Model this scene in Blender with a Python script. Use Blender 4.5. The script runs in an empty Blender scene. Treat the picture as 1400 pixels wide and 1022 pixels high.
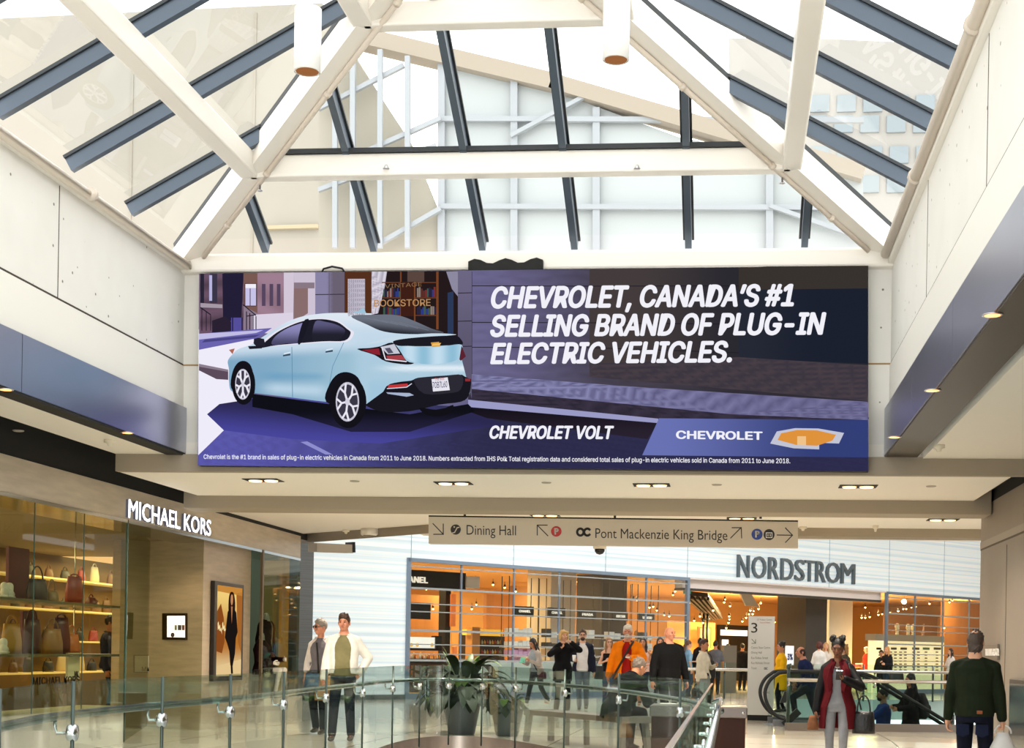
import bpy, bmesh, math, random
from mathutils import Vector, Matrix
random.seed(7)
scene = bpy.context.scene
COL = scene.collection
# ---------------------------------------------------------------- camera
F = 2000.0; EYE = 1.25; TH = math.atan(300.0/F); RHO = math.radians(1.0); CX = 700.0; CY = 890.0
FW = Vector((-math.sin(TH), math.cos(TH), 0)); R0 = Vector((math.cos(TH), math.sin(TH), 0)); U0 = Vector((0, 0, 1))
RR = R0*math.cos(RHO) + U0*math.sin(RHO); UU = U0*math.cos(RHO) - R0*math.sin(RHO)
CAM = Vector((0, 0, EYE))
cd = bpy.data.cameras.new('camera'); cam = bpy.data.objects.new('camera', cd); COL.objects.link(cam)
cd.sensor_fit = 'HORIZONTAL'; cd.sensor_width = 36.0; cd.lens = F/1400*36; cd.shift_y = (CY-511)/1400.0
cd.clip_start = 0.05; cd.clip_end = 400
M = Matrix((RR, UU, -FW)).transposed().to_4x4(); M.translation = CAM; cam.matrix_world = M
scene.camera = cam
# ---------------------------------------------------------------- daylight and exposure
world = bpy.data.worlds.new('overcast_sky'); scene.world = world; world.use_nodes = True
bg = world.node_tree.nodes['Background']; bg.inputs[0].default_value = (1.0, 0.985, 0.96, 1); bg.inputs[1].default_value = 2.9
vs = scene.view_settings; vs.view_transform = 'Standard'; vs.look = 'None'; vs.exposure = 0.0; vs.gamma = 1.0; vs.use_curve_mapping = False
scene.cycles.max_bounces = 10; scene.cycles.transparent_max_bounces = 24; scene.cycles.caustics_reflective = False; scene.cycles.caustics_refractive = False
scene.cycles.sample_clamp_indirect = 6.0

def lamp(name, kind, loc, energy, color, size=1.0, rot=(0, 0, 0), size_y=None):
    l = bpy.data.lights.new(name, kind); l.energy = energy; l.color = color
    if kind == 'AREA':
        l.size = size
        if size_y: l.shape = 'RECTANGLE'; l.size_y = size_y
    elif kind in ('POINT', 'SPOT'): l.shadow_soft_size = size
    o = bpy.data.objects.new(name, l); o.location = loc; o.rotation_euler = rot; COL.objects.link(o); return o

# ---------------------------------------------------------------- picture point -> place
def ray(px, py): return (FW + RR*((px-CX)/F) + UU*((CY-py)/F))
def at(px, py, d): return CAM + ray(px, py)*d
def hit(px, py, P, N):
    r = ray(px, py); return CAM + r*((Vector(P)-CAM).dot(N)/r.dot(N))
def atX(px, py, X): return hit(px, py, (X, 0, 0), Vector((1, 0, 0)))
def atY(px, py, Y): return hit(px, py, (0, Y, 0), Vector((0, 1, 0)))
def atZ(px, py, Z): return hit(px, py, (0, 0, Z), Vector((0, 0, 1)))
def spot(px, d, z=0.0):
    """point of the plane z under picture column px at distance d"""
    p = at(px, CY, d); q = at(px, CY-100, d); t = (z-p.z)/(q.z-p.z); return p+(q-p)*t

# ---------------------------------------------------------------- materials
MATS = {}
def lin(c): return c/12.92 if c <= .04045 else ((c+.055)/1.055)**2.4
def hexc(c):
    if isinstance(c, str):
        c = c.lstrip('#'); return tuple(lin(int(c[i:i+2], 16)/255) for i in (0, 2, 4))
    return tuple(c)
def mat(name, color='#808080', rough=.5, metal=0.0, emit=None, estr=1.0, noise=0.0, nscale=8.0, stretch=(1, 1, 1), bump=0.0, spec=.5, sheen=0.0, alpha=None):
    if name in MATS: return MATS[name]
    m = bpy.data.materials.new(name); m.use_nodes = True; MATS[name] = m
    nt = m.node_tree; b = nt.nodes['Principled BSDF']; c = hexc(color)
    b.inputs['Base Color'].default_value = (*c, 1); b.inputs['Roughness'].default_value = rough; b.inputs['Metallic'].default_value = metal
    b.inputs['Specular IOR Level'].default_value = spec
    if sheen: b.inputs['Sheen Weight'].default_value = sheen
    if emit is not None:
        b.inputs['Emission Color'].default_value = (*hexc(emit), 1); b.inputs['Emission Strength'].default_value = estr
    if noise or bump:
        tc = nt.nodes.new('ShaderNodeTexCoord'); mp = nt.nodes.new('ShaderNodeMapping'); mp.inputs['Scale'].default_value = stretch
        nz = nt.nodes.new('ShaderNodeTexNoise'); nz.inputs['Scale'].default_value = nscale; nz.inputs['Detail'].default_value = 5
        nt.links.new(tc.outputs['Object'], mp.inputs[0]); nt.links.new(mp.outputs[0], nz.inputs['Vector'])
        if noise:
            r = nt.nodes.new('ShaderNodeValToRGB'); r.color_ramp.elements[0].position = .3; r.color_ramp.elements[1].position = .72
            r.color_ramp.elements[0].color = (*[max(0, x*(1-noise)) for x in c], 1); r.color_ramp.elements[1].color = (*[min(1, x*(1+noise*.6)) for x in c], 1)
            nt.links.new(nz.outputs['Fac'], r.inputs[0]); nt.links.new(r.outputs[0], b.inputs['Base Color'])
        if bump:
            bp = nt.nodes.new('ShaderNodeBump'); bp.inputs['Strength'].default_value = bump; bp.inputs['Distance'].default_value = .02
            nt.links.new(nz.outputs['Fac'], bp.inputs['Height']); nt.links.new(bp.outputs[0], b.inputs['Normal'])
    return m
def glass(name, tint='#eef6f3', gloss=1.0, haze=0.0, ior=1.45):
    """thin architectural glass: lets light straight through, mirrors by angle"""
    if name in MATS: return MATS[name]
    m = bpy.data.materials.new(name); m.use_nodes = True; MATS[name] = m; nt = m.node_tree; nt.nodes.clear()
    out = nt.nodes.new('ShaderNodeOutputMaterial'); tr = nt.nodes.new('ShaderNodeBsdfTransparent'); tr.inputs[0].default_value = (*hexc(tint), 1)
    gl = nt.nodes.new('ShaderNodeBsdfGlossy'); gl.inputs['Roughness'].default_value = .02
    lw = nt.nodes.new('ShaderNodeFresnel'); lw.inputs['IOR'].default_value = ior
    mu = nt.nodes.new('ShaderNodeMath'); mu.operation = 'MULTIPLY'; mu.inputs[1].default_value = gloss; nt.links.new(lw.outputs[0], mu.inputs[0])
    mx = nt.nodes.new('ShaderNodeMixShader'); nt.links.new(mu.outputs[0], mx.inputs[0]); nt.links.new(tr.outputs[0], mx.inputs[1]); nt.links.new(gl.outputs[0], mx.inputs[2])
    last = mx
    if haze:
        tl = nt.nodes.new('ShaderNodeBsdfTranslucent'); tl.inputs[0].default_value = (1, 1, 1, 1)
        m2 = nt.nodes.new('ShaderNodeMixShader'); m2.inputs[0].default_value = haze
        nt.links.new(mx.outputs[0], m2.inputs[1]); nt.links.new(tl.outputs[0], m2.inputs[2]); last = m2
    nt.links.new(last.outputs[0], out.inputs[0]); return m
def colour_attr_emit(name, strength=1.0):
    """self-lit display: the picture it shows is stored per vertex"""
    if name in MATS: return MATS[name]
    m = bpy.data.materials.new(name); m.use_nodes = True; MATS[name] = m; nt = m.node_tree; nt.nodes.clear()
    out = nt.nodes.new('ShaderNodeOutputMaterial'); em = nt.nodes.new('ShaderNodeEmission'); at_ = nt.nodes.new('ShaderNodeVertexColor'); at_.layer_name = 'Col'
    em.inputs[1].default_value = strength; nt.links.new(at_.outputs[0], em.inputs[0]); nt.links.new(em.outputs[0], out.inputs[0]); return m

# ---------------------------------------------------------------- mesh building
class MB:
    def __init__(s): s.v = []; s.f = []; s.c = []; s.smooth = set()
    def add(s, vs, fs, smooth=False, col=None):
        o = len(s.v); s.v += [Vector(p) for p in vs]
        for f in fs:
            if smooth: s.smooth.add(len(s.f))
            s.f.append([i+o for i in f])
        s.c += [col]*len(vs) if not isinstance(col, list) else col
        return s
    def box(s, a, b, bev=0.0):
        x0, x1 = sorted((a[0], b[0])); y0, y1 = sorted((a[1], b[1])); z0, z1 = sorted((a[2], b[2]))
        if bev <= 0:
            return s.add([(x0, y0, z0), (x1, y0, z0), (x1, y1, z0), (x0, y1, z0), (x0, y0, z1), (x1, y0, z1), (x1, y1, z1), (x0, y1, z1)],
                [(3, 2, 1, 0), (4, 5, 6, 7), (0, 1, 5, 4), (1, 2, 6, 5), (2, 3, 7, 6), (3, 0, 4, 7)])
        e = min(bev, (x1-x0)/2.01, (y1-y0)/2.01, (z1-z0)/2.01); bm = bmesh.new(); bmesh.ops.create_cube(bm, size=1)
        for v in bm.verts: v.co = Vector(((x0+x1)/2+v.co.x*(x1-x0), (y0+y1)/2+v.co.y*(y1-y0), (z0+z1)/2+v.co.z*(z1-z0)))
        bmesh.ops.bevel(bm, geom=bm.edges[:], offset=e, segments=2, affect='EDGES', profile=.5)
        return s.addbm(bm)
    def addbm(s, bm, smooth=False, free=True):
        bm.verts.index_update(); s.add([v.co.copy() for v in bm.verts], [[v.index for v in f.verts] for f in bm.faces], smooth)
        if free: bm.free()
        return s
    def frame_box(s, c, ax, ay, az, hx, hy, hz):
        c = Vector(c); P = [c+ax*(hx*i)+ay*(hy*j)+az*(hz*k) for k in (-1, 1) for j in (-1, 1) for i in (-1, 1)]
        return s.add(P, [(0, 2, 3, 1), (4, 5, 7, 6), (0, 1, 5, 4), (1, 3, 7, 5), (3, 2, 6, 7), (2, 0, 4, 6)])
    def bar(s, p, q, w, h, up=(0, 0, 1), drop=0.0):
        """rectangular bar from p to q; w across, h along 'up'; drop shifts it along up"""
        p = Vector(p); q = Vector(q); d = (q-p).normalized(); u = Vector(up); sd = d.cross(u).normalized(); u2 = sd.cross(d).normalized()
        return s.frame_box((p+q)/2+u2*drop, d, sd, u2, (q-p).length/2, w/2, h/2)
    def quad(s, a, b, c, d, col=None): return s.add([a, b, c, d], [(0, 1, 2, 3)], col=col)
    def prism(s, poly, ext):
        """polygon (3-D points) pushed along ext"""
        n = len(poly); e = Vector(ext); P = [Vector(p) for p in poly]
        return s.add(P+[p+e for p in P], [list(range(n))[::-1], list(range(n, 2*n))]+[(i, (i+1) % n, n+(i+1) % n, n+i) for i in range(n)])
    def tube(s, pts, r, n=10, cap=True, closed=False):
        pts = [Vector(p) for p in pts]; N = len(pts); rs = r if isinstance(r, (list, tuple)) else [r]*N
        V = []; prev = None
        for i, p in enumerate(pts):
            if closed: t = pts[(i+1) % N]-pts[i-1]
            else: t = pts[min(i+1, N-1)]-pts[max(i-1, 0)]
            t.normalize()
            if prev is None:
                a = Vector((0, 0, 1)) if abs(t.z) < .9 else Vector((1, 0, 0)); u = a.cross(t).normalized()
            else: u = (prev-t*prev.dot(t)).normalized()
            prev = u; w = t.cross(u)
            V += [p+(u*math.cos(2*math.pi*k/n)+w*math.sin(2*math.pi*k/n))*rs[i] for k in range(n)]
        Fs = []
        for i in range(N if closed else N-1):
            j = (i+1) % N
            Fs += [(i*n+k, i*n+(k+1) % n, j*n+(k+1) % n, j*n+k) for k in range(n)]
        if cap and not closed: Fs += [list(range(n))[::-1], [(N-1)*n+k for k in range(n)]]
        return s.add(V, Fs, smooth=True)
    def lathe(s, prof, n=24, c=(0, 0, 0), axis=None):
        """profile [(r, z)] spun about the vertical through c (or about 'axis')"""
        c = Vector(c)
        if axis is None: U, W, A = Vector((1, 0, 0)), Vector((0, 1, 0)), Vector((0, 0, 1))
        else:
            A = Vector(axis).normalized(); U = A.orthogonal().normalized(); W = A.cross(U)
        V = []; m = len(prof)
        for r, z in prof: V += [c+(U*math.cos(2*math.pi*k/n)+W*math.sin(2*math.pi*k/n))*r+A*z for k in range(n)]
        Fs = [(i*n+k, i*n+(k+1) % n, (i+1)*n+(k+1) % n, (i+1)*n+k) for i in range(m-1) for k in range(n)]
        if prof[0][0] > 1e-6: Fs.append(list(range(n))[::-1])
        if prof[-1][0] > 1e-6: Fs.append([(m-1)*n+k for k in range(n)])
        return s.add(V, Fs, smooth=True)
    def ell(s, c, r, rot=None, n=14, m=9):
        c = Vector(c); r = (r, r, r) if not isinstance(r, (tuple, list)) else r
        V = [Vector((0, 0, -r[2]))]
        for i in range(1, m):
            ph = -math.pi/2+math.pi*i/m
            V += [Vector((r[0]*math.cos(ph)*math.cos(2*math.pi*k/n), r[1]*math.cos(ph)*math.sin(2*math.pi*k/n), r[2]*math.sin(ph))) for k in range(n)]
        V.append(Vector((0, 0, r[2])))
        if rot is not None: V = [rot @ v for v in V]
        Fs = [(0, 1+(k+1) % n, 1+k) for k in range(n)]
        for i in range(m-2): Fs += [(1+i*n+k, 1+i*n+(k+1) % n, 1+(i+1)*n+(k+1) % n, 1+(i+1)*n+k) for k in range(n)]
        top = len(V)-1; b = 1+(m-2)*n; Fs += [(b+k, b+(k+1) % n, top) for k in range(n)]
        return s.add([c+v for v in V], Fs, smooth=True)
    def cone(s, p, q, r0, r1, n=12):
        """rounded cone p->q"""
        p = Vector(p); q = Vector(q); d = q-p; L = d.length
        if L < 1e-5: return s.ell(p, max(r0, r1))
        d.normalize(); prof = []
        for i in range(5): a = -math.pi/2+math.pi/2*i/4; prof.append((max(r0*math.cos(a), 1e-7), r0*math.sin(a)))
        for i in range(5): a = math.pi/2*i/4; prof.append((max(r1*math.cos(a), 1e-7), L+r1*math.sin(a)))
        return s.lathe(prof, n, p, d)
    def loft(s, rings, cap=True, n=20, gap=None):
        """rings [(centre, rx, ry[, rotation 3x3])]; elliptical cross sections joined"""
        V = []; m = len(rings)
        for rg in rings:
            c, rx, ry = Vector(rg[0]), rg[1], rg[2]; R = rg[3] if len(rg) > 3 else None
            for k in range(n):
                a = 2*math.pi*k/n; p = Vector((rx*math.cos(a), ry*math.sin(a), 0)); V.append(c+(R @ p if R is not None else p))
        Fs = [(i*n+k, i*n+(k+1) % n, (i+1)*n+(k+1) % n, (i+1)*n+k) for i in range(m-1) for k in range(n)]
        if cap: Fs += [list(range(n))[::-1], [(m-1)*n+k for k in range(n)]]
        return s.add(V, Fs, smooth=True)
    def build(s, name, material, parent=None, local=False, recalc=True):
        off = Vector((0, 0, 0)) if (parent is None or local) else OFF.get(parent.name, Vector((0, 0, 0)))
        me = bpy.data.meshes.new(name); me.from_pydata([v-off for v in s.v], [], s.f); me.materials.append(material)
        if s.smooth:
            sm = [False]*len(s.f)
            for i in s.smooth: sm[i] = True
            me.polygons.foreach_set('use_smooth', sm)
        if any(c is not None for c in s.c):
            ca = me.color_attributes.new('Col', 'FLOAT_COLOR', 'POINT')
            for i, c in enumerate(s.c):
                c = c or (0, 0, 0); ca.data[i].color = (*c[:3], 1)
        if recalc:
            bm = bmesh.new(); bm.from_mesh(me); bmesh.ops.recalc_face_normals(bm, faces=bm.faces[:]); bm.to_mesh(me); bm.free()
        me.update(); return link(name, me, parent, off)
OFF = {}
def link(name, me, parent=None, off=None):
    o = bpy.data.objects.new(name, me); COL.objects.link(o)
    if parent is not None: o.parent = parent
    OFF[o.name] = off if off is not None else Vector((0, 0, 0))
    return o
def tag(o, label=None, cat=None, group=None, kind=None):
    if label: o['label'] = label
    if cat: o['category'] = cat
    if group: o['group'] = group
    if kind: o['kind'] = kind
    return o
def thing(name, label, cat, loc=(0, 0, 0), rz=0.0, group=None, kind=None):
    o = bpy.data.objects.new(name, None); o.empty_display_size = .1; COL.objects.link(o); o.location = loc; o.rotation_euler = (0, 0, rz)
    OFF[o.name] = Vector(loc); return tag(o, label, cat, group, kind)
def struct(name, mb, m, parent=None, label=None):
    o = mb.build(name, m, parent)
    if parent is None: o['kind'] = 'structure'
    if label: o['label'] = label
    return o
def dup(root, loc, rz=None, label=None, parent=None):
    kids = {}
    for o in bpy.data.objects:
        if o.parent is not None: kids.setdefault(o.parent.name, []).append(o)
    def rec(o, par):
        c = o.copy(); COL.objects.link(c); c.parent = par
        OFF[c.name] = OFF.get(o.name, Vector((0, 0, 0)))
        for k in kids.get(o.name, []): rec(k, c)
        return c
    r = rec(root, root.parent); r.location = loc
    if rz is not None: r.rotation_euler = (0, 0, rz)
    if label: r['label'] = label
    return r
FONT = None
try: FONT = bpy.data.fonts.load(bpy.utils.system_resource('DATAFILES', path='fonts')+'/Inter.woff2')   # Blender's own interface typeface
except Exception: FONT = None
def text_geo(s, bold=0.0, shear=0.0, ext=0.0, spacing=1.0, plain=False):
    cu = bpy.data.curves.new('t', 'FONT'); cu.body = s; cu.shear = shear; cu.extrude = ext; cu.space_character = spacing; cu.resolution_u = 3
    if FONT and not plain: cu.font = FONT
    ob = bpy.data.objects.new('t', cu); COL.objects.link(ob); bpy.context.view_layer.update()
    me = bpy.data.meshes.new_from_object(ob.evaluated_get(bpy.context.evaluated_depsgraph_get()))
    V = [v.co.copy() for v in me.vertices]; Fs = [list(p.vertices) for p in me.polygons]
    bpy.data.objects.remove(ob); bpy.data.curves.remove(cu); bpy.data.meshes.remove(me)
    if bold:                                                    # heavier strokes: the outline repeated round a small circle
        V0, F0 = V, Fs; V, Fs = [], []
        for k in range(8):
            o = Vector((math.cos(k*math.pi/4)*bold, math.sin(k*math.pi/4)*bold*.7, 0)); n = len(V)
            V += [v+o for v in V0]; Fs += [[i+n for i in f] for f in F0]
    return V, Fs
def text_fit(mb, s, corners, bold=0.0, shear=0.0, depth=0.0, lift=0.0, spacing=1.0, col=None, cap=None, plain=False):
    """lettering s filling the quad corners (bottom-left, bottom-right, top-left), raised 'depth' towards the reader.
    cap: the string that sets the height range (so that descenders do not squash the line)"""
    V, Fs = text_geo(s, bold, shear, .5 if depth else 0.0, spacing, plain)
    x0 = min(v.x for v in V); x1 = max(v.x for v in V); y0 = min(v.y for v in V); y1 = max(v.y for v in V)
    if cap:
        W, _ = text_geo(cap, bold, 0, 0, 1, plain); y0 = min(v.y for v in W); y1 = max(v.y for v in W)
    o, a, b = [Vector(c) for c in corners]; ux = a-o; uy = b-o; nn = ux.cross(uy).normalized()
    P = [o+ux*((v.x-x0)/(x1-x0))+uy*((v.y-y0)/(y1-y0))+nn*(lift+(v.z+.5)*depth if depth else lift) for v in V]
    mb.add(P, Fs, col=col); return mb
# ================================================================ materials of the shell
m_white = mat('white_paint', '#e9e4da', .55)
m_cream = mat('cream_ceiling', '#f6f1e8', .7)
m_plaster = mat('smooth_white_band', '#f2efe8', .5)
m_beam = mat('white_enamel_steel', '#f1ece4', .35)
m_taupe = mat('taupe_beam_paint', '#9c907e', .7)
m_black = mat('black_reveal', '#100f0e', .8)
m_bar = mat('blue_grey_glazing_bar', '#4c5866', .35, metal=.2)
m_gasket = mat('dark_gasket', '#22262a', .5)
m_steel = mat('brushed_steel', '#c8c8cc', .28, metal=1.0)
m_glass = glass('clear_glass', '#e6f3ee')
m_skyglass = glass('skylight_glass', '#f8fbfa', gloss=.12)

def concrete():
    m = mat('white_cast_concrete', '#efece4', .7); nt = m.node_tree; b = nt.nodes['Principled BSDF']
    tc = nt.nodes.new('ShaderNodeTexCoord'); vo = nt.nodes.new('ShaderNodeTexVoronoi'); vo.inputs['Scale'].default_value = 5.0
    nz = nt.nodes.new('ShaderNodeTexNoise'); nz.inputs['Scale'].default_value = 2.2
    nt.links.new(tc.outputs['Object'], vo.inputs['Vector']); nt.links.new(tc.outputs['Object'], nz.inputs['Vector'])
    r = nt.nodes.new('ShaderNodeValToRGB'); r.color_ramp.elements[0].position = .055; r.color_ramp.elements[0].color = (.22, .2, .17, 1)
    r.color_ramp.elements[1].position = .085; r.color_ramp.elements[1].color = (1, 1, 1, 1); nt.links.new(vo.outputs['Distance'], r.inputs[0])
    r2 = nt.nodes.new('ShaderNodeValToRGB'); r2.color_ramp.elements[0].color = (.80, .785, .74, 1); r2.color_ramp.elements[1].color = (.88, .865, .83, 1); nt.links.new(nz.outputs['Fac'], r2.inputs[0])
    mx = nt.nodes.new('ShaderNodeMix'); mx.data_type = 'RGBA'; mx.blend_type = 'MULTIPLY'; mx.inputs[0].default_value = 1
    nt.links.new(r2.outputs[0], mx.inputs[6]); nt.links.new(r.outputs[0], mx.inputs[7]); nt.links.new(mx.outputs[2], b.inputs['Base Color']); return m
m_conc = concrete()
def floor_mat():
    m = mat('polished_cream_stone', '#e0d6c4', .12, spec=.6); nt = m.node_tree; b = nt.nodes['Principled BSDF']
    tc = nt.nodes.new('ShaderNodeTexCoord'); br = nt.nodes.new('ShaderNodeTexBrick'); mp = nt.nodes.new('ShaderNodeMapping')
    br.inputs['Color1'].default_value = (.68, .62, .52, 1); br.inputs['Color2'].default_value = (.72, .66, .56, 1); br.inputs['Mortar'].default_value = (.18, .15, .12, 1)
    br.inputs['Scale'].default_value = 1.0; br.inputs['Mortar Size'].default_value = .012; br.inputs['Brick Width'].default_value = 2.4; br.inputs['Row Height'].default_value = 2.4; br.offset = 0
    nt.links.new(tc.outputs['Object'], mp.inputs[0]); nt.links.new(mp.outputs[0], br.inputs['Vector']); nt.links.new(br.outputs['Color'], b.inputs['Base Color']); return m
m_floor = floor_mat()
def travertine(name, c, s=1.0):
    return mat(name, c, .35, noise=.16, nscale=2.2, stretch=(1, 1, 7))
m_trav = travertine('beige_travertine', '#b7a58d')

# ================================================================ atrium well: walls round the skylight
KS = .05
Y0 = 16.45; XL = -6.44; XR = 1.71; YN = 3.0
# the back wall and the cross beams are not quite square to the side walls
def square(p): return Vector((p.x, p.y-KS*(p.x-XL), p.z))
def skew(p): return Vector((p[0], p[1]+KS*(p[0]-XL), p[2]))
def atYs(px, py, Y): return square(hit(px, py, (XL, Y, 0), Vector((-KS, 1, 0))))
def atXs(px, py, X): return square(atX(px, py, X))
def atZs(px, py, Z): return square(atZ(px, py, Z))
ZS0, ZS1, ZJ, ZT = 3.51, 4.04, 4.55, 5.64         # steel bottom / top, joint, wall top
T = .35
struct('wall_left', MB().box((XL-T, YN, ZJ+.012), (XL, Y0+T, ZT)), m_conc)
struct('wall_right', MB().box((XR, YN, ZJ+.012), (XR+T, Y0+T, ZT)), m_conc)
struct('wall_back', MB().box((XL, Y0, ZS0-.12), (XR, Y0+T, ZT)), m_conc)
b = MB()
for X, s in ((XL, 1), (XR, -1)):
    b.box((X, YN, ZJ-.012), (X-s*T, Y0, ZJ+.014))
    for yy in ((6.6, 9.9, 13.2) if s > 0 else (6.9, 10.2, 13.4)): b.box((X+s*.003, yy-.006, ZJ), (X-s*.05, yy+.006, ZT-.01))
struct('trim_1', b, mat('dark_wall_joint', '#4a4038', .8))
b = MB(); b.box((XL-T, YN, ZS1), (XL+.01, Y0, ZJ-.012)); struct('trim_2', b, m_plaster)
b = MB(); b.box((XR+T, YN, ZS1), (XR-.01, Y0, ZJ-.012)); struct('trim_3', b, m_plaster)
b = MB(); b.box((XL, Y0-.004, ZJ-.01), (XR, Y0+.02, ZJ+.008)); struct('trim_4', b, mat('ochre_sealant', '#a98a5e', .8))
# mirror steel fascias
m_fasc = mat('mirror_steel_fascia', '#b9bccb', .33, metal=1.0, noise=.06, nscale=.6)
for nm, X, s, ys in (('left', XL, 1, (8.9, 12.4, Y0-.02)), ('right', XR, -1, (8.2, 11.3, 13.9, Y0-.02))):
    t = thing('steel_fascia', f'mirror polished steel fascia band along the {"wall above the long shop window" if s>0 else "wall above the row of twin recessed lights"}', 'fascia', (X, 10, ZS0))
    y = YN
    for yy in ys:
        MB().box((X-s*.1, y+.006, ZS0), (X+s*.06, yy-.006, ZS1)).build('steel_panel', m_fasc, t); y = yy
    t['kind'] = 'structure'
# soffit trough under each fascia with downlights
struct('trim_5', MB().box((XL-.14, YN, ZS0-.03), (XL+.055, Y0-.02, ZS0-.002)), m_black)
struct('trim_6', MB().box((XR+.30, YN, ZS0-.02), (XR-.05, Y0-.02, ZS0-.002)), mat('dark_bronze_soffit', '#3a332b', .5))
# side ceilings
XLE, XRE = -7.2, 3.0
struct('ceiling_left', MB().box((XLE, YN, ZS0-.02), (XL-.14, Y0, ZS0+.2)), m_cream)
struct('ceiling_right', MB().box((XR+.36, YN, ZS0-.035), (XRE+.3, Y0, ZS0+.2)), m_cream)
# beyond the wall: lower ceiling A, beams, ceiling B
ZA = 3.29
YA = atZs(700, 680, ZA).y; zb1 = atYs(700, 698, YA).z; YB = atZs(700, 703.5, zb1).y
Y2 = atZs(700, 717.5, ZA).y; zb2 = atYs(700, 729, Y2).z
struct('ceiling_front', MB().box((XLE, Y0-.02, ZA), (XRE+.05, YA, ZA+.35)), m_cream)
struct('trim_7', MB().box((XLE, Y0-.10, ZA-.004), (XRE+1.2, Y0+.002, ZS0-.02)), m_taupe)
struct('beam_front', MB().box((XLE-.2, YA, zb1), (XRE+.28, YB, ZA+.35), .015), m_taupe)
pl = atZs(412, 733, ZA); pk = atZs(588, 716, ZA)
poly = [(XLE-.3, YB, ZA), (XRE+.4, YB, ZA), (XRE+6, YB+1, ZA), (XRE+6, Y2, ZA), (pk.x, Y2, ZA), (pl.x-.6, pl.y, ZA), (XLE-1.2, pl.y, ZA)]
struct('ceiling_rear', MB().prism(poly, (0, 0, .35)), m_cream)
b = MB(); b.box((pk.x, Y2, zb2), (XRE+8, Y2+.5, ZA+.4))
b.bar((pk.x+.05, Y2+.02, (zb2+ZA)/2+.1), (pl.x-.3, pl.y+.1, (zb2+ZA)/2+.1), .05, ZA-zb2+.2)
struct('beam_rear', b, m_taupe)
struct('trim_8', MB().box((pk.x-.3, Y2+.5, zb2+.02), (XRE+9, Y2+.9, ZA+1.6)), m_cream)
struct('wall_sky_block_right', MB().box((17, 20, -.2), (17.3, 75, 6)), m_taupe)  # unseen wall, added so the store glass does not mirror open sky
# black recesses over the shopfronts
XF = -7.6                                              # left shopfront plane
struct('trim_9', MB().box((XF-.05, YN, 3.19), (XF-.02, 26.0, 3.95)).box((XF-.05, YN, 3.75), (XLE, 27, 3.95)).box((XLE, Y0+.0, 3.45), (XLE+.02, YA, 3.8)).box((XLE-.01, YN, ZS0+.05), (XLE+.02, Y0, 3.8)), m_black)
XT = 3.3
struct('trim_10', MB().box((XRE+.04, Y0, 3.45), (XT+.9, 21, 3.7)).box((XT+.012, YN, 3.26), (XT+.5, 19.5, 3.5)), m_black)
# ---------------------------------------------------------------- skylight
def zs(t): return 5.83+.545*t
def corner(t, side): return Vector((XL+t if side < 0 else XR-t, Y0-t, zs(t)))
TT = (XR-XL)/2
sky = thing('skylight', 'hipped white steel and glass skylight over the mall walkway', 'skylight', (XL, Y0, ZT)); sky['kind'] = 'structure'
b = MB().box((XL-.1, Y0-.12, ZT-.03), (XR+.1, Y0+.12, ZT+.19), .03); b.build('eaves_beam', m_beam, sky)
b = MB().box((XL-.16, YN, ZT), (XL+.06, Y0, ZT+.12), .02); b.build('eaves_beam', m_beam, sky)
b = MB().box((XR+.16, YN, ZT), (XR-.06, Y0, ZT+.12), .02); b.build('eaves_beam', m_beam, sky)
for s in (-1, 1):
    MB().bar(corner(-.05, s), corner(TT, s), .2, .26).build('hip_beam', m_beam, sky)
for t in (1.17, 2.82):
    a, c = corner(t, -1), corner(t, 1)
    MB().box((a.x, a.y-.09, a.z-.13), (c.x, a.y+.09, a.z+.11), .02).build('purlin', m_beam, sky)
    for s in (-1, 1):
        p = corner(t, s); MB().box((p.x-.1, YN, p.z-.13), (p.x+.1, p.y, p.z+.11), .02).build('purlin', m_beam, sky)
MB().box(((XL+XR)/2-.1, YN, zs(TT)-.1), ((XL+XR)/2+.1, Y0-TT, zs(TT)+.1)).build('ridge_beam', m_beam, sky)
GZ = .17
def rafter(P, Q, w=.075, h=.13):
    b = MB(); b.bar(P, Q, w, h, drop=GZ-.06); o = b.build('glazing_bar', m_bar, sky)
    MB().bar(P, Q, w+.05, .03, drop=GZ+.02).build('gasket', m_gasket, o)
# far slope: bars at constant x
for pxa in (362, 510, 659, 785, 941, 1100):
    X = atYs(pxa, 342, Y0).x; t1 = min(X-XL, XR-X)
    rafter((X, Y0, zs(0)), (X, Y0-t1, zs(t1)))
def side_bar(px, py, s):
    X = XL if s < 0 else XR; p = atXs(px, py, X); y = p.y; t1 = min(Y0-y, TT)
    rafter((X, y, zs(0)), (X-s*t1, y, zs(t1)))
ysL = [atXs(x, y, XL).y for x, y in ((184, 308), (102, 249), (4, 178))]
ysR = [atXs(x, y, XR).y for x, y in ((1249, 286), (1279, 219), (1312, 138), (1353, 48))]
for lst, s in ((ysL, -1), (ysR, 1)):
    st = lst[-2]-lst[-1]; k = lst[-1]; ext = list(lst)
    while k-st > YN: k -= st; ext.append(k)
    for y in ext:
        X = XL if s < 0 else XR; t1 = min(Y0-y, TT); rafter((X, y, zs(0)), (X-s*t1, y, zs(t1)))
for t in (1.17,):
    a, c = corner(t, -1), corner(t, 1); MB().box((a.x, a.y-.12, a.z+.11), (c.x, a.y+.1, a.z+.16)).build('gasket', m_gasket, sky)
for s in (-1, 1):
    a, c = corner(0, s), corner(TT, s)
    for k in (-.17, .17): MB().bar(a+Vector((k*.75, -k*s*.0, GZ-.04)), c+Vector((k*.75, 0, GZ-.04)), .03, .05).build('gasket', m_gasket, sky)
up = Vector((0, 0, GZ+.03))
A, Bc, C, D = corner(0, -1)+up, corner(0, 1)+up, corner(TT, 1)+up, corner(TT, -1)+up
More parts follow.
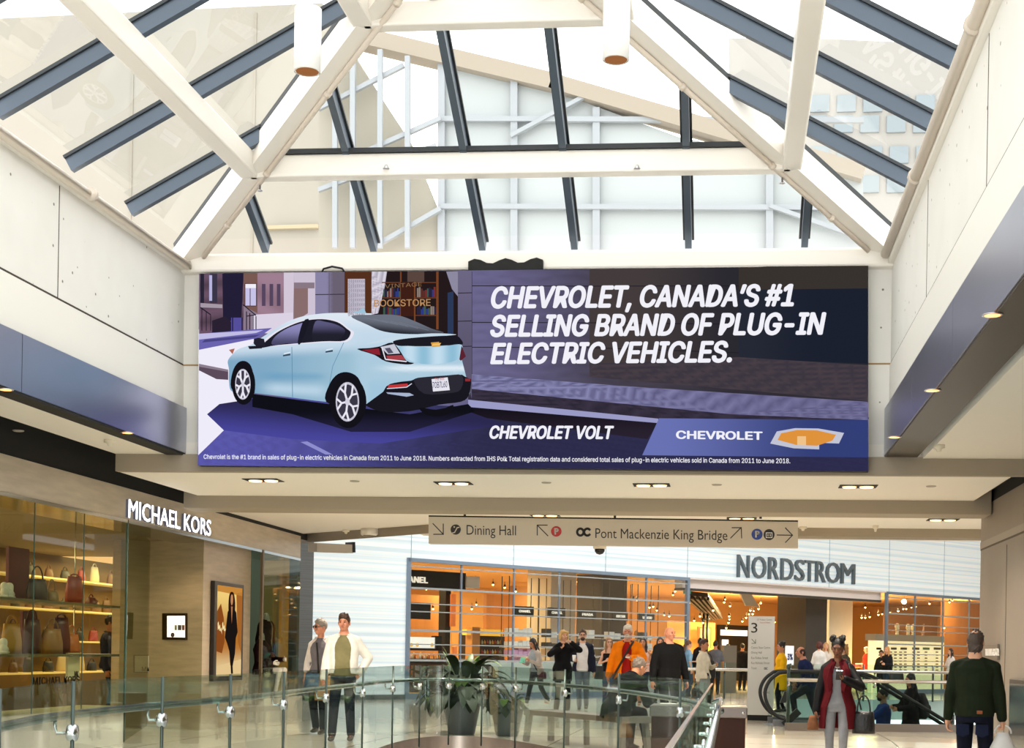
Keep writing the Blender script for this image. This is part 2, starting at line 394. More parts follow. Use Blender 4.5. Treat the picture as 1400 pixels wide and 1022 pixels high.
MB().add([A, Bc, C], [(0, 1, 2)]).build('glass_pane', m_skyglass, sky)
MB().add([A, C, (C.x, YN, C.z), (XL, YN, A.z)], [(0, 1, 2, 3)]).build('glass_pane', m_skyglass, sky)
MB().add([Bc, C, (C.x, YN, C.z), (XR, YN, Bc.z)], [(0, 1, 2, 3)]).build('glass_pane', m_skyglass, sky)
# sprinkler pipes
m_pipe = mat('beige_pipe_paint', '#d9cdbf', .4)
def pipe(name, pts, r, label, heads=()):
    t = thing(name, label, 'pipe', pts[0]); MB().tube(pts, r, 12).build('pipe', m_pipe, t)
    for k in (.12, .3, .55, .8):
        b = MB()
        p = Vector(pts[0]).lerp(Vector(pts[-1]), k); d = (Vector(pts[-1])-Vector(pts[0])).normalized(); b.tube([p-d*.025, p+d*.025], r*1.35, 12); b.build('coupling', m_pipe, t)
    for k in heads:
        p = Vector(pts[0]).lerp(Vector(pts[-1]), k); MB().lathe([(.012, 0), (.012, -.05), (.03, -.055), (.03, -.065), (.006, -.07)], 10, p+Vector((0, 0, -r))).build('sprinkler_head', m_steel, t)
    return t
pipe('sprinkler_pipe', [(XL+.1, YN, ZT+.03), (XL+.1, Y0-.2, ZT+.03), (XL+.14, Y0-.2, ZT+.03)], .05, 'fat white sprinkler pipe along the top of the left concrete wall')
pipe('sprinkler_pipe', [(XR-.09, YN, ZT+.1), (XR-.09, Y0-.16, ZT+.1)], .055, 'fat beige sprinkler pipe along the top of the right concrete wall')
for s, nm in ((-1, 'left'), (1, 'right')):
    a, c = corner(.12, s), corner(TT-.3, s); o = Vector((-s*.16, -.04, -.12))
    pipe('sprinkler_branch_pipe', [a+o, c+o], .028, f'thin sprinkler pipe under the {nm} sloping hip beam', (.27,))
for k, px in enumerate((528, 871)):
    p = atYs(px, 228, Y0-1.17-.1); t = tag(MB().lathe([(.012, .02), (.02, 0), (.02, -.012), (.035, -.016), (.035, -.022)], 12, p).build('sprinkler', m_steel), f'tiny sprinkler under the middle skylight beam, {"nearer the street picture side" if k==0 else "nearer the headline side"}', 'sprinkler')
# pendant cylinders
for px, yb, d, lb in ((420, 98, 11.0, 'white cylinder pendant light hanging before the left sloping hip beam'), (842, 82, 11.0, 'white cylinder pendant light hanging before the right sloping hip beam')):
    p = square(at(px, yb, d)); r = .1
    t = thing('pendant_cylinder_light', lb, 'light', p, group='cylinder pendants under the skylight')
    MB().lathe([(r*.86, 0), (r, 0), (r, .47), (.03, .475), (.03, .5)], 32, p).build('cylinder_shade', mat('white_lamp_enamel', '#f4f3f0', .25), t)
    MB().lathe([(r*.85, .0), (r*.8, .05), (r*.55, .12), (.0001, .13)], 32, p).build('reflector', mat('copper_reflector', '#e8b890', .2, metal=.9, emit='#ffb070', estr=.25), t)
    MB().tube([p+Vector((0, 0, .49)), Vector((p.x, p.y, zs(min(p.x-XL, XR-p.x))-.02))], .012, 8).build('suspension_rod', m_beam, t)

for o in list(COL.objects):
    if o.type == 'MESH':
        for v in o.data.vertices: v.co.y += KS*v.co.x
    if o.type in ('MESH', 'EMPTY') and o.parent is None:
        o.location.y += KS*(o.location.x if o.type == 'EMPTY' else 0)
        o.location.y += -KS*XL
    if o.name in OFF and OFF[o.name].length > 0: OFF[o.name] = skew(OFF[o.name])
# ================================================================ the big LED screen on the back wall
YS = Y0-.22
def scr(px, py, lift=0.0): return hit(px, py, (XL, YS-lift, 0), Vector((-KS, 1, 0)))
def mixc(a, b, t): t = max(0, min(1, t)); return tuple(x+(y-x)*t for x, y in zip(a, b))
def sm(a, b, x): t = max(0, min(1, (x-a)/(b-a))); return t*t*(3-2*t)
def crv(P, n=5, closed=True):
    N = len(P); out = []
    for i in range(N if closed else N-1):
        p0, p1, p2, p3 = (P[(i-1) % N], P[i], P[(i+1) % N], P[(i+2) % N]) if closed else (P[max(i-1, 0)], P[i], P[i+1], P[min(i+2, N-1)])
        for k in range(n):
            t = k/n; out.append(tuple(.5*((2*p1[j])+(p2[j]-p0[j])*t+(2*p0[j]-5*p1[j]+4*p2[j]-p3[j])*t*t+(3*p1[j]-p0[j]-3*p2[j]+p3[j])*t**3) for j in range(len(P[0]))))
    if not closed: out.append(tuple(P[-1]))
    return out
class Art:
    """flat picture made of layered coloured shapes on the screen"""
    def __init__(s): s.mb = MB(); s.k = 1
    def poly(s, P, col, sub=0):
        lift = s.k*.0009; s.k += 1
        bm = bmesh.new(); f = bm.faces.new([bm.verts.new((x, y, 0)) for x, y in P]); bmesh.ops.triangulate(bm, faces=[f])
        if sub:
            for _ in range(7):
                E = [e for e in bm.edges if e.calc_length() > sub]
                if not E: break
                bmesh.ops.subdivide_edges(bm, edges=E, cuts=1); bmesh.ops.triangulate(bm, faces=[f for f in bm.faces if len(f.verts) > 3])
        bm.verts.index_update()
        cs = [hexc(col(v.co.x, v.co.y)) if callable(col) else hexc(col) for v in bm.verts]
        s.mb.add([scr(v.co.x, v.co.y, lift) for v in bm.verts], [[v.index for v in f.verts] for f in bm.faces], col=cs); bm.free(); return s
    def line(s, P, w, col):
        for a, b in zip(P, P[1:]):
            dx, dy = b[0]-a[0], b[1]-a[1]; L = math.hypot(dx, dy) or 1; nx, ny = -dy/L*w/2, dx/L*w/2
            s.poly([(a[0]+nx, a[1]+ny), (b[0]+nx, b[1]+ny), (b[0]-nx, b[1]-ny), (a[0]-nx, a[1]-ny)], col); s.k -= 1
        s.k += 1; return s
    def text(s, t, x0, x1, yb0, yb1, h, col, bold=0.0, shear=0.0, cap=None, spacing=1.0):
        lift = s.k*.0009; s.k += 1
        text_fit(s.mb, t, (scr(x0, yb0), scr(x1, yb1), scr(x0, yb0-h)), bold, shear, 0, lift, spacing, hexc(col), cap); return s
def H(c): return hexc(c)
m_led = colour_attr_emit('led_picture', .98)
ad = thing('led_screen', 'giant advertising screen with a pale blue car, mounted high on the back wall', 'screen', scr(728, 500))
cs = [(270.5, 636), (1187, 644), (1187, 363), (272, 374)]
MB().prism([scr(*c, lift=-.002) for c in cs], (0.0075, .15, 0)).build('screen_cabinet', m_black, ad)
# --- street scene
A1 = Art()
def stone(x, y):
    c = mixc(H('#6f6a92'), H('#47424e'), sm(640, 860, x)); c = mixc(c, H('#35313a'), sm(880, 1000, x)); n = .5+.5*math.sin(y*1.9+math.sin(x*.05)*2); return mixc(c, tuple(v*.82 for v in c), n)
A1.poly(cs, stone, 16)
A1.poly([(806, 368), (1187, 363), (1187, 505), (1005, 497), (806, 500)], lambda x, y: mixc(H('#453d3d'), H('#2b2a31'), sm(860, 1010, x)), 16)
A1.poly([(1010, 395), (1187, 392), (1187, 497), (1010, 490)], lambda x, y: mixc(H('#262a36'), H('#1c2130'), sm(1010, 1120, x)), 20)
A1.poly([(1050, 364), (1187, 363), (1187, 394), (1010, 396), (1010, 366)], '#39332f')
A1.poly([(806, 497), (1010, 488), (1187, 499), (1187, 548), (806, 515)], lambda x, y: mixc(H('#3a3540'), H('#4a4046'), .5+.5*math.sin(y*.9+x*.02)), 9)
for y0, y1 in ((390.5, 390.5), (440.5, 443), (474.5, 482)): A1.line([(642, y0), (806, y0+.5), (1010, y1)], 1.1, '#241f2a')
A1.line([(645, 371), (645, 512)], 1.2, '#2c2836')
def strip(x, y): return mixc(mixc(H('#8c8cb8'), H('#77749c'), sm(700, 1100, x)), H('#5d5a80'), .5+.5*math.sin(y*1.7+x*.013))
A1.poly([(640, 511), (860, 528), (1187, 549), (1187, 575), (1000, 566), (640, 531)], strip, 10)
A1.poly([(640, 531), (1000, 566), (1187, 574), (1187, 590), (900, 578), (640, 546)], lambda x, y: mixc(H('#2b2634'), H('#3c3546'), .5+.5*math.sin(y*1.1)), 14)
def road(x, y):
    c = mixc(H('#5654a2'), H('#2b2b45'), sm(300, 700, x)); c = mixc(c, H('#2e2b4e'), sm(545, 640, y)*sm(420, 700, x)*.6); d = .5+.5*math.sin(y*1.5-x*.35); return mixc(c, tuple(v*1.22 for v in c), d*.8)
A1.poly([(270.5, 636), (271, 520), (330, 540), (640, 556), (880, 585), (1187, 600), (1187, 644)], road, 9)
A1.poly([(640, 546), (900, 572), (900, 578), (640, 556)], '#9c9cc8', 0)
A1.poly([(640, 556), (900, 578), (885, 600), (640, 568)], lambda x, y: mixc(H('#17131c'), H('#2a2230'), sm(556, 600, y)), 12)
# sunlit road, terraced houses, kerbs at the left
A1.poly([(271.5, 450), (350, 452), (330, 545), (283, 566), (306, 588), (271, 622)], '#f1eefb')
A1.poly([(272, 374), (440, 372), (440, 450), (272, 460)], '#8c7b8c')
A1.poly([(273, 374), (333, 373), (333, 455), (273, 456)], lambda x, y: mixc(H('#6e5568'), H('#53414f'), .5+.5*math.sin(y*2.2)), 7)
A1.poly([(304, 373.5), (333, 373), (330, 436), (305, 440)], '#241f38')
A1.poly([(274, 374), (279, 374), (279, 415), (274, 415)], '#2a2638').poly([(287, 374), (297, 374), (297, 414), (287, 414)], '#3a3548').poly([(286, 376), (290, 376), (290, 411), (286, 411)], '#b9b6e0')
A1.poly([(274, 414), (304, 416), (304, 421), (274, 420)], '#a79aa8')
A1.poly([(333, 373), (352, 373), (352, 428), (333, 418)], '#7a5a52')
A1.poly([(335, 388), (350, 388), (350, 418), (335, 418)], '#c9c4ea').poly([(335, 388), (350, 388), (350, 393.5), (335, 393.5)], '#f3f0fa').line([(342, 394), (342, 418)], 1.2, '#5f5068').line([(335, 387.5), (350.5, 387.5), (350.5, 418), (335, 418), (335, 387.5)], 1.0, '#3e2f38')
A1.poly([(352, 372.6), (388, 372.4), (388, 428), (352, 430)], lambda x, y: mixc(H('#a08092'), H('#8d6f80'), .5+.5*math.sin(y*1.9)), 7)
for x in (358, 368.5, 378.5): A1.poly([(x, 388), (x+5, 388), (x+5, 418), (x, 418)], '#574660')
A1.poly([(388, 372.4), (402, 372.3), (401, 432), (388, 436)], '#d5c9d9')
A1.poly([(345, 430), (401, 427), (401, 436), (372, 456), (345, 454)], '#ddd4e6')
A1.poly([(402, 372.3), (432, 372), (432, 430), (402, 440)], '#cfc4d6').poly([(402, 390), (421, 390), (421, 428), (402, 440)], '#8a6e6e').poly([(402, 386), (430, 386), (430, 394), (402, 394)], '#8a7a86')
for x in (276, 282, 288): A1.line([(x, 422+(x-276)*.7), (x, 452)], 1.0, '#1d1828')
A1.line([(274, 420), (288, 430)], 1.4, '#1d1828').poly([(290, 438), (308, 432), (316, 440), (316, 456), (290, 456)], '#2a2233')
A1.poly([(316, 434), (332, 434), (332, 454), (316, 455)], '#56509c').line([(318, 434), (318, 455)], 1.5, '#1f1a2e').line([(331, 434), (331, 455)], 1.5, '#1f1a2e')
for x in (337, 341.5, 346, 350): A1.line([(x, 424+(x-334)*.5), (x, 452)], 1.3, '#221c30')
A1.line([(332, 416), (350, 431)], 1.4, '#221c30').line([(337, 432), (350, 430)], 1.3, '#221c30')
A1.poly([(272, 456), (372, 448), (352, 462), (272, 478)], '#6b64b0').poly([(272, 456), (360, 451), (350, 455), (272, 464)], '#c3bfe6').poly([(280, 464), (356, 457), (348, 461), (276, 468)], '#4a4684')
A1.poly([(272, 499), (312, 506), (312, 519), (296, 518), (272, 506)], '#5d4c5c').poly([(272, 497), (312, 505), (312, 508), (272, 501)], '#8d7f8f')
# stone piers and the shop window behind the car
A1.poly([(431, 372), (471, 371.5), (471, 428), (431, 432)], lambda x, y: mixc(H('#8a84a6'), H('#6b6274'), sm(446, 456, x)), 6)
A1.line([(431, 402.5), (471, 402)], 1.2, '#3a3342').line([(450, 372), (450, 430)], .9, '#5c5466')
A1.poly([(471, 371.5), (508, 371), (508, 432), (471, 432)], '#55301f').poly([(475.5, 381), (499, 381), (499, 432), (475.5, 432)], lambda x, y: mixc(H('#c9c3d2'), H('#8d8799'), .5+.5*math.sin(x*2.2)), 3)
A1.poly([(508, 371), (626, 370), (626, 470), (508, 440)], '#241a1c')
A1.poly([(508, 371), (529, 371), (526, 392), (515, 408), (517, 428), (508, 430)], lambda x, y: mixc(H('#e4deea'), H('#a9a2b4'), .5+.5*math.sin(x*1.6+y*.2)), 4)
for y in (386, 407, 431): A1.line([(522, y), (598, y)], 1.4, '#6b3a22')
for x in (548, 567, 598): A1.line([(x, 371), (x, 450)], 2.0 if x < 598 else 3.2, '#7a4426')
A1.poly([(548, 385), (566, 385), (566, 432), (548, 432)], '#3e1f17').poly([(557, 371), (580, 371), (580, 385), (557, 385)], '#5a463f')
rnd = random.Random(3)
for (xa, xb, yb, hh) in ((524, 547, 406, 13), (570, 597, 406, 14), (524, 547, 430, 12), (570, 597, 430, 12)):
    x = xa
    while x < xb-2: w = rnd.uniform(1.4, 3); h = hh*rnd.uniform(.6, 1); A1.poly([(x, yb-h), (x+w, yb-h), (x+w, yb), (x, yb)], rnd.choice(['#2f3f8c', '#5c2f2a', '#3f5a4c', '#8a7c74', '#2a2740', '#7a3030'])); A1.k -= 1; x += w+.3
    A1.k += 1
A1.poly([(610, 371), (626, 370.5), (626, 405), (618, 395)], '#8d8aa2').poly([(612, 400), (620, 398), (620, 456), (612, 456)], '#2c3a5a')
A1.text('BOOKSTORE', 513, 590, 421, 420, 9.5, '#b98a5a', .01)
A1.text('VINTAGE', 528, 578, 396, 393, 5.5, '#8a6a4a', .0)
A1.poly([(626, 370.3), (645, 370), (645, 545), (626, 470)], lambda x, y: mixc(H('#6d6784'), H('#5d5870'), sm(370, 480, y)), 10)
for y in (400, 438.5, 473): A1.line([(626, y+.5), (645, y)], 1.1, '#2a2532')
# shade on the road under the car
def shade(x, y): return mixc(H('#16141c'), H('#3b3878'), sm(0, 34, y-(548+(x-340)*.075)))
A1.poly([(283, 566), (300, 552), (345, 545), (460, 560), (560, 580), (640, 562), (690, 580), (520, 606), (400, 600), (306, 588)], lambda x, y: mixc(H('#2c2950'), H('#4a48a0'), sm(555, 606, y+(420-x)*.08)), 8)
A1.poly([(345, 538), (450, 552), (560, 566), (640, 552), (650, 562), (560, 590), (480, 590), (400, 566), (345, 556)], lambda x, y: mixc(H('#101018'), H('#24223e'), sm(560, 590, y)), 8)
A1.poly([(411, 604), (420, 603), (455, 621), (445, 621)], '#8f8fd0')
A1.mb.build('street_picture', m_led, ad)
# --- the car
A2 = Art(); A2.k = 60
body = crv([(313, 505), (311.5, 493), (318, 484), (326, 477), (343, 471), (352, 465), (372, 452), (392, 440), (415, 432), (445, 428), (475, 427.5), (500, 428), (540, 429), (560, 433), (590, 446), (612, 455), (626, 458), (632, 470), (634, 485), (640, 492), (644, 506), (643, 525), (641, 540), (630, 548), (600, 553), (560, 560), (520, 560), (497, 552), (446, 549), (390, 542), (347, 537), (330, 536), (316, 534), (313, 520)], 4)
def paint(x, y):
    belt = 478-(x-340)*.058
    lo = mixc(H('#7fa9c6'), H('#9cc0d4'), sm(350, 480, x)); hi = H('#c9dcec')
    c = mixc(hi, lo, sm(belt-2, belt+16, y))
    c = mixc(c, H('#b9d4e6'), sm(14, 0, abs(y-(532+(x-400)*.05)))*sm(345, 380, x)*sm(460, 430, x))
    c = mixc(c, H('#5f9cc0'), sm(8, 0, abs(y-(514+(x-400)*.01)))*.5*sm(345, 380, x)*sm(455, 430, x))
    c = mixc(c, H('#bcd8ea'), sm(470, 500, x)*sm(440, 470, y)*.5)
    c = mixc(c, H('#e3eff8'), sm(500, 560, x)*sm(7, 0, abs(y-503)))
    c = mixc(c, H('#9fc6de'), sm(498, 510, x)*sm(512, 530, y)*.7)
    c = mixc(c, H('#e8eff8'), sm(455, 430, y)*.7)
    return c
A2.poly(body, paint, 5)
# roof rail, side windows
A2.poly(crv([(352, 474), (372, 456), (392, 445), (415, 437), (440, 434.5), (462, 438), (477, 449), (484, 455), (474, 467), (440, 468), (372, 473)], 4), '#ebe8f4')
A2.poly(crv([(357, 474.5), (374, 457.5), (393, 446.5), (415, 438.5), (440, 436), (461, 440), (474, 449), (479.5, 455), (471, 465.5), (440, 466.5), (380, 471.5)], 4), '#1e1d2a')
A2.poly(crv([(372, 471), (376, 460), (394, 448), (419, 439.5), (421, 441), (410, 467), (392, 469)], 4), lambda x, y: mixc(H('#8d8abc'), H('#4a4868'), sm(446, 470, y)), 4)
A2.poly(crv([(427, 465), (431, 439.5), (446, 440), (461, 444), (472, 452), (463, 464), (440, 465.5)], 4), lambda x, y: mixc(H('#5d5a80'), H('#22212e'), sm(440, 458, y)), 4)
A2.poly([(347, 463), (353, 461.5), (361, 463), (363, 473), (352, 474.5), (347, 470)], '#23222e').poly([(339, 473), (360, 472), (358, 476), (341, 477)], '#1f1e28')
A2.poly(crv([(414, 440), (423, 438), (412, 468), (407, 467)], 3), '#1a1926')
# door seams and handles
A2.line([(399, 474), (400, 544)], .9, '#5f8fb0').line([(470, 468), (455, 500), (446, 549)], .9, '#6a9aba')
for x, y in ((392, 485), (450, 480)): A2.poly([(x-5, y), (x+5, y-2), (x+5, y+.5), (x-5, y+2)], '#33475c').poly([(x-4, y-2.5), (x+5, y-4.5), (x+5, y-2.8), (x-4, y-.8)], '#dce9f4')
# tail window, spoiler, boot lid
A2.poly(crv([(480, 432), (510, 430), (542, 430.5), (565, 438), (590, 449), (606, 455), (560, 456.5), (525, 453), (503, 444)], 4), lambda x, y: mixc(H('#6d7280'), H('#1c1d26'), sm(433, 452, y-(x-490)*.1)), 4)
for k in range(5): A2.line([(498+k*12, 434+k*1.6), (530+k*14, 441+k*2.6)], .7, '#757a88')
A2.poly(crv([(482, 427), (490, 425), (497, 420.5), (498.5, 427), (500, 428.5)], 3), '#9fc6da')
A2.poly(crv([(500, 470), (540, 460), (590, 455.5), (624, 457), (606, 459), (560, 463), (520, 468)], 3), '#c8dcea')
A2.poly(crv([(538, 466), (560, 462), (600, 459), (622, 459), (629, 462), (632, 471), (610, 472), (590, 473), (560, 473), (543, 472)], 4), '#1c1b24')
A2.poly(crv([(545, 474), (575, 473.5), (590, 475), (610, 472.5), (631, 471), (630, 484), (622, 493), (600, 497), (576, 497), (557, 490)], 4), lambda x, y: mixc(H('#8fbfd8'), H('#c4dff0'), .5+.5*math.sin(x*.16)), 5)
A2.poly([(589, 468), (600, 467), (602, 473), (591, 474)], '#d89a3c').poly([(592, 469.5), (603, 468.5), (601, 472), (590, 472.5)], '#f0c070')
# tail lamps
A2.poly(crv([(488, 477), (505, 475.5), (520, 473), (536, 468), (546, 478), (556, 493), (566, 496), (556, 498), (528, 494), (512, 485)], 3), '#1a161e')
A2.poly([(495, 478), (518, 476), (520, 485), (512, 484)], '#8c2430').poly([(520, 474), (539, 470), (547, 483), (530, 484)], '#c8cad8').poly([(526, 476), (533, 475), (538, 482), (531, 483)], '#565468').poly([(528, 486), (549, 485), (555, 492), (530, 491)], '#a8424a').line([(522, 474), (527, 491), (556, 494)], 1.6, '#e6e4ee')
A2.poly([(631, 472), (635, 482), (637, 487), (630, 493), (628, 491)], '#5c2430')
# lower bumper, plate, exhaust lip
A2.poly(crv([(498, 552), (516, 551), (528, 528), (545, 522), (562, 520), (572, 516), (600, 514), (632, 512), (636, 520), (644, 518), (641, 540), (630, 549), (600, 553), (560, 562), (520, 562)], 3), '#191820')
A2.poly(crv([(566, 521), (574, 516), (610, 513), (632, 513), (630, 532), (615, 537), (580, 538)], 3), '#2c2a34')
A2.poly([(531, 526), (557, 524), (558, 528), (530, 530)], '#c2383a').line([(529, 531), (556, 529), (563, 524)], 1.2, '#d8dcec').poly([(528, 536), (560, 537), (566, 540), (556, 542), (530, 538)], '#a9b6d0').poly([(636, 517), (643, 517), (643, 521), (636, 521)], '#8c3038')
A2.poly([(590, 518), (612, 515.5), (615, 533), (592, 535)], '#e8e6f0').text('7OB7L60', 593, 613, 532.5, 531, 8.5, '#2c2a5c', .01).text('The Bolt', 596, 609, 522.5, 521, 4, '#b04a4a')
# wheels
def wheel(cx, cy, rx, ry, hx, hy, tilt=0.0):
    A2.poly([(cx+rx*math.cos(a*.2094), cy+ry*math.sin(a*.2094)) for a in range(30)], '#14131a')
    A2.poly([(cx-1+hx*math.cos(a*.2094), cy+hy*math.sin(a*.2094)) for a in range(30)], '#c9c7d6')
    A2.poly([(cx-1+hx*.88*math.cos(a*.2094), cy+hy*.88*math.sin(a*.2094)) for a in range(30)], '#3a3846')
    for k in range(5):
        a = tilt+k*1.2566
        for s in (-.3, .3):
            A2.line([(cx-1+hx*.12*math.cos(a), cy+hy*.12*math.sin(a)), (cx-1+hx*.5*math.cos(a), cy+hy*.5*math.sin(a)), (cx-1+hx*.95*math.cos(a+s), cy+hy*.95*math.sin(a+s))], 2.6, '#eceaf4')
    A2.poly([(cx-1+hx*.2*math.cos(a*.52), cy+hy*.2*math.sin(a*.52)) for a in range(12)], '#d5d3e0')
A2.poly(crv([(316, 530), (318, 508), (326, 495), (337, 494), (345, 505), (348, 537), (330, 540)], 4), '#15141c')
wheel(333, 525, 16, 28, 10.5, 21, .3)
A2.poly(crv([(446, 549), (450, 526), (462, 511), (478, 509), (492, 520), (498, 552), (480, 560)], 4), '#15141c')
wheel(476, 549, 25, 36, 16, 27, .5)
A2.poly(crv([(574, 557), (600, 560), (620, 553), (612, 566), (594, 569), (580, 565)], 3), '#121118')
A2.poly([(313, 478), (321, 476), (318, 484)], '#b06a5a')
A2.mb.build('car_picture', m_led, ad)
# --- words and badge
A3 = Art(); A3.k = 150
W = '#f4f3fb'
A3.text('CHEVROLET, CANADA\u2019S #1', 673, 1084, 425.5, 422.5, 30, W, .035, .22, cap='H', spacing=1.0)
A3.text('SELLING BRAND OF PLUG-IN', 672, 1128, 464, 461, 30, W, .035, .22, cap='H', spacing=1.0)
A3.text('ELECTRIC VEHICLES.', 672, 1000, 501, 498.5, 29, W, .035, .22, cap='H', spacing=1.0)
A3.text('CHEVROLET VOLT', 671, 840, 602, 602.5, 18, W, .035, .22, cap='H')
A3.mb.build('headline', m_led, ad)
A4 = Art(); A4.k = 140
A4.poly([(901, 571.5), (1187, 574), (1187, 625), (878, 622)], lambda x, y: mixc(H('#6a73b4'), H('#333f78'), sm(890, 1130, x)), 14)
A4.text('CHEVROLET', 924, 1041.5, 602, 603.5, 11.5, W, .03)
A4.poly([(1062, 589.5), (1087, 590), (1087, 585), (1119, 585.5), (1119, 590.5), (1154, 591.5), (1147, 606), (1120, 605), (1120, 614), (1085, 612.5), (1085, 606), (1053, 606)], '#c4c6d6')
A4.poly([(1068, 592), (1090, 592.5), (1090, 587.5), (1117, 588), (1117, 593), (1143, 594), (1138, 602), (1117, 602), (1117, 609), (1089, 608), (1089, 602), (1063, 601)], '#e0943c')
A4.poly([(1090, 596), (1102, 596), (1102, 608.5), (1090, 608)], '#f2c48a')
A4.mb.build('brand_badge', m_led, ad)
A5 = Art(); A5.k = 140
A5.text('Chevrolet is the #1 brand in sales of plug-in electric vehicles in Canada from 2011 to June 2018. Numbers extracted from IHS Polk Total registration data and considered total sales of plug-in electric vehicles sold in Canada from 2011 to June 2018.', 283, 1079, 629, 635, 6.2, W, .012, cap='H')
A5.mb.build('fine_print', m_led, ad)
# cloth and cable tucked behind the top edge
p = scr(690, 366, -.08)
t = MB().add([], [])
a, c_ = scr(640, 362, -.03), scr(742, 360, -.03)
MBk = MB()
n = 12
top = [a.lerp(c_, i/n)+Vector((0, 0, .02+.03*math.sin(i*1.3)+.02)) for i in range(n+1)]; bot = [a.lerp(c_, i/n)-Vector((0, 0, .12)) for i in range(n+1)]
MBk.prism(bot+top[::-1], (0, .06, 0))
tag(MBk.build('black_cloth', m_black), 'crumpled black cloth wedged over the top edge of the giant screen', 'cloth')
a = scr(440, 371, -.02)
tag(MB().tube([a+Vector((-.02, 0, -.05)), a+Vector((.02, 0, .03)), a+Vector((.12, 0, .055)), a+Vector((.24, 0, .03)), a+Vector((.3, 0, -.05))], .012, 8).build('cable_loop', m_black), 'small black cable loop on the top edge of the giant screen', 'cable')
# ================================================================ what stands outside, seen through the skylight
m_oc = mat('pale_cast_concrete_outside', '#a19c92', .9, noise=.05, nscale=.5)
YO = 34.0
def out(px, py, Y=YO): return atY(px, py, Y)
t = thing('concrete_building', 'beige concrete building seen through the left slope of the skylight', 'building', out(180, 345))
x0, x1 = out(-420, 200).x, out(470, 200).x; zt = out(200, 14).z
poly = [Vector((x0, YO, 6)), Vector((out(440, 300).x, YO, 6)), Vector((out(440, 30).x, YO, out(440, 4).z)), Vector((x0, YO, zt))]
MB().prism(poly, (0, 6, 0)).build('facade', m_oc, t)
b = MB()
for px in (180, 347): x = out(px, 180).x; b.box((x-.03, YO-.02, 6), (x+.03, YO+.01, zt-.2))
b.build('panel_joint', mat('grey_joint', '#9c968a', .9), t)
MB().box((out(360, 300).x, YO-.12, out(400, 314).z), (out(436, 300).x, YO, out(400, 309).z)).build('ledge', mat('brown_ledge', '#b3a68c', .9), t)
# glazed pavilion with a sloping roof edge
YP = 29.0
def pv(px, py): return atY(px, py, YP)
t = thing('glass_pavilion', 'pale glazed pavilion with sloping brown roof edge behind the far skylight slope', 'building', pv(640, 345))
m_pg = mat('misty_blue_pane', '#a6acae', .3); m_pf = mat('pale_grey_window_frame', '#9a9fa5', .6); m_pr = mat('brown_roof_edge', '#9c9285', .8); m_pd = mat('taupe_cladding_outside', '#a19c90', .9)
gz = pv(600, 352).z
poly = [pv(604, 345), pv(1180, 345), pv(1180, 235), pv(930, 188), pv(760, 125), pv(604, 64)]
MB().prism(poly, (0, .2, 0)).build('glass_wall', m_pg, t)
poly = [pv(436, 345), pv(604, 345), pv(604, 300), pv(560, 192), pv(470, 55), pv(436, 40)]
MB().prism(poly, (0, .2, 0)).build('clad_wall', m_pd, t)
b = MB(); b.bar(pv(470, 48), pv(760, 117), .5, .32); b.bar(pv(755, 116), pv(1180, 240), .5, .3); b.build('roof_edge', m_pr, t)
b = MB()
for px, ya in ((605, 66), (704, 104), (816, 150), (1052, 210)): b.bar(pv(px, ya)+Vector((0, -.1, 0)), pv(px, 345)+Vector((0, -.1, 0)), .14, .1, up=(0, 1, 0))
for y in (166, 285): b.bar(pv(604, y)+Vector((0, -.13, 0)), pv(1180, y+2)+Vector((0, -.13, 0)), .1, .1)
b.build('window_frame', m_pf, t)
b = MB()
for px in (464, 488, 525, 562): b.bar(pv(px, 64+max(0, px-470)*.24)+Vector((0, -.32, 0)), pv(px, 345)+Vector((0, -.32, 0)), .1, .1, up=(0, 1, 0))
for a, c in (((440, 155), (556, 96)), ((500, 215), (606, 168)), ((510, 345), (606, 290)), ((440, 265), (600, 205))): b.bar(pv(*a)+Vector((0, -.25, 0)), pv(*c)+Vector((0, -.25, 0)), .09, .09)
b.build('bracing_frame', m_pf, t)
b = MB()
for a, c in (((700, 190), (816, 128)), ((640, 210), (704, 240)), ((1052, 285), (1180, 330))): b.bar(pv(*a)+Vector((0, -.17, 0)), pv(*c)+Vector((0, -.17, 0)), .1, .08)
b.build('inner_brace', m_pf, t)
# office block to the right
YB2 = 42.0
def ob(px, py): return atY(px, py, YB2)
t = thing('office_block', 'pale office block with rows of square windows seen through the right slope of the skylight', 'building', ob(1140, 345))
m_ob = mat('pale_office_stone', '#a5a29e', .9)
MB().prism([ob(996, 345), ob(1520, 345), ob(1520, 70), ob(1110, 52), ob(996, 52)], (0, 8, 0)).build('facade', m_ob, t)
m_ow = mat('pale_blue_office_window', '#8c979e', .3)
for r, y in enumerate((130, 158, 200, 240)):
    for k in range(11):
        px = 1108+k*36-(r % 2)*4
        a, c = ob(px, y+24), ob(px+26, y)
        MB().box((a.x, YB2-.06, a.z), (c.x, YB2+.02, c.z)).build('window', m_ow, t)
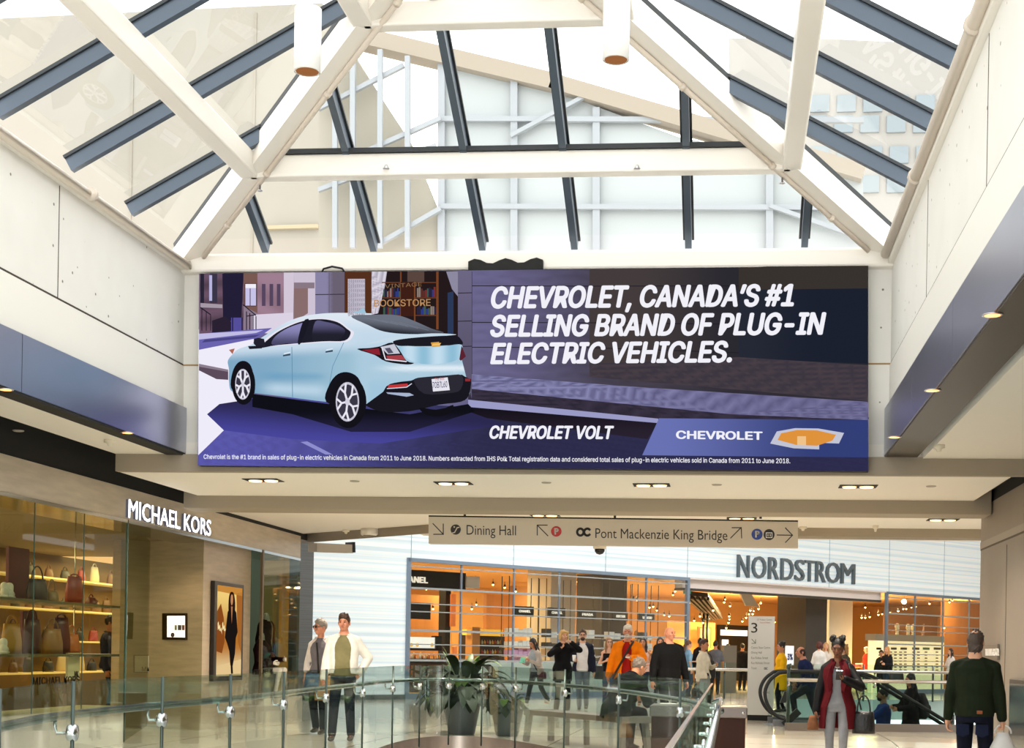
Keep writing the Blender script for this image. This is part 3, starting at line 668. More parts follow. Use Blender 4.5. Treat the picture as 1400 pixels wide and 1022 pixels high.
# ================================================================ floor, the two openings in it
def W2(px, d): p = at(px, CY, d); return (p.x, p.y)
void = [W2(0, 6.8), W2(101, 8.4), W2(223, 10.0), W2(316, 11.4), W2(389, 13.0), W2(447, 15.0), W2(497, 16.9), W2(538, 19.0), W2(575, 20.3), W2(615, 20.9), W2(660, 20.8), W2(706, 20.0), W2(773, 18.3), W2(847, 16.0), W2(931, 12.9), W2(985, 11.0)]
VX = -.12
void[-1] = (VX-.05, void[-1][1])
vcurve = crv(void, 6, closed=False)
edge = [(void[0][0], 2.0)] + vcurve + [(VX, void[-1][1]-.35), (VX, 2.0)]
esc = [W2(1090, 25.6), W2(1560, 25.2), W2(1500, 44.5), W2(1345, 44.6), W2(1275, 44.2), W2(1085, 43.0)]
YR0, YR1, ZLO, XRW = 22.5, 14.0, -.29, 4.2
def flat_fill(name, outlines, z, m):
    cu = bpy.data.curves.new('f', 'CURVE'); cu.dimensions = '2D'; cu.fill_mode = 'BOTH'
    for P in outlines:
        sp = cu.splines.new('POLY'); sp.points.add(len(P)-1); sp.use_cyclic_u = True
        for i, p in enumerate(P): sp.points[i].co = (p[0], p[1], 0, 1)
    ob = bpy.data.objects.new('f', cu); COL.objects.link(ob); bpy.context.view_layer.update()
    me = bpy.data.meshes.new_from_object(ob.evaluated_get(bpy.context.evaluated_depsgraph_get())); bpy.data.objects.remove(ob)
    mb = MB(); mb.add([(v.co.x, v.co.y, z) for v in me.vertices], [list(p.vertices) for p in me.polygons])
    o = mb.build(name, m, recalc=False); o['kind'] = 'structure'
    for p in o.data.polygons:
        if p.normal.z < 0: p.flip()
    return o
outer = [(-16, 2.0)] + edge + [(VX, void[-1][1]-.35), (VX, YR0), (XRW+16, YR0), (60, YR0), (60, 95), (-16, 95)]
outer = [(-16, 2.0)] + edge[:-2] + [(VX, void[-1][1]-.3), (VX, YR0), (60, YR0), (60, 95), (-16, 95)]
flat_fill('floor', [outer, esc], 0, m_floor)
struct('floor_ramp', MB().add([(VX, 2, ZLO), (XRW, 2, ZLO), (XRW, YR1, ZLO), (VX, YR1, ZLO), (XRW, YR0, 0), (VX, YR0, 0), (14, YR0, 0), (14, YR1, ZLO)], [(0, 1, 2, 3), (3, 2, 4, 5), (2, 7, 6, 4)]), m_floor)
b = MB(); b.prism([(VX, void[-1][1]-.35, ZLO-.3), (VX, YR0, -.3), (VX, YR0, 0), (VX, void[-1][1]-.35, 0)], (-.02, 0, 0)); struct('trim_11', b, m_taupe)
# slab edge round the opening (brushed steel)
b = MB(); P = edge; n = len(P)
b.add([(x, y, .03) for x, y in P]+[(x, y, -.55) for x, y in P], [(i, i+1, n+i+1, n+i) for i in range(n-1)], smooth=True)
struct('trim_12', b, mat('brushed_steel_slab_edge', '#a59a90', .25, metal=1.0, noise=.25, nscale=1.2, stretch=(3, 3, .05)))
b = MB(); E2 = esc; n = len(E2); b.add([(x, y, .0) for x, y in E2]+[(x, y, -.6) for x, y in E2], [(i, (i+1) % n, n+(i+1) % n, n+i) for i in range(n)])
struct('trim_13', b, mat('pale_slab_edge', '#c9d2d0', .5))
struct('floor_lower', MB().box((-16, 0, -4.7), (60, 60, -4.6)), mat('lower_storey_stone', '#cfd8d4', .3))
# ================================================================ curved glass balustrade round the near opening
bal = thing('glass_balustrade', 'clear glass balustrade with steel handrail curving round the opening in the floor', 'balustrade', (void[9][0], void[9][1], 0))
ZG = 1.035
def inset(P, k):
    out_ = []
    for i, p in enumerate(P):
        a, c = P[max(i-1, 0)], P[min(i+1, len(P)-1)]; dx, dy = c[0]-a[0], c[1]-a[1]; L = math.hypot(dx, dy); out_.append((p[0]+dy/L*k, p[1]-dx/L*k))
    return out_
G = vcurve; cutsI = [i*6 for i in range(len(void))]
m_edge = mat('green_glass_edge', '#3c5a52', .2); m_chrome = mat('satin_chrome', '#c4c6c8', .16, metal=1.0); m_rail = mat('handrail_steel', '#8a9492', .22, metal=1.0)
bm_glass = glass('balustrade_glass', '#dfeee8', gloss=.38)
for a, c in zip(cutsI, cutsI[1:]):
    seg = G[a:c+1]; n = len(seg)
    if n < 2: continue
    MB().add([(x, y, .03) for x, y in seg]+[(x, y, ZG) for x, y in seg], [(i, i+1, n+i+1, n+i) for i in range(n-1)], smooth=True).build('glass_panel', bm_glass, bal)
for i in cutsI:
    x, y = G[i]
    if i == cutsI[-1]: continue
    MB().tube([(x, y, -.1), (x, y, ZG)], .012, 8).build('post', mat('dark_post_steel', '#4b5652', .3, metal=.8), bal)
HR = inset(G, -.10)
zh = .83
for side in ('rail',):
    MB().tube([(x, y, zh) for x, y in HR], .026, 10).build('handrail', m_rail, bal)
for i in cutsI[1:-1]:
    x, y = G[i]; hx, hy = HR[i]; dx, dy = hx-x, hy-y; L = math.hypot(dx, dy); ux, uy = dx/L, dy/L
    zc = zh-.09
    b = MB(); b.lathe([(.0001, -.03), (.045, -.026), (.05, -.012), (.05, .012), (.045, .026), (.0001, .03)], 14, (x, y, zc), (ux, uy, 0)); br = b.build('clamp', m_chrome, bal)
    MB().tube([(x+ux*.02, y+uy*.02, zc), (x+ux*.09, y+uy*.09, zc-.005), (hx, hy, zc+.03), (hx, hy, zh-.02)], .011, 8).build('bracket_arm', m_chrome, br)
# the straight run beside the camera, seen end on
bal2 = thing('glass_balustrade', 'straight glass balustrade running towards the viewer with a row of star shaped clamps', 'balustrade', (VX, 8, 0))
ye = void[-1][1]-.3
GXa, HXa = -.135, -.07
MB().box((GXa-.007, 2.5, -.2), (GXa+.007, ye, ZG)).build('glass_panel', glass('end_on_glass', '#e4f0ea', gloss=.06), bal2)
MB().box((GXa-.0065, 2.5, ZG), (GXa+.0065, ye, ZG+.008)).build('edge_trim', m_chrome, bal2)
MB().tube([(GXa, ye, .9), (HXa, ye, .93), (HXa, ye-.1, .93), (HXa, 2.5, .93)], .017, 10).build('handrail', m_chrome, bal2)
for k in range(5):
    y = (10.15, 8.95, 7.85, 6.8, 5.85)[k]
    b = MB(); c = Vector(((GXa+HXa)/2, y, .885)); b.ell(c, (.034, .028, .009)); b.ell(c, (.010, .06, .010)); b.cone(c, c+Vector((0, 0, .022)), .015, .009)
    b.cone(c, c+Vector((HXa-c.x, 0, .02)), .007, .006); b.cone(c, c+Vector((GXa-c.x, 0, 0)), .009, .009); b.build('clamp', mat('white_metal_clamp', '#d9d9dc', .2, metal=.8), bal2)
# ================================================================ fashion shop on the left
def fx(px, py, X=XF): return atX(px, py, X)
Yend = fx(411, 745).y; zf0 = fx(411, 763).z; zf1 = fx(411, 728).z
m_trav2 = travertine('pale_travertine_fascia', '#c2b5a2')
struct('wall_shopfront_fascia', MB().box((XF-.75, YN, zf0), (XF, Yend, 3.23)), m_trav2)
struct('trim_14', MB().box((XF-.7, YN, zf0-.045), (XF+.012, Yend-.02, zf0-.002)), mat('mirror_soffit_strip', '#b8bcc0', .12, metal=1.0))
Ya, Yb, Yc, Yd, Ye_ = fx(171, 900).y, fx(213, 900, -8.75).y, fx(276, 900, -7.78).y, fx(341, 900, -7.78).y, fx(409, 900).y
SQ = fx(163, 900, -9.15)
struct('wall_shopfront_stone', MB().prism([(SQ.x, SQ.y, 0), (-8.85, Yb-.1, 0), (-7.78, Yc, 0), (-7.78, Yd, 0), (-7.95, Yd, 0), (-9.0, Yd, 0), (SQ.x-.15, SQ.y+.05, 0)], (0, 0, zf0)), m_trav)
struct('ceiling_shop', MB().box((-14, YN, zf0-.0), (XF-.75, Yend, zf0+.1)), mat('shop_ceiling', '#8a7a62', .8))
# shop room behind the left glass
m_shopw = mat('amber_shop_wall', '#7d6236', .7)
struct('wall_shop_back', MB().box((-12.2, YN, 0), (-12.1, 31.2, zf0)).box((-12.2, 31, 0), (-9.9, 31.2, zf0)), m_shopw)
b = MB().box((XF-.55, YN, 0), (XF+.02, fx(167, 965).y, fx(167, 965).z-.06)); struct('trim_15', b, mat('white_plinth_stone', '#d8d2c6', .4, noise=.06, nscale=3))
struct('trim_16', MB().box((XF-.6, YN, fx(167, 965).z-.06), (XF+.1, fx(173, 965).y, fx(167, 965).z)), mat('plinth_cap_stone', '#cbbfa6', .35))
m_tint = glass('greenish_shop_glass', '#dfe6cc', gloss=.5)
zpl = fx(167, 965).z
gl = struct('window_1', MB().add([(XF, YN, zpl), (XF, Ya, zpl), (XF, Ya, zf0), (XF, YN, zf0)], [(0, 1, 2, 3)]), m_tint)
for k, px in enumerate((45, 113)): y = fx(px, 850).y; MB().box((XF-.006, y-.004, zpl), (XF+.006, y+.004, zf0)).build('glass_joint', m_edge, gl)
gl2 = struct('window_2', MB().add([(XF, Ya, .02), (-8.82, Yb-.12, .02), (-8.82, Yb-.12, zf0), (XF, Ya, zf0)], [(0, 1, 2, 3)]), glass('green_return_glass', '#b9c9a8', gloss=.8))
MB().box((XF-.012, Ya-.012, .02), (XF+.012, Ya+.012, zf0)).build('glass_joint', m_edge, gl2)
# corner window with the dressed figures
zp3 = fx(380, 953).z
struct('trim_17', MB().box((XF-1.6, Yd+.1, 0), (XF+.05, Yend+.1, zp3)), mat('white_plinth_stone', '#d8d2c6', .4))
gl3 = struct('window_3', MB().add([(XF, Yd+.05, zp3), (XF, Yend, zp3), (XF, Yend, zf0), (XF, Yd+.05, zf0)], [(0, 1, 2, 3)]), glass('dark_green_glass', '#b4c8b8', gloss=.7))
MB().box((XF-.02, Yd, zp3), (XF+.02, Yd+.07, zf0)).build('window_frame', mat('bronze_frame', '#6b5a42', .4, metal=.6), gl3)
MB().add([(XF, Yend, zp3), (XF-1.7, Yend+.3, zp3), (XF-1.7, Yend+.3, zf0), (XF, Yend, zf0)], [(0, 1, 2, 3)]).build('return_pane', glass('dark_green_glass'), gl3)
struct('wall_shop_corner', MB().prism([(-9.3, Yd, 0), (-9.3, Yend+3, 0), (-9.5, Yend+3, 0), (-9.5, Yd, 0)], (0, 0, 3.2)), mat('dark_slatted_wall', '#3d4a44', .5))
# ---- letters of the shop sign, one mesh each
m_sign = mat('white_lit_letter', '#ffffff', .3, emit='#f4f6ff', estr=.95); m_ret = mat('letter_side_shade', '#7b7f96', .4)  # grey-blue of the letter sides is their shade put into the colour
nm = thing('shop_sign', 'raised white glowing shop name on the pale stone fascia of the left shop', 'sign', fx(228, 705)+Vector((.02, 0, 0)))
word = 'MICHAEL KORS'
ya, yb_ = fx(172, 695).y, fx(285, 717).y; zb_, zt_ = fx(172, 707).z, fx(172, 682).z
full, _ = text_geo(word, .009, plain=True); fx0, fx1 = min(v.x for v in full), max(v.x for v in full)
wsum = 0
adv = []
for i, ch in enumerate(word):
    if ch == ' ': continue
    pre, _ = text_geo(word[:i+1], .009, plain=True); one, _ = text_geo(ch, .009, plain=True)
    w = max(v.x for v in one)-min(v.x for v in one); xe = max(v.x for v in pre)
    adv.append((ch, (xe-w-fx0)/(fx1-fx0), (xe-fx0)/(fx1-fx0)))
for ch, u0, u1 in adv:
    Y_0, Y_1 = ya+(yb_-ya)*u0, ya+(yb_-ya)*u1
    b = MB(); text_fit(b, ch, ((XF, Y_0, zb_), (XF, Y_1, zb_), (XF, Y_0, zt_)), .009, depth=.035, lift=.0, plain=True)
    o = b.build('letter', m_ret, nm); b = MB(); text_fit(b, ch, ((XF, Y_0, zb_), (XF, Y_1, zb_), (XF, Y_0, zt_)), .009, lift=.038, plain=True); b.build('lit_face', m_sign, o)
# small lettering on the panes
for (x0, x1, y, h, px_) in ((44, 108, 936, 8, 'pane of the long shop window'), (344, 382, 922, 7, 'corner pane below the dressed figures')):
    b = MB(); a, c = fx(x0, y), fx(x1, y-3); text_fit(b, word, ((XF+.004, a.y, a.z), (XF+.004, c.y, a.z), (XF+.004, a.y, a.z+.085)), .02, depth=.004)
    tag(b.build('window_lettering', mat('dark_letter', '#2a2a28', .4)), f'small dark shop name on the {px_}', 'lettering')
# lit poster
PX = -7.78
pf = thing('lightbox_poster', 'backlit golden fashion poster of a woman in black in a dark frame on stone', 'poster', fx(306, 865, PX))
a, c = fx(285.5, 931, PX), fx(328, 799, PX)
MB().box((PX-.0, a.y, a.z), (PX+.07, c.y, c.z), .01).build('frame', mat('dark_bronze_frame', '#2c2620', .35, metal=.6), pf)
m_post = colour_attr_emit('poster_light', .95)
def pq(u, v): return Vector((PX+.073, a.y+(c.y-a.y)*u, c.z+(a.z-c.z)*v))
def ppoly(mb, P, col, k):
    bm = bmesh.new(); f = bm.faces.new([bm.verts.new((x, y, 0)) for x, y in P]); bmesh.ops.triangulate(bm, faces=[f])
    for _ in range(5 if callable(col) else 0):
        E = [e for e in bm.edges if e.calc_length() > .09]
        if not E: break
        bmesh.ops.subdivide_edges(bm, edges=E, cuts=1); bmesh.ops.triangulate(bm, faces=[f for f in bm.faces if len(f.verts) > 3])
    bm.verts.index_update(); mb.add([pq(v.co.x, v.co.y)+Vector((k*.001, 0, 0)) for v in bm.verts], [[v.index for v in f.verts] for f in bm.faces], col=[hexc(col(v.co.x, v.co.y)) if callable(col) else hexc(col) for v in bm.verts]); bm.free()
b = MB()
ppoly(b, [(.08, .04), (.93, .04), (.93, .95), (.08, .95)], lambda u, v: mixc(mixc(H('#f6d27c'), H('#b8742c'), sm(.1, .55, v)), H('#f2d8a0'), sm(.62, .9, v)*.8), 0)
ppoly(b, [(.08, .04), (.93, .04), (.93, .12), (.08, .1)], '#c98a3c', 1)
ppoly(b, [(.08, .3), (.2, .22), (.3, .36), (.34, .6), (.26, .72), (.08, .7)], '#8a4a1c', 1)
ppoly(b, [(.72, .1), (.93, .08), (.93, .72), (.8, .6)], '#a8662a', 1)
for k in range(7): ppoly(b, [(.1+.05*k, .42+.03*(k % 3)), (.13+.05*k, .40+.03*(k % 3)), (.15+.05*k, .47+.03*(k % 3)), (.11+.05*k, .49)], '#ffe9b0', 2)
ppoly(b, crv([(.5, .1), (.62, .1), (.68, .2), (.66, .3), (.56, .28), (.46, .3), (.45, .18)], 3), '#2c1a12', 3)          # hair
ppoly(b, crv([(.53, .125), (.59, .125), (.6, .19), (.56, .23), (.52, .19)], 3), '#c98a5c', 4)                          # face
ppoly(b, [(.42, .3), (.52, .24), (.6, .24), (.72, .3), (.78, .5), (.72, .56), (.7, .72), (.62, .86), (.54, .84), (.5, .7), (.42, .62), (.34, .56)], '#1c1614', 5)
ppoly(b, [(.53, .24), (.59, .24), (.565, .42)], '#b9794e', 6)
ppoly(b, [(.08, .85), (.93, .78), (.93, .95), (.08, .95)], '#e8c890', 2)
ppoly(b, [(.55, .84), (.62, .84), (.64, .93), (.57, .93)], '#1c1614', 6)
b.build('poster_picture', m_post, pf)
# small lit niche and marble plate (on the angled stone)
PA, PB = Vector((-8.85, Yb-.1, 0)), Vector((-7.78, Yc, 0)); NA = Vector((PB.y-PA.y, -(PB.x-PA.x), 0)).normalized()
def sa(px, py, lift=0.0): return hit(px, py, PA+NA*lift, NA)
def slab(corn, lift0, lift1):
    return MB().prism([sa(px, py, lift0) for px, py in corn], NA*(lift1-lift0))
nt_ = thing('display_niche', 'small bright display niche in a bronze frame on the angled stone wall', 'display', sa(240, 856))
slab([(225, 838), (256.5, 838), (256.5, 874.5), (225, 874)], .0, .05).build('frame', mat('bronze_niche_frame', '#4a3a26', .3, metal=.8), nt_)
slab([(228.5, 841.5), (253, 841.5), (253, 871), (228.5, 870.5)], .051, .053).build('lit_back', mat('lit_niche_white', '#ffffff', .5, emit='#fff3ec', estr=.95), nt_)
for k, (x0, x1, cc) in enumerate(((239, 242, '#9a9a86'), (243.5, 248, '#5a5450'), (249, 252.5, '#8a5a48'))): slab([(x0, 854), (x1, 854), (x1, 861), (x0, 861)], .054, .06).build('card', mat('card_'+str(k), cc, .6), nt_)
MB().ell(sa(236, 867.5, .07), (.03, .02, .035)).build('perfume_bottle', mat('dark_glass_bottle', '#3a2a22', .2), nt_)
PC, PD = Vector((SQ.x, SQ.y, 0)), Vector((-8.85, Yb-.1, 0)); NA2 = Vector((PD.y-PC.y, -(PD.x-PC.x), 0)).normalized()
def sa(px, py, lift=0.0): return hit(px, py, PC+NA2*lift, NA2)
NA = NA2
mp = thing('marble_plate', 'small square marble plate with dark initials low on the stone behind green glass', 'plate', sa(195, 907))
slab([(182.3, 894.6), (207.2, 894.6), (207.2, 919.2), (182.3, 919.2)], 0, .025).build('plate_edge', mat('dark_plate_edge', '#2a2420', .5), mp)
slab([(183.5, 896), (206, 896), (206, 918), (183.5, 918)], 0, .04).build('plate', mat('white_marble_plate', '#efe8dc', .3, noise=.12, nscale=6), mp)
b = MB(); text_fit(b, 'MK', (sa(194, 917, .042), sa(205, 917, .042), sa(194, 911, .042)), .0, depth=.004); b.build('lettering', mat('dark_letter', '#2a2a28', .4), mp)
lamp('shop_ceiling_lamp', 'AREA', (-10.2, 15.5, zf0-.1), 280, (1, .76, .40), 2.5, size_y=7); lamp('shop_ceiling_lamp', 'AREA', (-10.9, 25.5, zf0-.1), 160, (1, .74, .38), 1.6, size_y=5)
for k in (0, 1):
    l = lamp('window_downlight', 'SPOT', (-8.1, Yd+.6+k*1.1, zf0-.03), 60, (1, .85, .62), .03); l.data.energy = 260; l.data.spot_size = 2.2; l.data.spot_blend = .6
for k in (0, 1):
    l = lamp('entry_downlight', 'SPOT', (-8.25, Ya+.9+k*1.5, zf0-.03), 90, (1, .78, .5), .03); l.data.energy = 330; l.data.spot_size = 2.4; l.data.spot_blend = .6
# ================================================================ department store at the far end
NP1 = spot(557, 36.8); NP2 = spot(1340, 55.0)
ND = (NP2-NP1); ND.z = 0; NDL = ND.length; ND.normalize(); NN = Vector((ND.y, -ND.x, 0))       # along the front, and out towards the mall
Z3 = Vector((0, 0, 1))
def nw(px, py, off=0.0): return hit(px, py, NP1-NN*off, NN)
def nbox(mb, px0, py0, px1, py1, off, depth, dz0=0, dz1=0):
    a, c = nw(px0, py1, off), nw(px1, py0, off); u0, u1 = (a-NP1).dot(ND), (c-NP1).dot(ND); z0, z1 = sorted((a.z+dz0, c.z+dz1))
    ctr = NP1+ND*((u0+u1)/2)-NN*(off+depth/2); ctr.z = (z0+z1)/2
    return mb.frame_box(ctr, ND, NN, Z3, abs(u1-u0)/2, depth/2, (z1-z0)/2)
def ubox(mb, u0, u1, z0, z1, off, depth):
    ctr = NP1+ND*((u0+u1)/2)-NN*(off+depth/2); ctr.z = (z0+z1)/2
    return mb.frame_box(ctr, ND, NN, Z3, abs(u1-u0)/2, depth/2, (z1-z0)/2)
def uof(px, off=0.0): return (nw(px, 880, off)-NP1).dot(ND)
def P_(u, z, off): p = NP1+ND*u-NN*off; p.z = z; return p
ZW = nw(557, 762).z; ZWT = 6.3
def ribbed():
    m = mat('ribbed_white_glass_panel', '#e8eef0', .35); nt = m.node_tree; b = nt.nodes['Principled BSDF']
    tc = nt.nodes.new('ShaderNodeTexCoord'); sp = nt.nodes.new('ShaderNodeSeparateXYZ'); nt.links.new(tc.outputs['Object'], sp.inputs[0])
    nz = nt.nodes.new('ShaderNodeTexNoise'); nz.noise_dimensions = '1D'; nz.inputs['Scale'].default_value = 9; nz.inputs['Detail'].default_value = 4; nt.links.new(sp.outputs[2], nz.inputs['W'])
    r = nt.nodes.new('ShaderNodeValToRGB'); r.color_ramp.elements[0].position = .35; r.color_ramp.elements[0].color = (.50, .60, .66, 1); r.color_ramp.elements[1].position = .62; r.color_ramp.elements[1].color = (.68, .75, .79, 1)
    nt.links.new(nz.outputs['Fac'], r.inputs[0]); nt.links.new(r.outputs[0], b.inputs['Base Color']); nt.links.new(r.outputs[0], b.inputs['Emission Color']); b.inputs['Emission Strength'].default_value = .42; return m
m_rib = ribbed()
uL, uF, uE0, uE1, uR = uof(427), uof(555), uof(940), uof(1212), uof(1440)
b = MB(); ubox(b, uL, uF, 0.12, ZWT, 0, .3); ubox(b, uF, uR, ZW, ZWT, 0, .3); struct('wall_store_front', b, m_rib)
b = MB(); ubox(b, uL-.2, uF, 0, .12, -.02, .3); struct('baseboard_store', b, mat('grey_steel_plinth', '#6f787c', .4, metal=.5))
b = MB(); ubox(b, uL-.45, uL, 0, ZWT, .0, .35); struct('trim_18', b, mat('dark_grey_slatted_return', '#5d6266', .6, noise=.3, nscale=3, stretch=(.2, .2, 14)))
b = MB()
for px in (560, 700, 826, 938, 1132, 1214, 1289): u = uof(px); ubox(b, u-.012, u+.012, ZW, ZWT, -.004, .01)
struct('trim_19', b, mat('pale_blue_joint', '#9db4c4', .4))
m_bf = mat('blue_grey_window_frame', '#7f93ab', .35, metal=.4)
b = MB(); ubox(b, uF-.02, uF+.1, 0, ZW, -.04, .14); ubox(b, uF, uE0, ZW-.09, ZW, -.04, .14); ubox(b, uE1, uR, ZW-.09, ZW, -.04, .14); ubox(b, uE0-.06, uE0+.05, 0, ZW, -.02, .1); ubox(b, uE1-.05, uE1+.05, 0, ZW, -.02, .1)
struct('trim_20', b, m_bf)
b = MB(); ubox(b, uE0, uE1, ZW-.04, ZW+.02, .0, 1.4); ubox(b, uE0, uE1, ZW-.30, ZW-.04, .25, .3); struct('ceiling_store_entrance', b, mat('pinkish_white_soffit', '#e4dcdc', .5))
b = MB(); ubox(b, uE0, uE1, ZW-.37, ZW-.30, .24, .3); struct('trim_21', b, mat('dark_door_head', '#37332f', .6))
# glazing with horizontal rails
m_sg = glass('store_front_glass', '#f0f5f4', gloss=.22)
m_hr = mat('bright_steel_rail', '#c9d6e0', .25, metal=.7, emit='#c9d6e0', estr=0)
zr = [EYE+(887.5-y)/54.3 for y in (773, 803, 824, 835, 861, 880, 893, 902)]
for nm, u0, u1, vs_ in (('window_4', uF, uE0, (630, 702, 764, 883)), ('window_5', uE1, uR, (1251, 1289, 1325))):
    w = struct(nm, MB().add([P_(u0, .15, .03), P_(u1, .15, .03), P_(u1, ZW, .03), P_(u0, ZW, .03)], [(0, 1, 2, 3)]), m_sg)
    for k, z in enumerate(zr):
        b = MB(); ubox(b, u0, u1, z-(.026 if k in (1, 4, 7) else .014), z+(.026 if k in (1, 4, 7) else .014), -.02, .05); b.build('glazing_rail', m_hr, w)
    for px in vs_: u = uof(px); b = MB(); ubox(b, u-.02, u+.02, .15, ZW, 0, .05); b.build('glazing_post', m_bf, w)
    b = MB(); ubox(b, u0, u1, 0, .15, -.02, .12); b.build('sill', m_bf, w)
# low mirror-like panel along the foot of the display windows
b = MB(); ubox(b, uof(660), uE0-.1, .15, .95, .3, .06); struct('trim_22', b, mat('pale_aqua_back_panel', '#cfdedc', .4))
# interior
m_tan = mat('tan_store_wall', '#b98a52', .7); m_tan2 = mat('warm_timber_panel', '#a8703a', .55, noise=.15, nscale=1.2, stretch=(3, 3, .3)); m_oc2 = mat('tan_store_ceiling', '#c99a5e', .8)
DEP = 15.0
b = MB(); ubox(b, uL-3, uR+6, 3.75, 3.9, .35, DEP); struct('ceiling_store', b, m_oc2)
b = MB(); ubox(b, uL-3, uR+6, 0, 3.75, DEP, .2); struct('wall_store_back', b, m_tan)
b = MB(); ubox(b, uL-3.2, uL-3, 0, 3.75, .3, DEP); ubox(b, uR+6, uR+6.2, 0, 3.75, .3, DEP); struct('wall_store_sides', b, m_tan)
for k, (p0, p1, y0, off) in enumerate(((560, 604, 812, 6.5), (618, 660, 806, 8.5), (664, 700, 812, 9.0), (700, 735, 800, 10), (786, 822, 800, 7.0), (1212, 1290, 838, 9), (1291, 1345, 812, 5))):
    a, c = uof(p0, off), uof(p1, off); b = MB(); ubox(b, a, c, 0, nw(p0, y0, off).z, off, .2); struct(f'partition_{k+1}', b, m_tan2 if k % 2 == 0 else m_tan)
# columns
def column(px0, px1, off, m, name): a, c = uof(px0, off), uof(px1, off); b = MB(); ubox(b, a, c, 0, 3.75, off, abs(c-a)); struct(name, b, m)
column(752, 786, 3.0, mat('white_column_paint', '#d9d2c4', .6), 'column')
column(822, 856, 3.4, mat('charcoal_column_paint', '#3b3a3a', .6), 'column')
column(1101, 1130, 1.6, mat('charcoal_column_paint', '#3b3a3a', .6), 'column')
column(1133, 1165, 2.2, mat('white_column_paint', '#d9d2c4', .6), 'column')
# letters over the entrance
m_let = mat('slate_grey_letter', '#5d6a72', .35, metal=.4)
ns = thing('store_sign', 'large slate grey raised department store name on the glowing white front', 'sign', nw(1085, 780))
word = 'NORDSTROM'
xs = [(1005, 1020.5), (1025, 1043.5), (1047.5, 1061), (1064.5, 1081), (1083.5, 1096), (1097, 1109.5), (1112, 1125), (1126, 1144.5), (1146.5, 1165)]
for ch, (x0, x1) in zip(word, xs):
    f = lambda x: (757.5+(x-1005)*.083, 788.5+(x-1005)*.061)
    b = MB(); zt_, zb_ = nw(x0, f(x0)[0]).z, nw(x0, f(x0)[1]).z
    u0, u1 = uof(x0), uof(x1); text_fit(b, ch, (P_(u0, zb_, 0), P_(u1, zb_, 0), P_(u0, zt_, 0)), 0, depth=.09, plain=True); b.build('letter', m_let, ns)
# ---------------------------------------------------------------- cosmetics hall behind the left window
m_blk = mat('black_lacquer', '#15140f', .3); m_wht = mat('white_letter_face', '#f2f0ea', .5, emit='#fff4e4', estr=.3)  # faint glow put into the white letters as emission
def nsign(name, label, rect, off, depth, txt=None, trect=None, m=None, bold=.03, group=None, tm=None):
    px0, py0, px1, py1 = rect; t = thing(name, label, 'sign', nw((px0+px1)/2, (py0+py1)/2, off), group=group); b = MB(); nbox(b, px0, py0, px1, py1, off, depth); b.build('board', m or m_blk, t)
    if txt:
        x0, y0, x1, y1 = trect; a, c, d = nw(x0, y1, off-.012), nw(x1, y1, off-.012), nw(x0, y0, off-.012); c.z = a.z; d = Vector((a.x, a.y, d.z))
        b = MB(); text_fit(b, txt, (a, c, d), bold, depth=.01); b.build('lettering', tm or m_wht, t)
    return t
t = nsign('fascia_sign', 'long black fascia with cut off white lettering at the left end of the store window', (548, 783, 637, 802), 2.0, .4, 'CHANEL', (543, 786, 585, 795), bold=.05)
tag((lambda b: (nbox(b, 637.5, 788, 656, 803, 1.95, .3), b.build('white_panel', mat('white_sign_panel', '#d9d6d0', .5)))[1])(MB()), 'blank pale panel at the end of the long black fascia', 'panel')
tag((lambda b: (nbox(b, 559, 824, 589, 845.5, 1.6, .1), b.build('hanging_board', m_blk))[1])(MB()), 'plain black hanging board above the lit perfume counter', 'board')
m_gold = mat('lit_gold_shelf', '#e8b848', .4, emit='#ffc850', estr=.55)
ct = thing('perfume_counter', 'black perfume counter with a lit white panel at the left end of the store window', 'counter', P_(uof(620, .5), 0, .5))
b = MB(); ubox(b, uF+.12, uof(688, .6), .9, 1.02, .5, .7); b.build('counter_top', m_blk, ct)
b = MB(); ubox(b, uF+.15, uof(684, .6), .15, .9, .55, .6); b.build('counter_body', mat('brown_counter_front', '#5c3d22', .5, noise=.3, nscale=2), ct)
b = MB(); nbox(b, 559, 871, 596, 886, .95, .06); b.build('lit_panel', mat('lit_white_panel', '#e8e8e0', .5, emit='#fffaf0', estr=.55), ct)
b = MB(); nbox(b, 596, 869, 604, 888, .9, .2); nbox(b, 559, 886, 604, 888.5, .9, .2); b.build('panel_frame', m_blk, ct)
for k, x in enumerate((562.5, 570.5, 590.5)): p = nw(x, 881, .93); b = MB(); b.ell(p, (.05, .03, .05)); b.build('gold_emblem', m_gold, ct)
rnd = random.Random(11); bot = None
for k in range(20):
    x = 560+k*2.4+rnd.uniform(-.6, .6); h = rnd.uniform(.07, .16); base = P_(uof(x, .75), 1.02, .62+rnd.random()*.4); w = rnd.uniform(.018, .03)
    m = mat('perfume_glass_%d' % (k % 4), ['#d98a3a', '#e6c9a0', '#b85a2a', '#f0e0c0'][k % 4], .15, emit=['#d98a3a', '#e6c9a0', '#b85a2a', '#f0e0c0'][k % 4], estr=.12)
    t = thing('perfume_bottle', 'small warm coloured perfume bottle standing on the black counter', 'bottle', base, group='perfume bottles on the black counter')
    MB().lathe([(w, 0), (w, h*.65), (w*.4, h*.72), (w*.4, h*.8)], 8, base).build('flask', m, t); MB().lathe([(w*.5, h*.8), (w*.5, h)], 8, base).build('stopper', m_gold, t)
b = MB(); nbox(b, 608, 805, 616.5, 905, 2.6, .3); struct('column', b, m_blk)
tag((lambda b: (nbox(b, 616.5, 812, 623.5, 856, 2.5, .06), b.build('banner', mat('lit_portrait_banner', '#c8682c', .5, emit='#e87a3a', estr=.6, noise=.5, nscale=1.6)))[1])(MB()), 'tall narrow glowing orange banner beside the black column', 'banner')
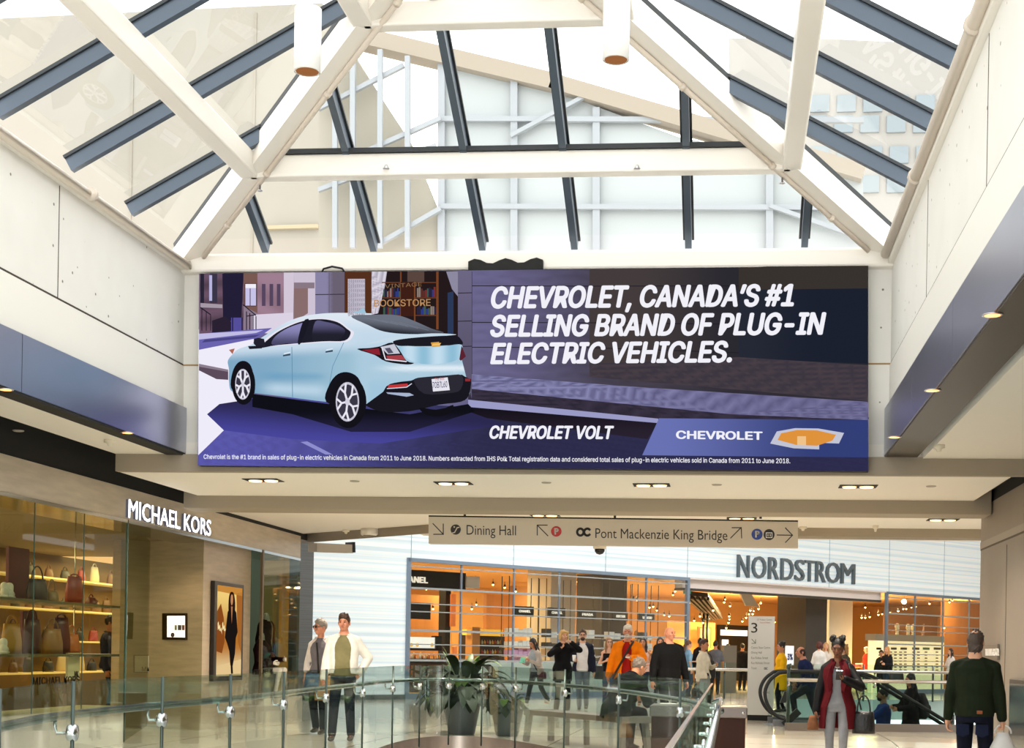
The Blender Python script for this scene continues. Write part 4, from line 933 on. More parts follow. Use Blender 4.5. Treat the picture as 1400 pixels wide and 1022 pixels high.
tag((lambda b: (nbox(b, 619.5, 884, 625, 899, .65, .05), b.build('banner', mat('lit_portrait_banner')))[1])(MB()), 'small glowing orange standing card on the black counter', 'card')
sh = thing('shelf_unit', 'dark shelf unit with glowing gold shelf fronts behind the perfume counter', 'shelf', P_(uof(662, 3.5), 0, 3.5))
b = MB(); nbox(b, 638, 868, 690, 938, 3.7, .4); b.build('cabinet', mat('dark_shelf_back', '#2c2015', .6), sh)
for r in ((638, 860, 645, 867.5), (656.5, 860.5, 687, 868.5)): b = MB(); nbox(b, *r, 3.5, .2); b.build('lit_front', m_gold, sh)
b = MB(); nbox(b, 645, 857, 656.5, 905, 3.45, .3); b.build('timber_pier', mat('light_oak', '#b9854c', .5), sh)
for k in range(16):
    x = 659+(k % 8)*3.6; y = 880 if k < 8 else 893; p = nw(x, y, 3.6); w = .03; h = .12
    MB().lathe([(w, 0), (w*1.1, h*.6), (w*.4, h*.75), (w*.4, h)], 8, p).build('bottle', mat('shelf_bottle_%d' % (k % 3), ['#b8c0b0', '#c89a3c', '#9a3a3a'][k % 3], .3), sh)
    if k >= 8: pass
# hanging brand boards over glass shelf towers with boxes
m_rod = mat('thin_bronze_rod', '#5d5547', .4, metal=.7); m_sh = glass('shelf_glass', '#e8f0ee', gloss=.8)
units = ((697, 733, 'CHANEL', (704, 829, 730, 842)), (748, 777, 'CHANEL', (749.5, 831, 773, 844)), (791, 818, 'PRADA', (791, 833.5, 815, 846)), (834, 861, "AERIN L'EAUDE", (838, 836, 858.5, 848)), (873, 897, 'VALENTINO', (874, 838, 895, 848.5)))
wb = mat('white_carton', '#ece9e6', .5); pb = mat('pink_carton', '#d9a6cf', .5); bb = mat('dark_carton', '#2a2826', .5); cb = mat('cream_carton', '#d8b894', .5)
lbl_sign = ['black hanging brand board nearest the perfume counter, above stacked white cartons', 'black hanging brand board in front of the white column', 'black hanging brand board just right of the white column', 'black hanging brand board in front of the charcoal column', 'black hanging brand board furthest from the perfume counter']
lbl_tow = ['glass shelf tower with white and pink cartons nearest the perfume counter', 'glass shelf tower in front of the white column', 'glass shelf tower behind the bearded man', 'glass shelf tower in front of the charcoal column', 'glass shelf tower nearest the store entrance']
OFFU = .7
for i, (x0, x1, tx, r) in enumerate(units):
    x0_, y0_, x1_, y1_ = r
    nsign('hanging_sign', lbl_sign[i], r, OFFU-.1, .05, tx, (x0_+(x1_-x0_)*.2, y0_+4, x0_+(x1_-x0_)*.82, y0_+7.6), bold=.04, group='brand boards over the shelf towers')
    tw = thing('shelf_tower', lbl_tow[i], 'shelf', P_(uof((x0+x1)/2, OFFU), 0, OFFU), group='glass shelf towers in the store window')
    ua, ub = uof(x0-2, OFFU), uof(x1+2, OFFU)
    for u in (ua, ub):
        MB().tube([P_(u, .15, OFFU), P_(u, ZW-.25, OFFU), P_(u-.0, ZW-.25, OFFU+.3), P_(u, .15, OFFU+.3)], .014, 6).build('rod_frame', m_rod, tw)
    for k, z in enumerate((zr[4]-.07, zr[5]-.02, zr[6]-.03, zr[7]-.12)):
        b = MB(); ubox(b, ua, ub, z-.012, z, OFFU-.05, .42); b.build('shelf', mat('pale_shelf', '#d9dcdc', .3), tw)
        n = 5 if i == 0 else 2
        if i >= 3 and k > 0: n = 2
        u = ua+.06
        for q in range(n):
            w = (ub-ua-.12)/ (5 if i == 0 else 3.2)*rnd.uniform(.8, 1.0); h = rnd.uniform(.12, .24)
            if i != 0 and q == 0: u += (ub-ua)*(.0 if i % 2 else .25)
            m = (wb, wb, pb, pb)[k] if i == 0 else ((wb, wb, cb, cb)[k] if rnd.random() > .25 else bb)
            bx = MB(); ubox(bx, u, u+w*.94, z+.001, z+h, OFFU+.05, .2)
            wd = {wb: 'white', pb: 'pink', cb: 'cream', bb: 'black'}[m]
            tag(bx.build('carton', m), f'small {wd} carton standing on a glass shelf tower in the store window', 'carton', f'{wd} cartons on the shelf towers'); u += w
# ceiling lights of the store
m_bulb = mat('warm_bulb', '#ffe0a0', .3, emit='#ffd28a', estr=6.0)
bulbs = [(650, 795), (674, 799), (690, 803), (705, 808), (597, 800), (583, 805), (606, 806), (592, 832), (597, 833), (645, 832), (651, 826), (790, 795), (792, 801), (796, 804), (801, 806), (866, 819), (871, 820), (888, 830), (893, 829), (898, 834), (908, 840), (915, 842), (920, 813), (923, 808), (941, 820), (944, 823), (957, 842), (949, 848), (961, 851), (975, 834), (980, 841), (991, 819), (990, 823), (998, 828), (997, 842), (997, 846), (996, 851), (993, 858), (1040, 824), (1026, 834), (1030, 835), (1037, 832), (1024, 839), (1029, 839), (1020, 844), (1025, 846), (1015, 849), (1088, 818), (1084, 819), (1066, 830), (1096, 827), (1092, 833), (1096, 832), (1080, 840), (1085, 839), (1090, 837), (1059, 850), (1064, 849), (1069, 846), (1072, 845), (1178, 821), (1183, 830), (1201, 840), (1206, 839), (1211, 839), (1217, 837), (1228, 835), (1235, 832), (1239, 832), (1246, 830), (1252, 829), (1271, 825), (1298, 823), (1302, 821), (1178, 844), (1183, 844), (1189, 843), (1291, 848), (1291, 858), (1291, 851)]
rnd = random.Random(5)
proto = None
for (x, y) in bulbs:
    off = 4.0+rnd.random()*5; p = nw(x, y, off)
    if p.z > 3.72: off = 2.5; p = nw(x, y, off)
    if p.z > 3.7: p.z = 3.7
    if proto is None:
        proto = thing('track_spotlight', 'small glowing ceiling spotlight inside the department store', 'light', p, group='ceiling spotlights in the store'); MB().ell(p, .036, n=8, m=5).build('lens', m_bulb, proto)
        MB().lathe([(.036, .02), (.036, .1), (.008, .11), (.008, .2)], 8, p).build('housing', m_blk, proto)
    else: dup(proto, p)
p = nw(1236, 822, 3.5); t = thing('globe_lamp', 'bright round globe lamp hanging above the sunglasses wall', 'light', p); MB().ell(p, .1).build('globe', mat('globe_glow', '#fff0c8', .3, emit='#ffe9b8', estr=9), t); MB().tube([p, (p.x, p.y, 3.76)], .008, 6).build('cord', m_blk, t)
# entrance hall: dark ceiling grid, hanging board, doors, warm panels
t = thing('ceiling_canopy', 'dark coffered canopy hanging inside the store entrance', 'canopy', nw(962, 830, 3.5)); b = MB()
a = [nw(938, 813, 3), nw(968, 816, 3), nw(986, 842, 8.5), nw(972, 844, 8.5)]
b.prism(a, (0, 0, .14)); b.build('canopy_panel', m_blk, t)
for k in range(5): b = MB(); q = a[0].lerp(a[1], k/4); r_ = a[3].lerp(a[2], k/4); b.bar(q-Vector((0, 0, .05)), r_-Vector((0, 0, .05)), .08, .12); b.build('canopy_rib', mat('dark_rib', '#2e2720', .6), t)
t = thing('frame_post', 'pair of slim dark posts under the coffered canopy', 'post', P_(uof(964, 6), 0, 6)); 
for px in (961.5, 966.5): b = MB(); b.tube([P_(uof(px, 6), 0, 6), P_(uof(px, 6), nw(964, 838, 6).z, 6)], .05, 8); b.build('post', m_blk, t)
b = MB(); b.tube([P_(uof(959, 6), nw(964, 846, 6).z, 6), P_(uof(969, 6), nw(964, 846, 6).z, 6)], .04, 8); b.build('crossbar', m_blk, t)
t = thing('ceiling_board', 'grey slanted panel hanging from the store ceiling', 'panel', nw(1026, 820, 2.2)); MB().prism([nw(1013, 812, 2), nw(1028, 812, 2), nw(1037, 829, 2.3), nw(1020, 827.5, 2.3)], -NN*.06).build('panel', mat('grey_hanging_panel', '#8f8d88', .5), t); MB().tube([nw(1028, 819, 2.2), nw(1028, 806, 2.2)], .012, 6).build('rod', m_blk, t)
t = nsign('exit_sign', 'small green exit sign above the store entrance', (936, 804.5, 945, 811), .5, .06, 'EXIT', (937.5, 806, 943.5, 809.5), mat('exit_green', '#1f7a5c', .4, emit='#1f8a66', estr=.35))
b = MB(); nbox(b, 938, 850, 940, 890, 7, .1); nbox(b, 914, 849, 939, 900, 9.5, .1); nbox(b, 941, 851, 978, 900, 10, .1); struct('partition_8', b, mat('amber_wall_lamplight', '#d99a4a', .5, emit='#f0a040', estr=.22))  # orange lamplight on these walls is put into the material as emission
t = thing('wall_panel', 'framed pale panel on the amber wall inside the store entrance', 'panel', nw(963, 868, 9.6)); b = MB(); nbox(b, 955, 857, 973, 885, 9.6, .1); b.build('frame', m_tan2, t); b = MB(); nbox(b, 957, 859, 971, 885, 9.55, .04); b.build('board', mat('peach_board', '#d9a878', .5), t)
dr = thing('door_1', 'dark exit doors with a bright transom at the back of the store', 'door', P_(uof(1004, 12.5), 0, 12.5)); dr['kind'] = 'structure'
b = MB(); nbox(b, 983, 855, 1024, 930, 12.6, .2); b.build('door_frame', m_blk, dr); b = MB(); nbox(b, 986, 861.5, 1022, 868, 12.5, .05); b.build('transom_pane', mat('daylit_pane', '#dfe6ee', .3, emit='#e6eef8', estr=.75), dr); b = MB(); nbox(b, 988, 874, 996, 884, 12.5, .05); b.build('door_pane', mat('daylit_pane'), dr)
tag((lambda b: (nbox(b, 988, 882, 1007.5, 958, 2.0, .12), b.build('grey_partition_board', mat('grey_board', '#6b675e', .6)))[1])(MB()), 'plain grey standing board in the middle of the store entrance', 'board')
nsign('poster_stand', 'white standing sign with blue characters beside the woman in yellow', (1074.5, 882.5, 1085.5, 908.5), -.8, .04, '3%', (1076.5, 893, 1083.5, 902), mat('white_sign_panel2', '#eef0f6', .5, emit='#f4f6ff', estr=.25), tm=mat('blue_letter', '#2a3a7a', .4))
# ---------------------------------------------------------------- sunglasses wall in the right window
OS = .9
sgw = thing('sunglasses_display', 'glowing cream sunglasses wall in the right store window', 'display', P_(uof(1245, OS), 0, OS))
b = MB(); nbox(b, 1197, 872, 1291, 950, OS, .35); b.build('backboard', mat('lit_cream_backboard', '#f4e8bc', .6, emit='#fbe8b0', estr=.8), sgw)
b = MB(); nbox(b, 1196.5, 869.5, 1291.5, 875, OS-.03, .42); b.build('top_rail', mat('steel_top_rail', '#b9b4a8', .35, metal=.6), sgw)
hx = [(1199, 1205), (1219, 1226), (1232, 1240), (1248, 1257), (1262.5, 1271), (1277.5, 1286.5)]
for k, (x0, x1) in enumerate(hx): b = MB(); nbox(b, x0, 884.8, x1, 887.6, OS-.03, .03); b.build('header', mat('header_green', '#2f6a3a', .5) if k == 4 else m_blk, sgw)
cols = [1203, 1221, 1234.5, 1252.5, 1266, 1281]
proto = None
for ci, x in enumerate(cols):
    for r_ in range(8):
        y = 891+r_*4.1
        if ci == 0 and r_ > 4: continue
        for dx in ((-3.2, 3.2) if ci in (1, 2, 3) else (0,)):
            p = nw(x+dx, y, OS-.08)
            if proto is None:
                proto = thing('sunglasses', 'pair of dark sunglasses on the glowing cream wall', 'sunglasses', p, group='sunglasses on the cream wall')
                b = MB()
                for s in (-1, 1): b.ell(p+ND*(.038*s), (.034, .03, .024), n=8, m=5)
                b.build('lenses', mat('amber_brown_lens', '#5a4526', .2), proto)
                b = MB(); b.tube([p-ND*.075+Z3*.012, p+ND*.075+Z3*.012], .006, 5); b.build('bridge', m_blk, proto)
            else: dup(proto, p)
ZTOP = nw(1291.5, 869.5, OS-.03).z+.004
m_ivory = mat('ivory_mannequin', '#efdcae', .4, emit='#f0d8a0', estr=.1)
for k, x in enumerate((1226.5, 1241.5, 1248.5)):
    base = nw(x, 869.5, OS+.12); base.z = ZTOP; t = thing('mannequin_bust', ['ivory mannequin head on the sunglasses wall, standing apart from the other two', 'middle one of three ivory mannequin heads on the sunglasses wall', 'ivory mannequin head on the sunglasses wall, nearest the display hand'][k], 'mannequin', base, group='mannequin heads on the sunglasses wall')
    b = MB(); b.ell(base+Z3*.29, (.085, .1, .125)); b.cone(base+Z3*.17, base+Z3*.02, .06, .05); b.ell(base+Z3*.22+NN*.045, (.05, .05, .06)); b.build('head', m_ivory, t); MB().lathe([(.07, 0), (.07, .03), (.05, .05)], 12, base).build('stand', m_ivory, t)
base = nw(1262, 869.5, OS+.12); base.z = ZTOP; t = thing('display_hand', 'pale raised display hand at the end of the sunglasses wall', 'mannequin', base)
b = MB(); b.cone(base, base+Z3*.1-ND*.0, .05, .04); b.cone(base+Z3*.08, base+Z3*.26+ND*.03, .04, .03); b.cone(base+Z3*.26+ND*.03, base+Z3*.42+ND*.05, .03, .012); b.cone(base+Z3*.12, base+Z3*.1-ND*.16, .025, .012); b.build('hand', mat('pink_display_hand', '#d9a88a', .4), t)
# warm lamps
for u, off in ((2, 4), (7, 6), (12, 5), (15, 9), (19, 4), (23, 6), (27, 5), (20, 11), (8, 11)):
    lamp('store_ceiling_lamp', 'AREA', tuple(P_(u, 3.68, off)), (330 if u < 22 else 800), (1, .72, .34), 1.6)

struct('ceiling_sky_block', MB().prism([(-9.5, Y2+KS*2+.9, 6.3), (17, Y2+2, 6.3), (17, 75, 6.3), tuple(P_(uR+3, 6.3, -.0)), tuple(P_(uL-1, 6.3, -.0))], (0, 0, .2)), m_cream)  # unseen roof, added to keep direct sky off the store front
for u, o in ((3, -4.5), (10, -5.5), (17, -7), (24, -8)): lamp('atrium_fill_light', 'AREA', tuple(P_(u, 6.2, o)), 350, (1, .97, .93), 3.0)  # unseen area lights, added to set the brightness before the store front

# display tables and a gold bust inside the store
def dtable(px, off, w, lb, cols):
    b0 = P_(uof(px, off), 0, off); t = thing('display_table', lb, 'table', b0); zt_ = .86
    b = MB(); ubox(b, uof(px, off)-w/2, uof(px, off)+w/2, zt_-.05, zt_, off-.35, .7); b.build('table_top', m_tan2, t)
    for su in (-1, 1):
        for so in (-.3, .28): b = MB(); ubox(b, uof(px, off)+su*(w/2-.06)-.025, uof(px, off)+su*(w/2-.06)+.025, 0, zt_-.05, off+so, .05); b.build('leg', m_blk, t)
    n = len(cols)
    for k, c in enumerate(cols):
        u = uof(px, off)-w/2+w*(k+.5)/n; h = .10+.05*(k % 3); b = MB()
        for q in range(3): ubox(b, u-w/n*.4, u+w/n*.4, zt_+.002+h*q/3, zt_+h*(q+1)/3-.004, off-.2+.02*(q % 2), .4)
        tag(b.build('folded_garment', garment_c(c)), f'folded {({"#c8502a": "orange", "#3a3f52": "navy", "#d8cdb8": "cream", "#7a2430": "wine red"})[c]} garments on a display table {"right of the yellow dress" if px < 1120 else "behind the burgundy coat"}', 'garment')
def garment_c(c): return mat('folded_'+c.strip('#'), c, .8)
dtable(1086, 5.0, 1.6, 'wooden display table inside the entrance right of the woman in yellow', ['#c8502a', '#3a3f52', '#d8cdb8'])
dtable(1183, 6.5, 1.8, 'wooden display table inside the entrance behind the burgundy coat', ['#7a2430', '#d8cdb8', '#c8502a', '#3a3f52'])
p = P_(uof(870, 2.2), nw(870, 884, 2.2).z, 2.2); t = thing('gold_bust', 'small gold display bust on a plinth behind the last shelf tower', 'bust', (p.x, p.y, 0)); m_gb = mat('gold_bust', '#c08a3a', .3, metal=.6)
b = MB(); b.ell(p+Z3*.42, (.08, .09, .11)); b.cone(p+Z3*.32, p+Z3*.2, .045, .05); b.loft([(p, .11, .08), (p+Z3*.1, .16, .09), (p+Z3*.2, .17, .08), (p+Z3*.25, .07, .06)], n=16); b.build('bust', m_gb, t); b = MB(); b.box((p.x-.16, p.y-.16, 0), (p.x+.16, p.y+.16, p.z)); b.build('plinth', m_blk, t)

lamp('globe_lamp_light', 'POINT', tuple(nw(1236, 822, 3.5)-Z3*.0), 420, (1, .78, .42), .11)
for px, off in ((1000, 9), (1060, 9), (1180, 7), (1315, 4)): lamp('hall_fill_light', 'POINT', tuple(P_(uof(px, off), 3.5, off)), 260, (1, .72, .36), .05)  # unseen point lights, added to brighten the entrance hall and right window
# ================================================================ walkway furniture, signs, ceiling fittings
# ---- right-hand stone wall with its small brand plate
yT = atX(1340, 800, XT).y; zT = atX(1340, 695, XT).z
m_tst = mat('taupe_stone_panel', '#877d72', .5, noise=.05, nscale=2)
struct('wall_right_shop', MB().box((XT, YN-1, ZLO), (XT+5, yT, zT)), m_tst)
b = MB(); y = atX(1375, 850, XT).y; b.box((XT-.004, y-.008, ZLO), (XT+.01, y+.008, atX(1375, 745, XT).z)); za = atX(1340, 752, XT).z; b.box((XT-.004, YN, za-.012), (XT+.01, yT, za+.012)); struct('trim_23', b, mat('dark_panel_joint', '#5d554c', .8))
b = MB(); b.box((XT-.008, YN, za+.012), (XT+.01, yT, za+.10)); struct('trim_24', b, mat('pale_stone_band', '#958b80', .45))
t = thing('brand_plate', 'small stone plate with a pale raised jeweller name on the right wall', 'sign', atX(1357, 891, XT))
a, c = atX(1347, 901.5, XT), atX(1367, 880, XT); MB().box((XT-.03, a.y, a.z), (XT-.002, c.y, c.z), .004).build('plate', mat('plate_stone', '#6f665c', .4), t)
a, c = atX(1348.5, 896, XT-.03), atX(1366.5, 886, XT-.03); b = MB(); text_fit(b, 'TIFFANY & CO.', ((XT-.03, a.y, a.z), (XT-.03, c.y, a.z), (XT-.03, a.y, c.z)), 0, depth=.02, plain=True); b.build('lettering', mat('white_letter_face2', '#ece9e4', .4), t)
t = thing('glass_case', 'dark glass showcase panel low on the right wall at the picture edge', 'showcase', atX(1392, 980, XT))
a, c = atX(1384, 1040, XT), atX(1416, 930, XT); MB().box((XT-.05, c.y, a.z), (XT-.002, a.y, c.z), .01).build('frame', mat('dark_bronze_soffit'), t); MB().box((XT-.056, c.y+.05, a.z+.05), (XT-.05, a.y-.05, c.z-.05)).build('pane', mat('grey_mirror_pane', '#5d6468', .08, metal=.6), t)
# ---- hanging wayfinding sign
PSg = at(838, 726, 21.1); Ysg = PSg.y-KS*(PSg.x-XL)
def sg(px, py, lift=0.0): return hit(px, py, (XL, Ysg-lift, 0), Vector((-KS, 1, 0)))
sign = thing('wayfinding_sign', 'long beige hanging direction sign with arrows and round symbols below the ceiling', 'sign', sg(838, 726))
MB().prism([sg(586, 742.5), sg(1091, 748.5), sg(1091, 713), sg(586, 706)], (0, .16, 0)).build('sign_box', mat('beige_sign_face', '#c3b9a9', .5), sign)
MB().prism([sg(586, 706), sg(1091, 713), sg(1091, 711), sg(586, 704)], (0, .17, 0)).build('top_cap', m_black, sign)
for px in (634, 840, 1040): p = sg(px, 708); p.y += .08; MB().tube([p, (p.x, p.y, ZA)], .018, 8).build('hanger_rod', mat('dark_rod', '#3a352e', .4), sign)
m_ink = mat('sign_ink', '#1d1b19', .5)
def sline(b, pts, w, lift=.004):
    for p, q in zip(pts, pts[1:]):
        dx, dy = q[0]-p[0], q[1]-p[1]; L = math.hypot(dx, dy); nx, ny = -dy/L*w/2, dx/L*w/2; ex, ey = dx/L*w/2, dy/L*w/2
        b.prism([sg(p[0]-ex+nx, p[1]-ey+ny, lift), sg(q[0]+ex+nx, q[1]+ey+ny, lift), sg(q[0]+ex-nx, q[1]+ey-ny, lift), sg(p[0]-ex-nx, p[1]-ey-ny, lift)], (0, .003, 0))
def sdisc(cx, cy, r, lift=.004): return MB().prism([sg(cx+r*math.cos(a*.2618), cy+r*math.sin(a*.2618), lift) for a in range(24)], (0, .003, 0))
def stext(b, s_, x0, x1, yb0, yb1, h, cap='H', bold=0.0, lift=.004): text_fit(b, s_, (sg(x0, yb0, 0), sg(x1, yb1, 0), sg(x0, yb0-h, 0)), bold, lift=lift, cap=cap, plain=True)
for pts in ([(592, 715.5), (606, 730)], None), ([(748, 733), (734, 718)], None), ([(998, 736), (1013, 721)], None), ([(1062, 731), (1083, 731.5)], None): pass
for nm, shaft, head in (('arrow', [(592, 715.5), (606, 730)], [(606, 716), (606, 730), (593, 730)]), ('arrow', [(749, 732), (735, 718)], [(748, 717.5), (734.5, 717.5), (734.5, 731)]), ('arrow', [(999, 735), (1013, 721)], [(1001, 721), (1013.5, 721), (1014, 735)]), ('arrow', [(1062.5, 731), (1083, 731.3)], [(1074, 721.5), (1083.5, 731.3), (1074, 741)])):
    b = MB(); sline(b, shaft, 1.3); sline(b, head, 1.3); b.build(nm, m_ink, sign)
b = MB(); stext(b, 'Dining Hall', 638, 705.5, 730.5, 731.5, 13.2); b.build('lettering', m_ink, sign)
b = MB(); stext(b, 'Pont Mackenzie King Bridge', 814, 994.5, 735, 738, 13.2); b.build('lettering', m_ink, sign)
sdisc(623, 723.5, 7).build('symbol_disc', m_ink, sign); b = MB(); sline(b, [(619, 728), (621.5, 727.5), (625, 721), (627.5, 720.5)], 1.3, .008); b.ell(sg(621, 720, .01), .012); b.build('escalator_symbol', mat('sign_face_ink', '#c3b9a9', .5), sign)
m_wl = mat('white_sign_letter', '#f2efe8', .5)
sdisc(760.5, 726, 7.2).build('symbol_disc', mat('red_sign_disc', '#a81c18', .45), sign); b = MB(); stext(b, 'P', 758, 763.8, 730.5, 730.5, 9, 'P', .05, .008); b.build('lettering', m_wl, sign)
sdisc(1035, 730, 7.6).build('symbol_disc', mat('blue_sign_disc', '#1c3a8c', .45), sign); b = MB(); stext(b, 'P', 1032.3, 1038.4, 734.5, 734.5, 9.3, 'P', .05, .008); b.build('lettering', m_wl, sign)
sdisc(1051.5, 730.5, 7.6).build('symbol_disc', m_ink, sign); b = MB(); sline(b, [(1047.5, 728), (1055.5, 728), (1055.5, 734.5), (1047.5, 734.5), (1047.5, 728)], .8, .008); sline(b, [(1050, 732.5), (1050, 730)], .8, .008); sline(b, [(1053, 732.5), (1053, 730)], .8, .008); b.build('train_symbol', m_wl, sign)
b = MB()
for cx, a0, a1 in ((793.5, 0, 24), (803, 3.2, 20.8)):
    P1 = [(cx+4.3*math.cos((a0+(a1-a0)*q/24)*.2618), 727+4.6*math.sin((a0+(a1-a0)*q/24)*.2618)) for q in range(25)]; sline(b, P1, 3.0)
b.build('transit_symbol', m_ink, sign)
# ---- recessed twin downlights
m_hot = mat('warm_downlight', '#fff0d8', .3, emit='#ffc890', estr=2.6); m_hot2 = mat('amber_downlight', '#ffd8a0', .3, emit='#ffa860', estr=2.2)
twin = None
for px, py in ((360, 656), (620, 660), (891, 662.5), (1173, 664.5), (490, 699), (745, 704), (1014, 708), (1289, 710)):
    p = atZ(px, py, ZA-.002)
    lb = f'twin recessed downlight in the {"nearer" if py < 690 else "further"} cream ceiling, ' + {360: 'below the parked car picture', 620: 'below the rear wheel of the pictured car', 891: 'below the blank middle of the big screen', 1173: 'below the right end of the big screen', 490: 'left of the beige direction sign', 745: 'over the left half of the direction sign', 1014: 'over the right half of the direction sign', 1289: 'right of the direction sign'}[px]
    if twin is None:
        twin = thing('recessed_downlight', lb, 'light', p, group='twin recessed downlights'); MB().box((p.x-.22, p.y-.16, p.z-.006), (p.x+.22, p.y+.16, p.z+.001)).build('trough', m_black, twin)
        for s_ in (-1, 1): MB().lathe([(.0001, -.028), (.075, -.02), (.085, -.007)], 14, (p.x+s_*.1, p.y, p.z)).build('lens', m_hot, twin)
    else: dup(twin, p, label=lb)
    l = lamp('downlight_lamp', 'SPOT', (p.x, p.y, p.z-.04), 420, (1, .9, .76), .08); l.data.spot_size = 2.5; l.data.spot_blend = .7
rd = None
for px, py, z_, lb in ((8, 532, ZS0-.032, 'small round amber downlight under the left steel fascia nearest the viewer'), (174, 591, ZS0-.032, 'small round amber downlight under the left steel fascia near its far end'), (1357, 430, ZS0-.022, 'round glowing downlight under the right steel fascia, nearest the viewer'), (1275, 533, ZS0-.022, 'round glowing downlight under the right steel fascia, middle one of three'), (1223, 597, ZS0-.022, 'round glowing downlight under the right steel fascia, furthest of three')):
    p = atZ(px, py, z_)
    if rd is None: rd = thing('round_downlight', lb, 'light', p, group='round downlights under the steel fascias'); MB().lathe([(.0001, -.01), (.05, -.008), (.055, 0)], 16, p).build('lens', m_hot2, rd); MB().lathe([(.055, -.006), (.068, -.006), (.07, 0)], 16, p).build('trim_ring', m_steel, rd)
    else: dup(rd, p, label=lb)
# ---- detectors, speaker, camera dome
m_det = mat('ivory_plastic', '#e4dcc8', .4)
def detector(px, py, z_, lb, r=.06, name='smoke_detector', h=.07):
    p = atZ(px, py, z_); t = thing(name, lb, 'detector', p); MB().lathe([(.0001, -h), (r*.35, -h*.95), (r*.5, -h*.55), (r, -h*.45), (r, 0)], 18, p).build('housing', m_det, t); return t
detector(150, 601, ZS0-.02, 'ivory smoke detector on the ceiling left of the big screen'); detector(1284, 608, ZS0-.035, 'ivory smoke detector on the ceiling right of the big screen')
detector(473, 724, ZA, 'ivory smoke detector near the angled end of the further ceiling'); detector(1098, 719.5, ZA, 'ivory smoke detector just right of the direction sign'); detector(1197, 718, ZA, 'ivory sprinkler cup further right of the direction sign', .045, 'sprinkler_cup', .1)
for px, py, z_, lb in ((25, 588, ZS0-.02, 'flat round cover plate on the left side ceiling'), (485, 657, ZA, 'flat round cover plate in the nearer ceiling left of the rear wheel'), (747, 659, ZA, 'flat round cover plate in the nearer ceiling below the headline start'), (980, 662, ZA, 'flat round cover plate in the nearer ceiling below the brand badge'), (1273, 664, ZA, 'flat round cover plate in the nearer ceiling past the screen end')):
    p = atZ(px, py, z_); tag(MB().lathe([(.05, -.012), (.06, -.006), (.06, 0)], 16, p).build('cover_plate', mat('grey_cover_plate', '#a8a094', .5)), lb, 'cover plate')
p = atZ(505, 722, ZA); t = thing('ceiling_speaker', 'white six-sided unit on the further ceiling left of the direction sign', 'speaker', p); MB().lathe([(.13, -.12), (.15, -.10), (.15, 0)], 6, p).build('housing', mat('white_unit', '#e8e4da', .4), t); MB().lathe([(.0001, -.125), (.10, -.122), (.11, -.118)], 12, p).build('grille', mat('dark_grille', '#4a463e', .6), t)
pc = Vector((0, 0, 0)); q = hit(820, 745, (XL, Y2+.25, 0), Vector((-KS, 1, 0))); t = thing('dome_camera', 'cream dome camera with a black lower half just under the direction sign', 'camera', (q.x, q.y, zb2+.02)); c0 = Vector((q.x, q.y, q.z))
MB().tube([(q.x, q.y, q.z+.02), (q.x, q.y, zb2+.08)], .03, 10).build('stem', m_det, t); MB().lathe([(.10, -.06), (.11, -.03), (.10, .02), (.06, .06), (.0001, .08)], 20, c0).build('cap', m_det, t); MB().lathe([(.0001, -.155), (.05, -.14), (.08, -.10), (.085, -.06)], 20, c0).build('dome', mat('black_dome', '#161412', .1), t)
t = thing('beam_stub', 'beige beam stub with a black end beside the ribbed white store front', 'beam', at(455, 750, 27.5)); MB().bar(at(427, 748, 27), at(477, 750, 28), .2, .16).build('stub', m_taupe, t); MB().bar(at(477, 748, 28.0), at(481, 748, 28.05), .22, .2).build('end_cap', m_black, t); t['kind'] = 'structure'
# ---- pylon
pb_ = spot(1039, 28.2); yP = pb_.y
def py_(px, py, lift=0.0): return hit(px, py, (pb_.x, yP-lift, 0), Vector((-.04, 1, 0)))
pyl = thing('info_pylon', 'tall white floor pylon with a large number three by the escalator', 'sign', py_(1039, 985))
w0, w1 = py_(1021, 985), py_(1057, 985); zt = py_(1039, 842).z; zp = py_(1039, 977).z
MB().prism([(w0.x, w0.y, zp), (w1.x, w1.y, zp), (w1.x, w1.y, zt), (w0.x, w0.y, zt)], (0, .14, 0)).build('panel', mat('white_pylon_face', '#d8d5cf', .4), pyl)
MB().prism([(w0.x+.01, w0.y+.01, 0), (w1.x-.01, w1.y+.01, 0), (w1.x-.01, w1.y+.01, zp), (w0.x+.01, w0.y+.01, zp)], (0, .12, 0)).build('plinth', m_black, pyl)
def ptext(s_, x0, x1, yb, h, m, bold=0.0): b = MB(); text_fit(b, s_, (py_(x0, yb), py_(x1, yb), py_(x0, yb-h)), bold, lift=.003, cap='H' if len(s_) > 1 else None, plain=True); b.build('lettering', m, pyl)
ptext('3', 1027, 1035.5, 864.5, 13.5, m_ink)
m_gi = mat('grey_ink', '#6f6c66', .5); m_ri = mat('red_ink', '#a83028', .5); m_bi = mat('navy_ink', '#26406a', .5)
for s_, x1, yb in (('Centre Shaw Centre', 1053, 886.3), ('Dining Hall', 1041.5, 893), ('Rue Rideau Street', 1050, 900.3), ('Rue Nicholas Street', 1052, 907.3), ('Transit', 1034.5, 914.3)): ptext(s_, 1027, x1, yb, 3.0, m_gi)
ptext('CF Rideau Centre', 1035, 1055.5, 847.8, 2.3, m_gi); ptext('Centre Rideau', 1039, 1053, 851.5, 1.9, m_ri); ptext('OC', 1044.5, 1049.5, 915, 3.2, m_ink, .06); ptext('CF', 1043, 1047, 947.5, 2.6, m_bi, .03); ptext('RC', 1049, 1053, 947.5, 2.6, m_gi)
b = MB()
for p, q in (((1027.5, 873), (1033, 879)), ((1033, 873.5), (1033, 879.2)), ((1033.2, 879), (1027.5, 879))): b.bar(py_(*p, .004), py_(*q, .004), .012, .012)
b.build('arrow', m_gi, pyl)
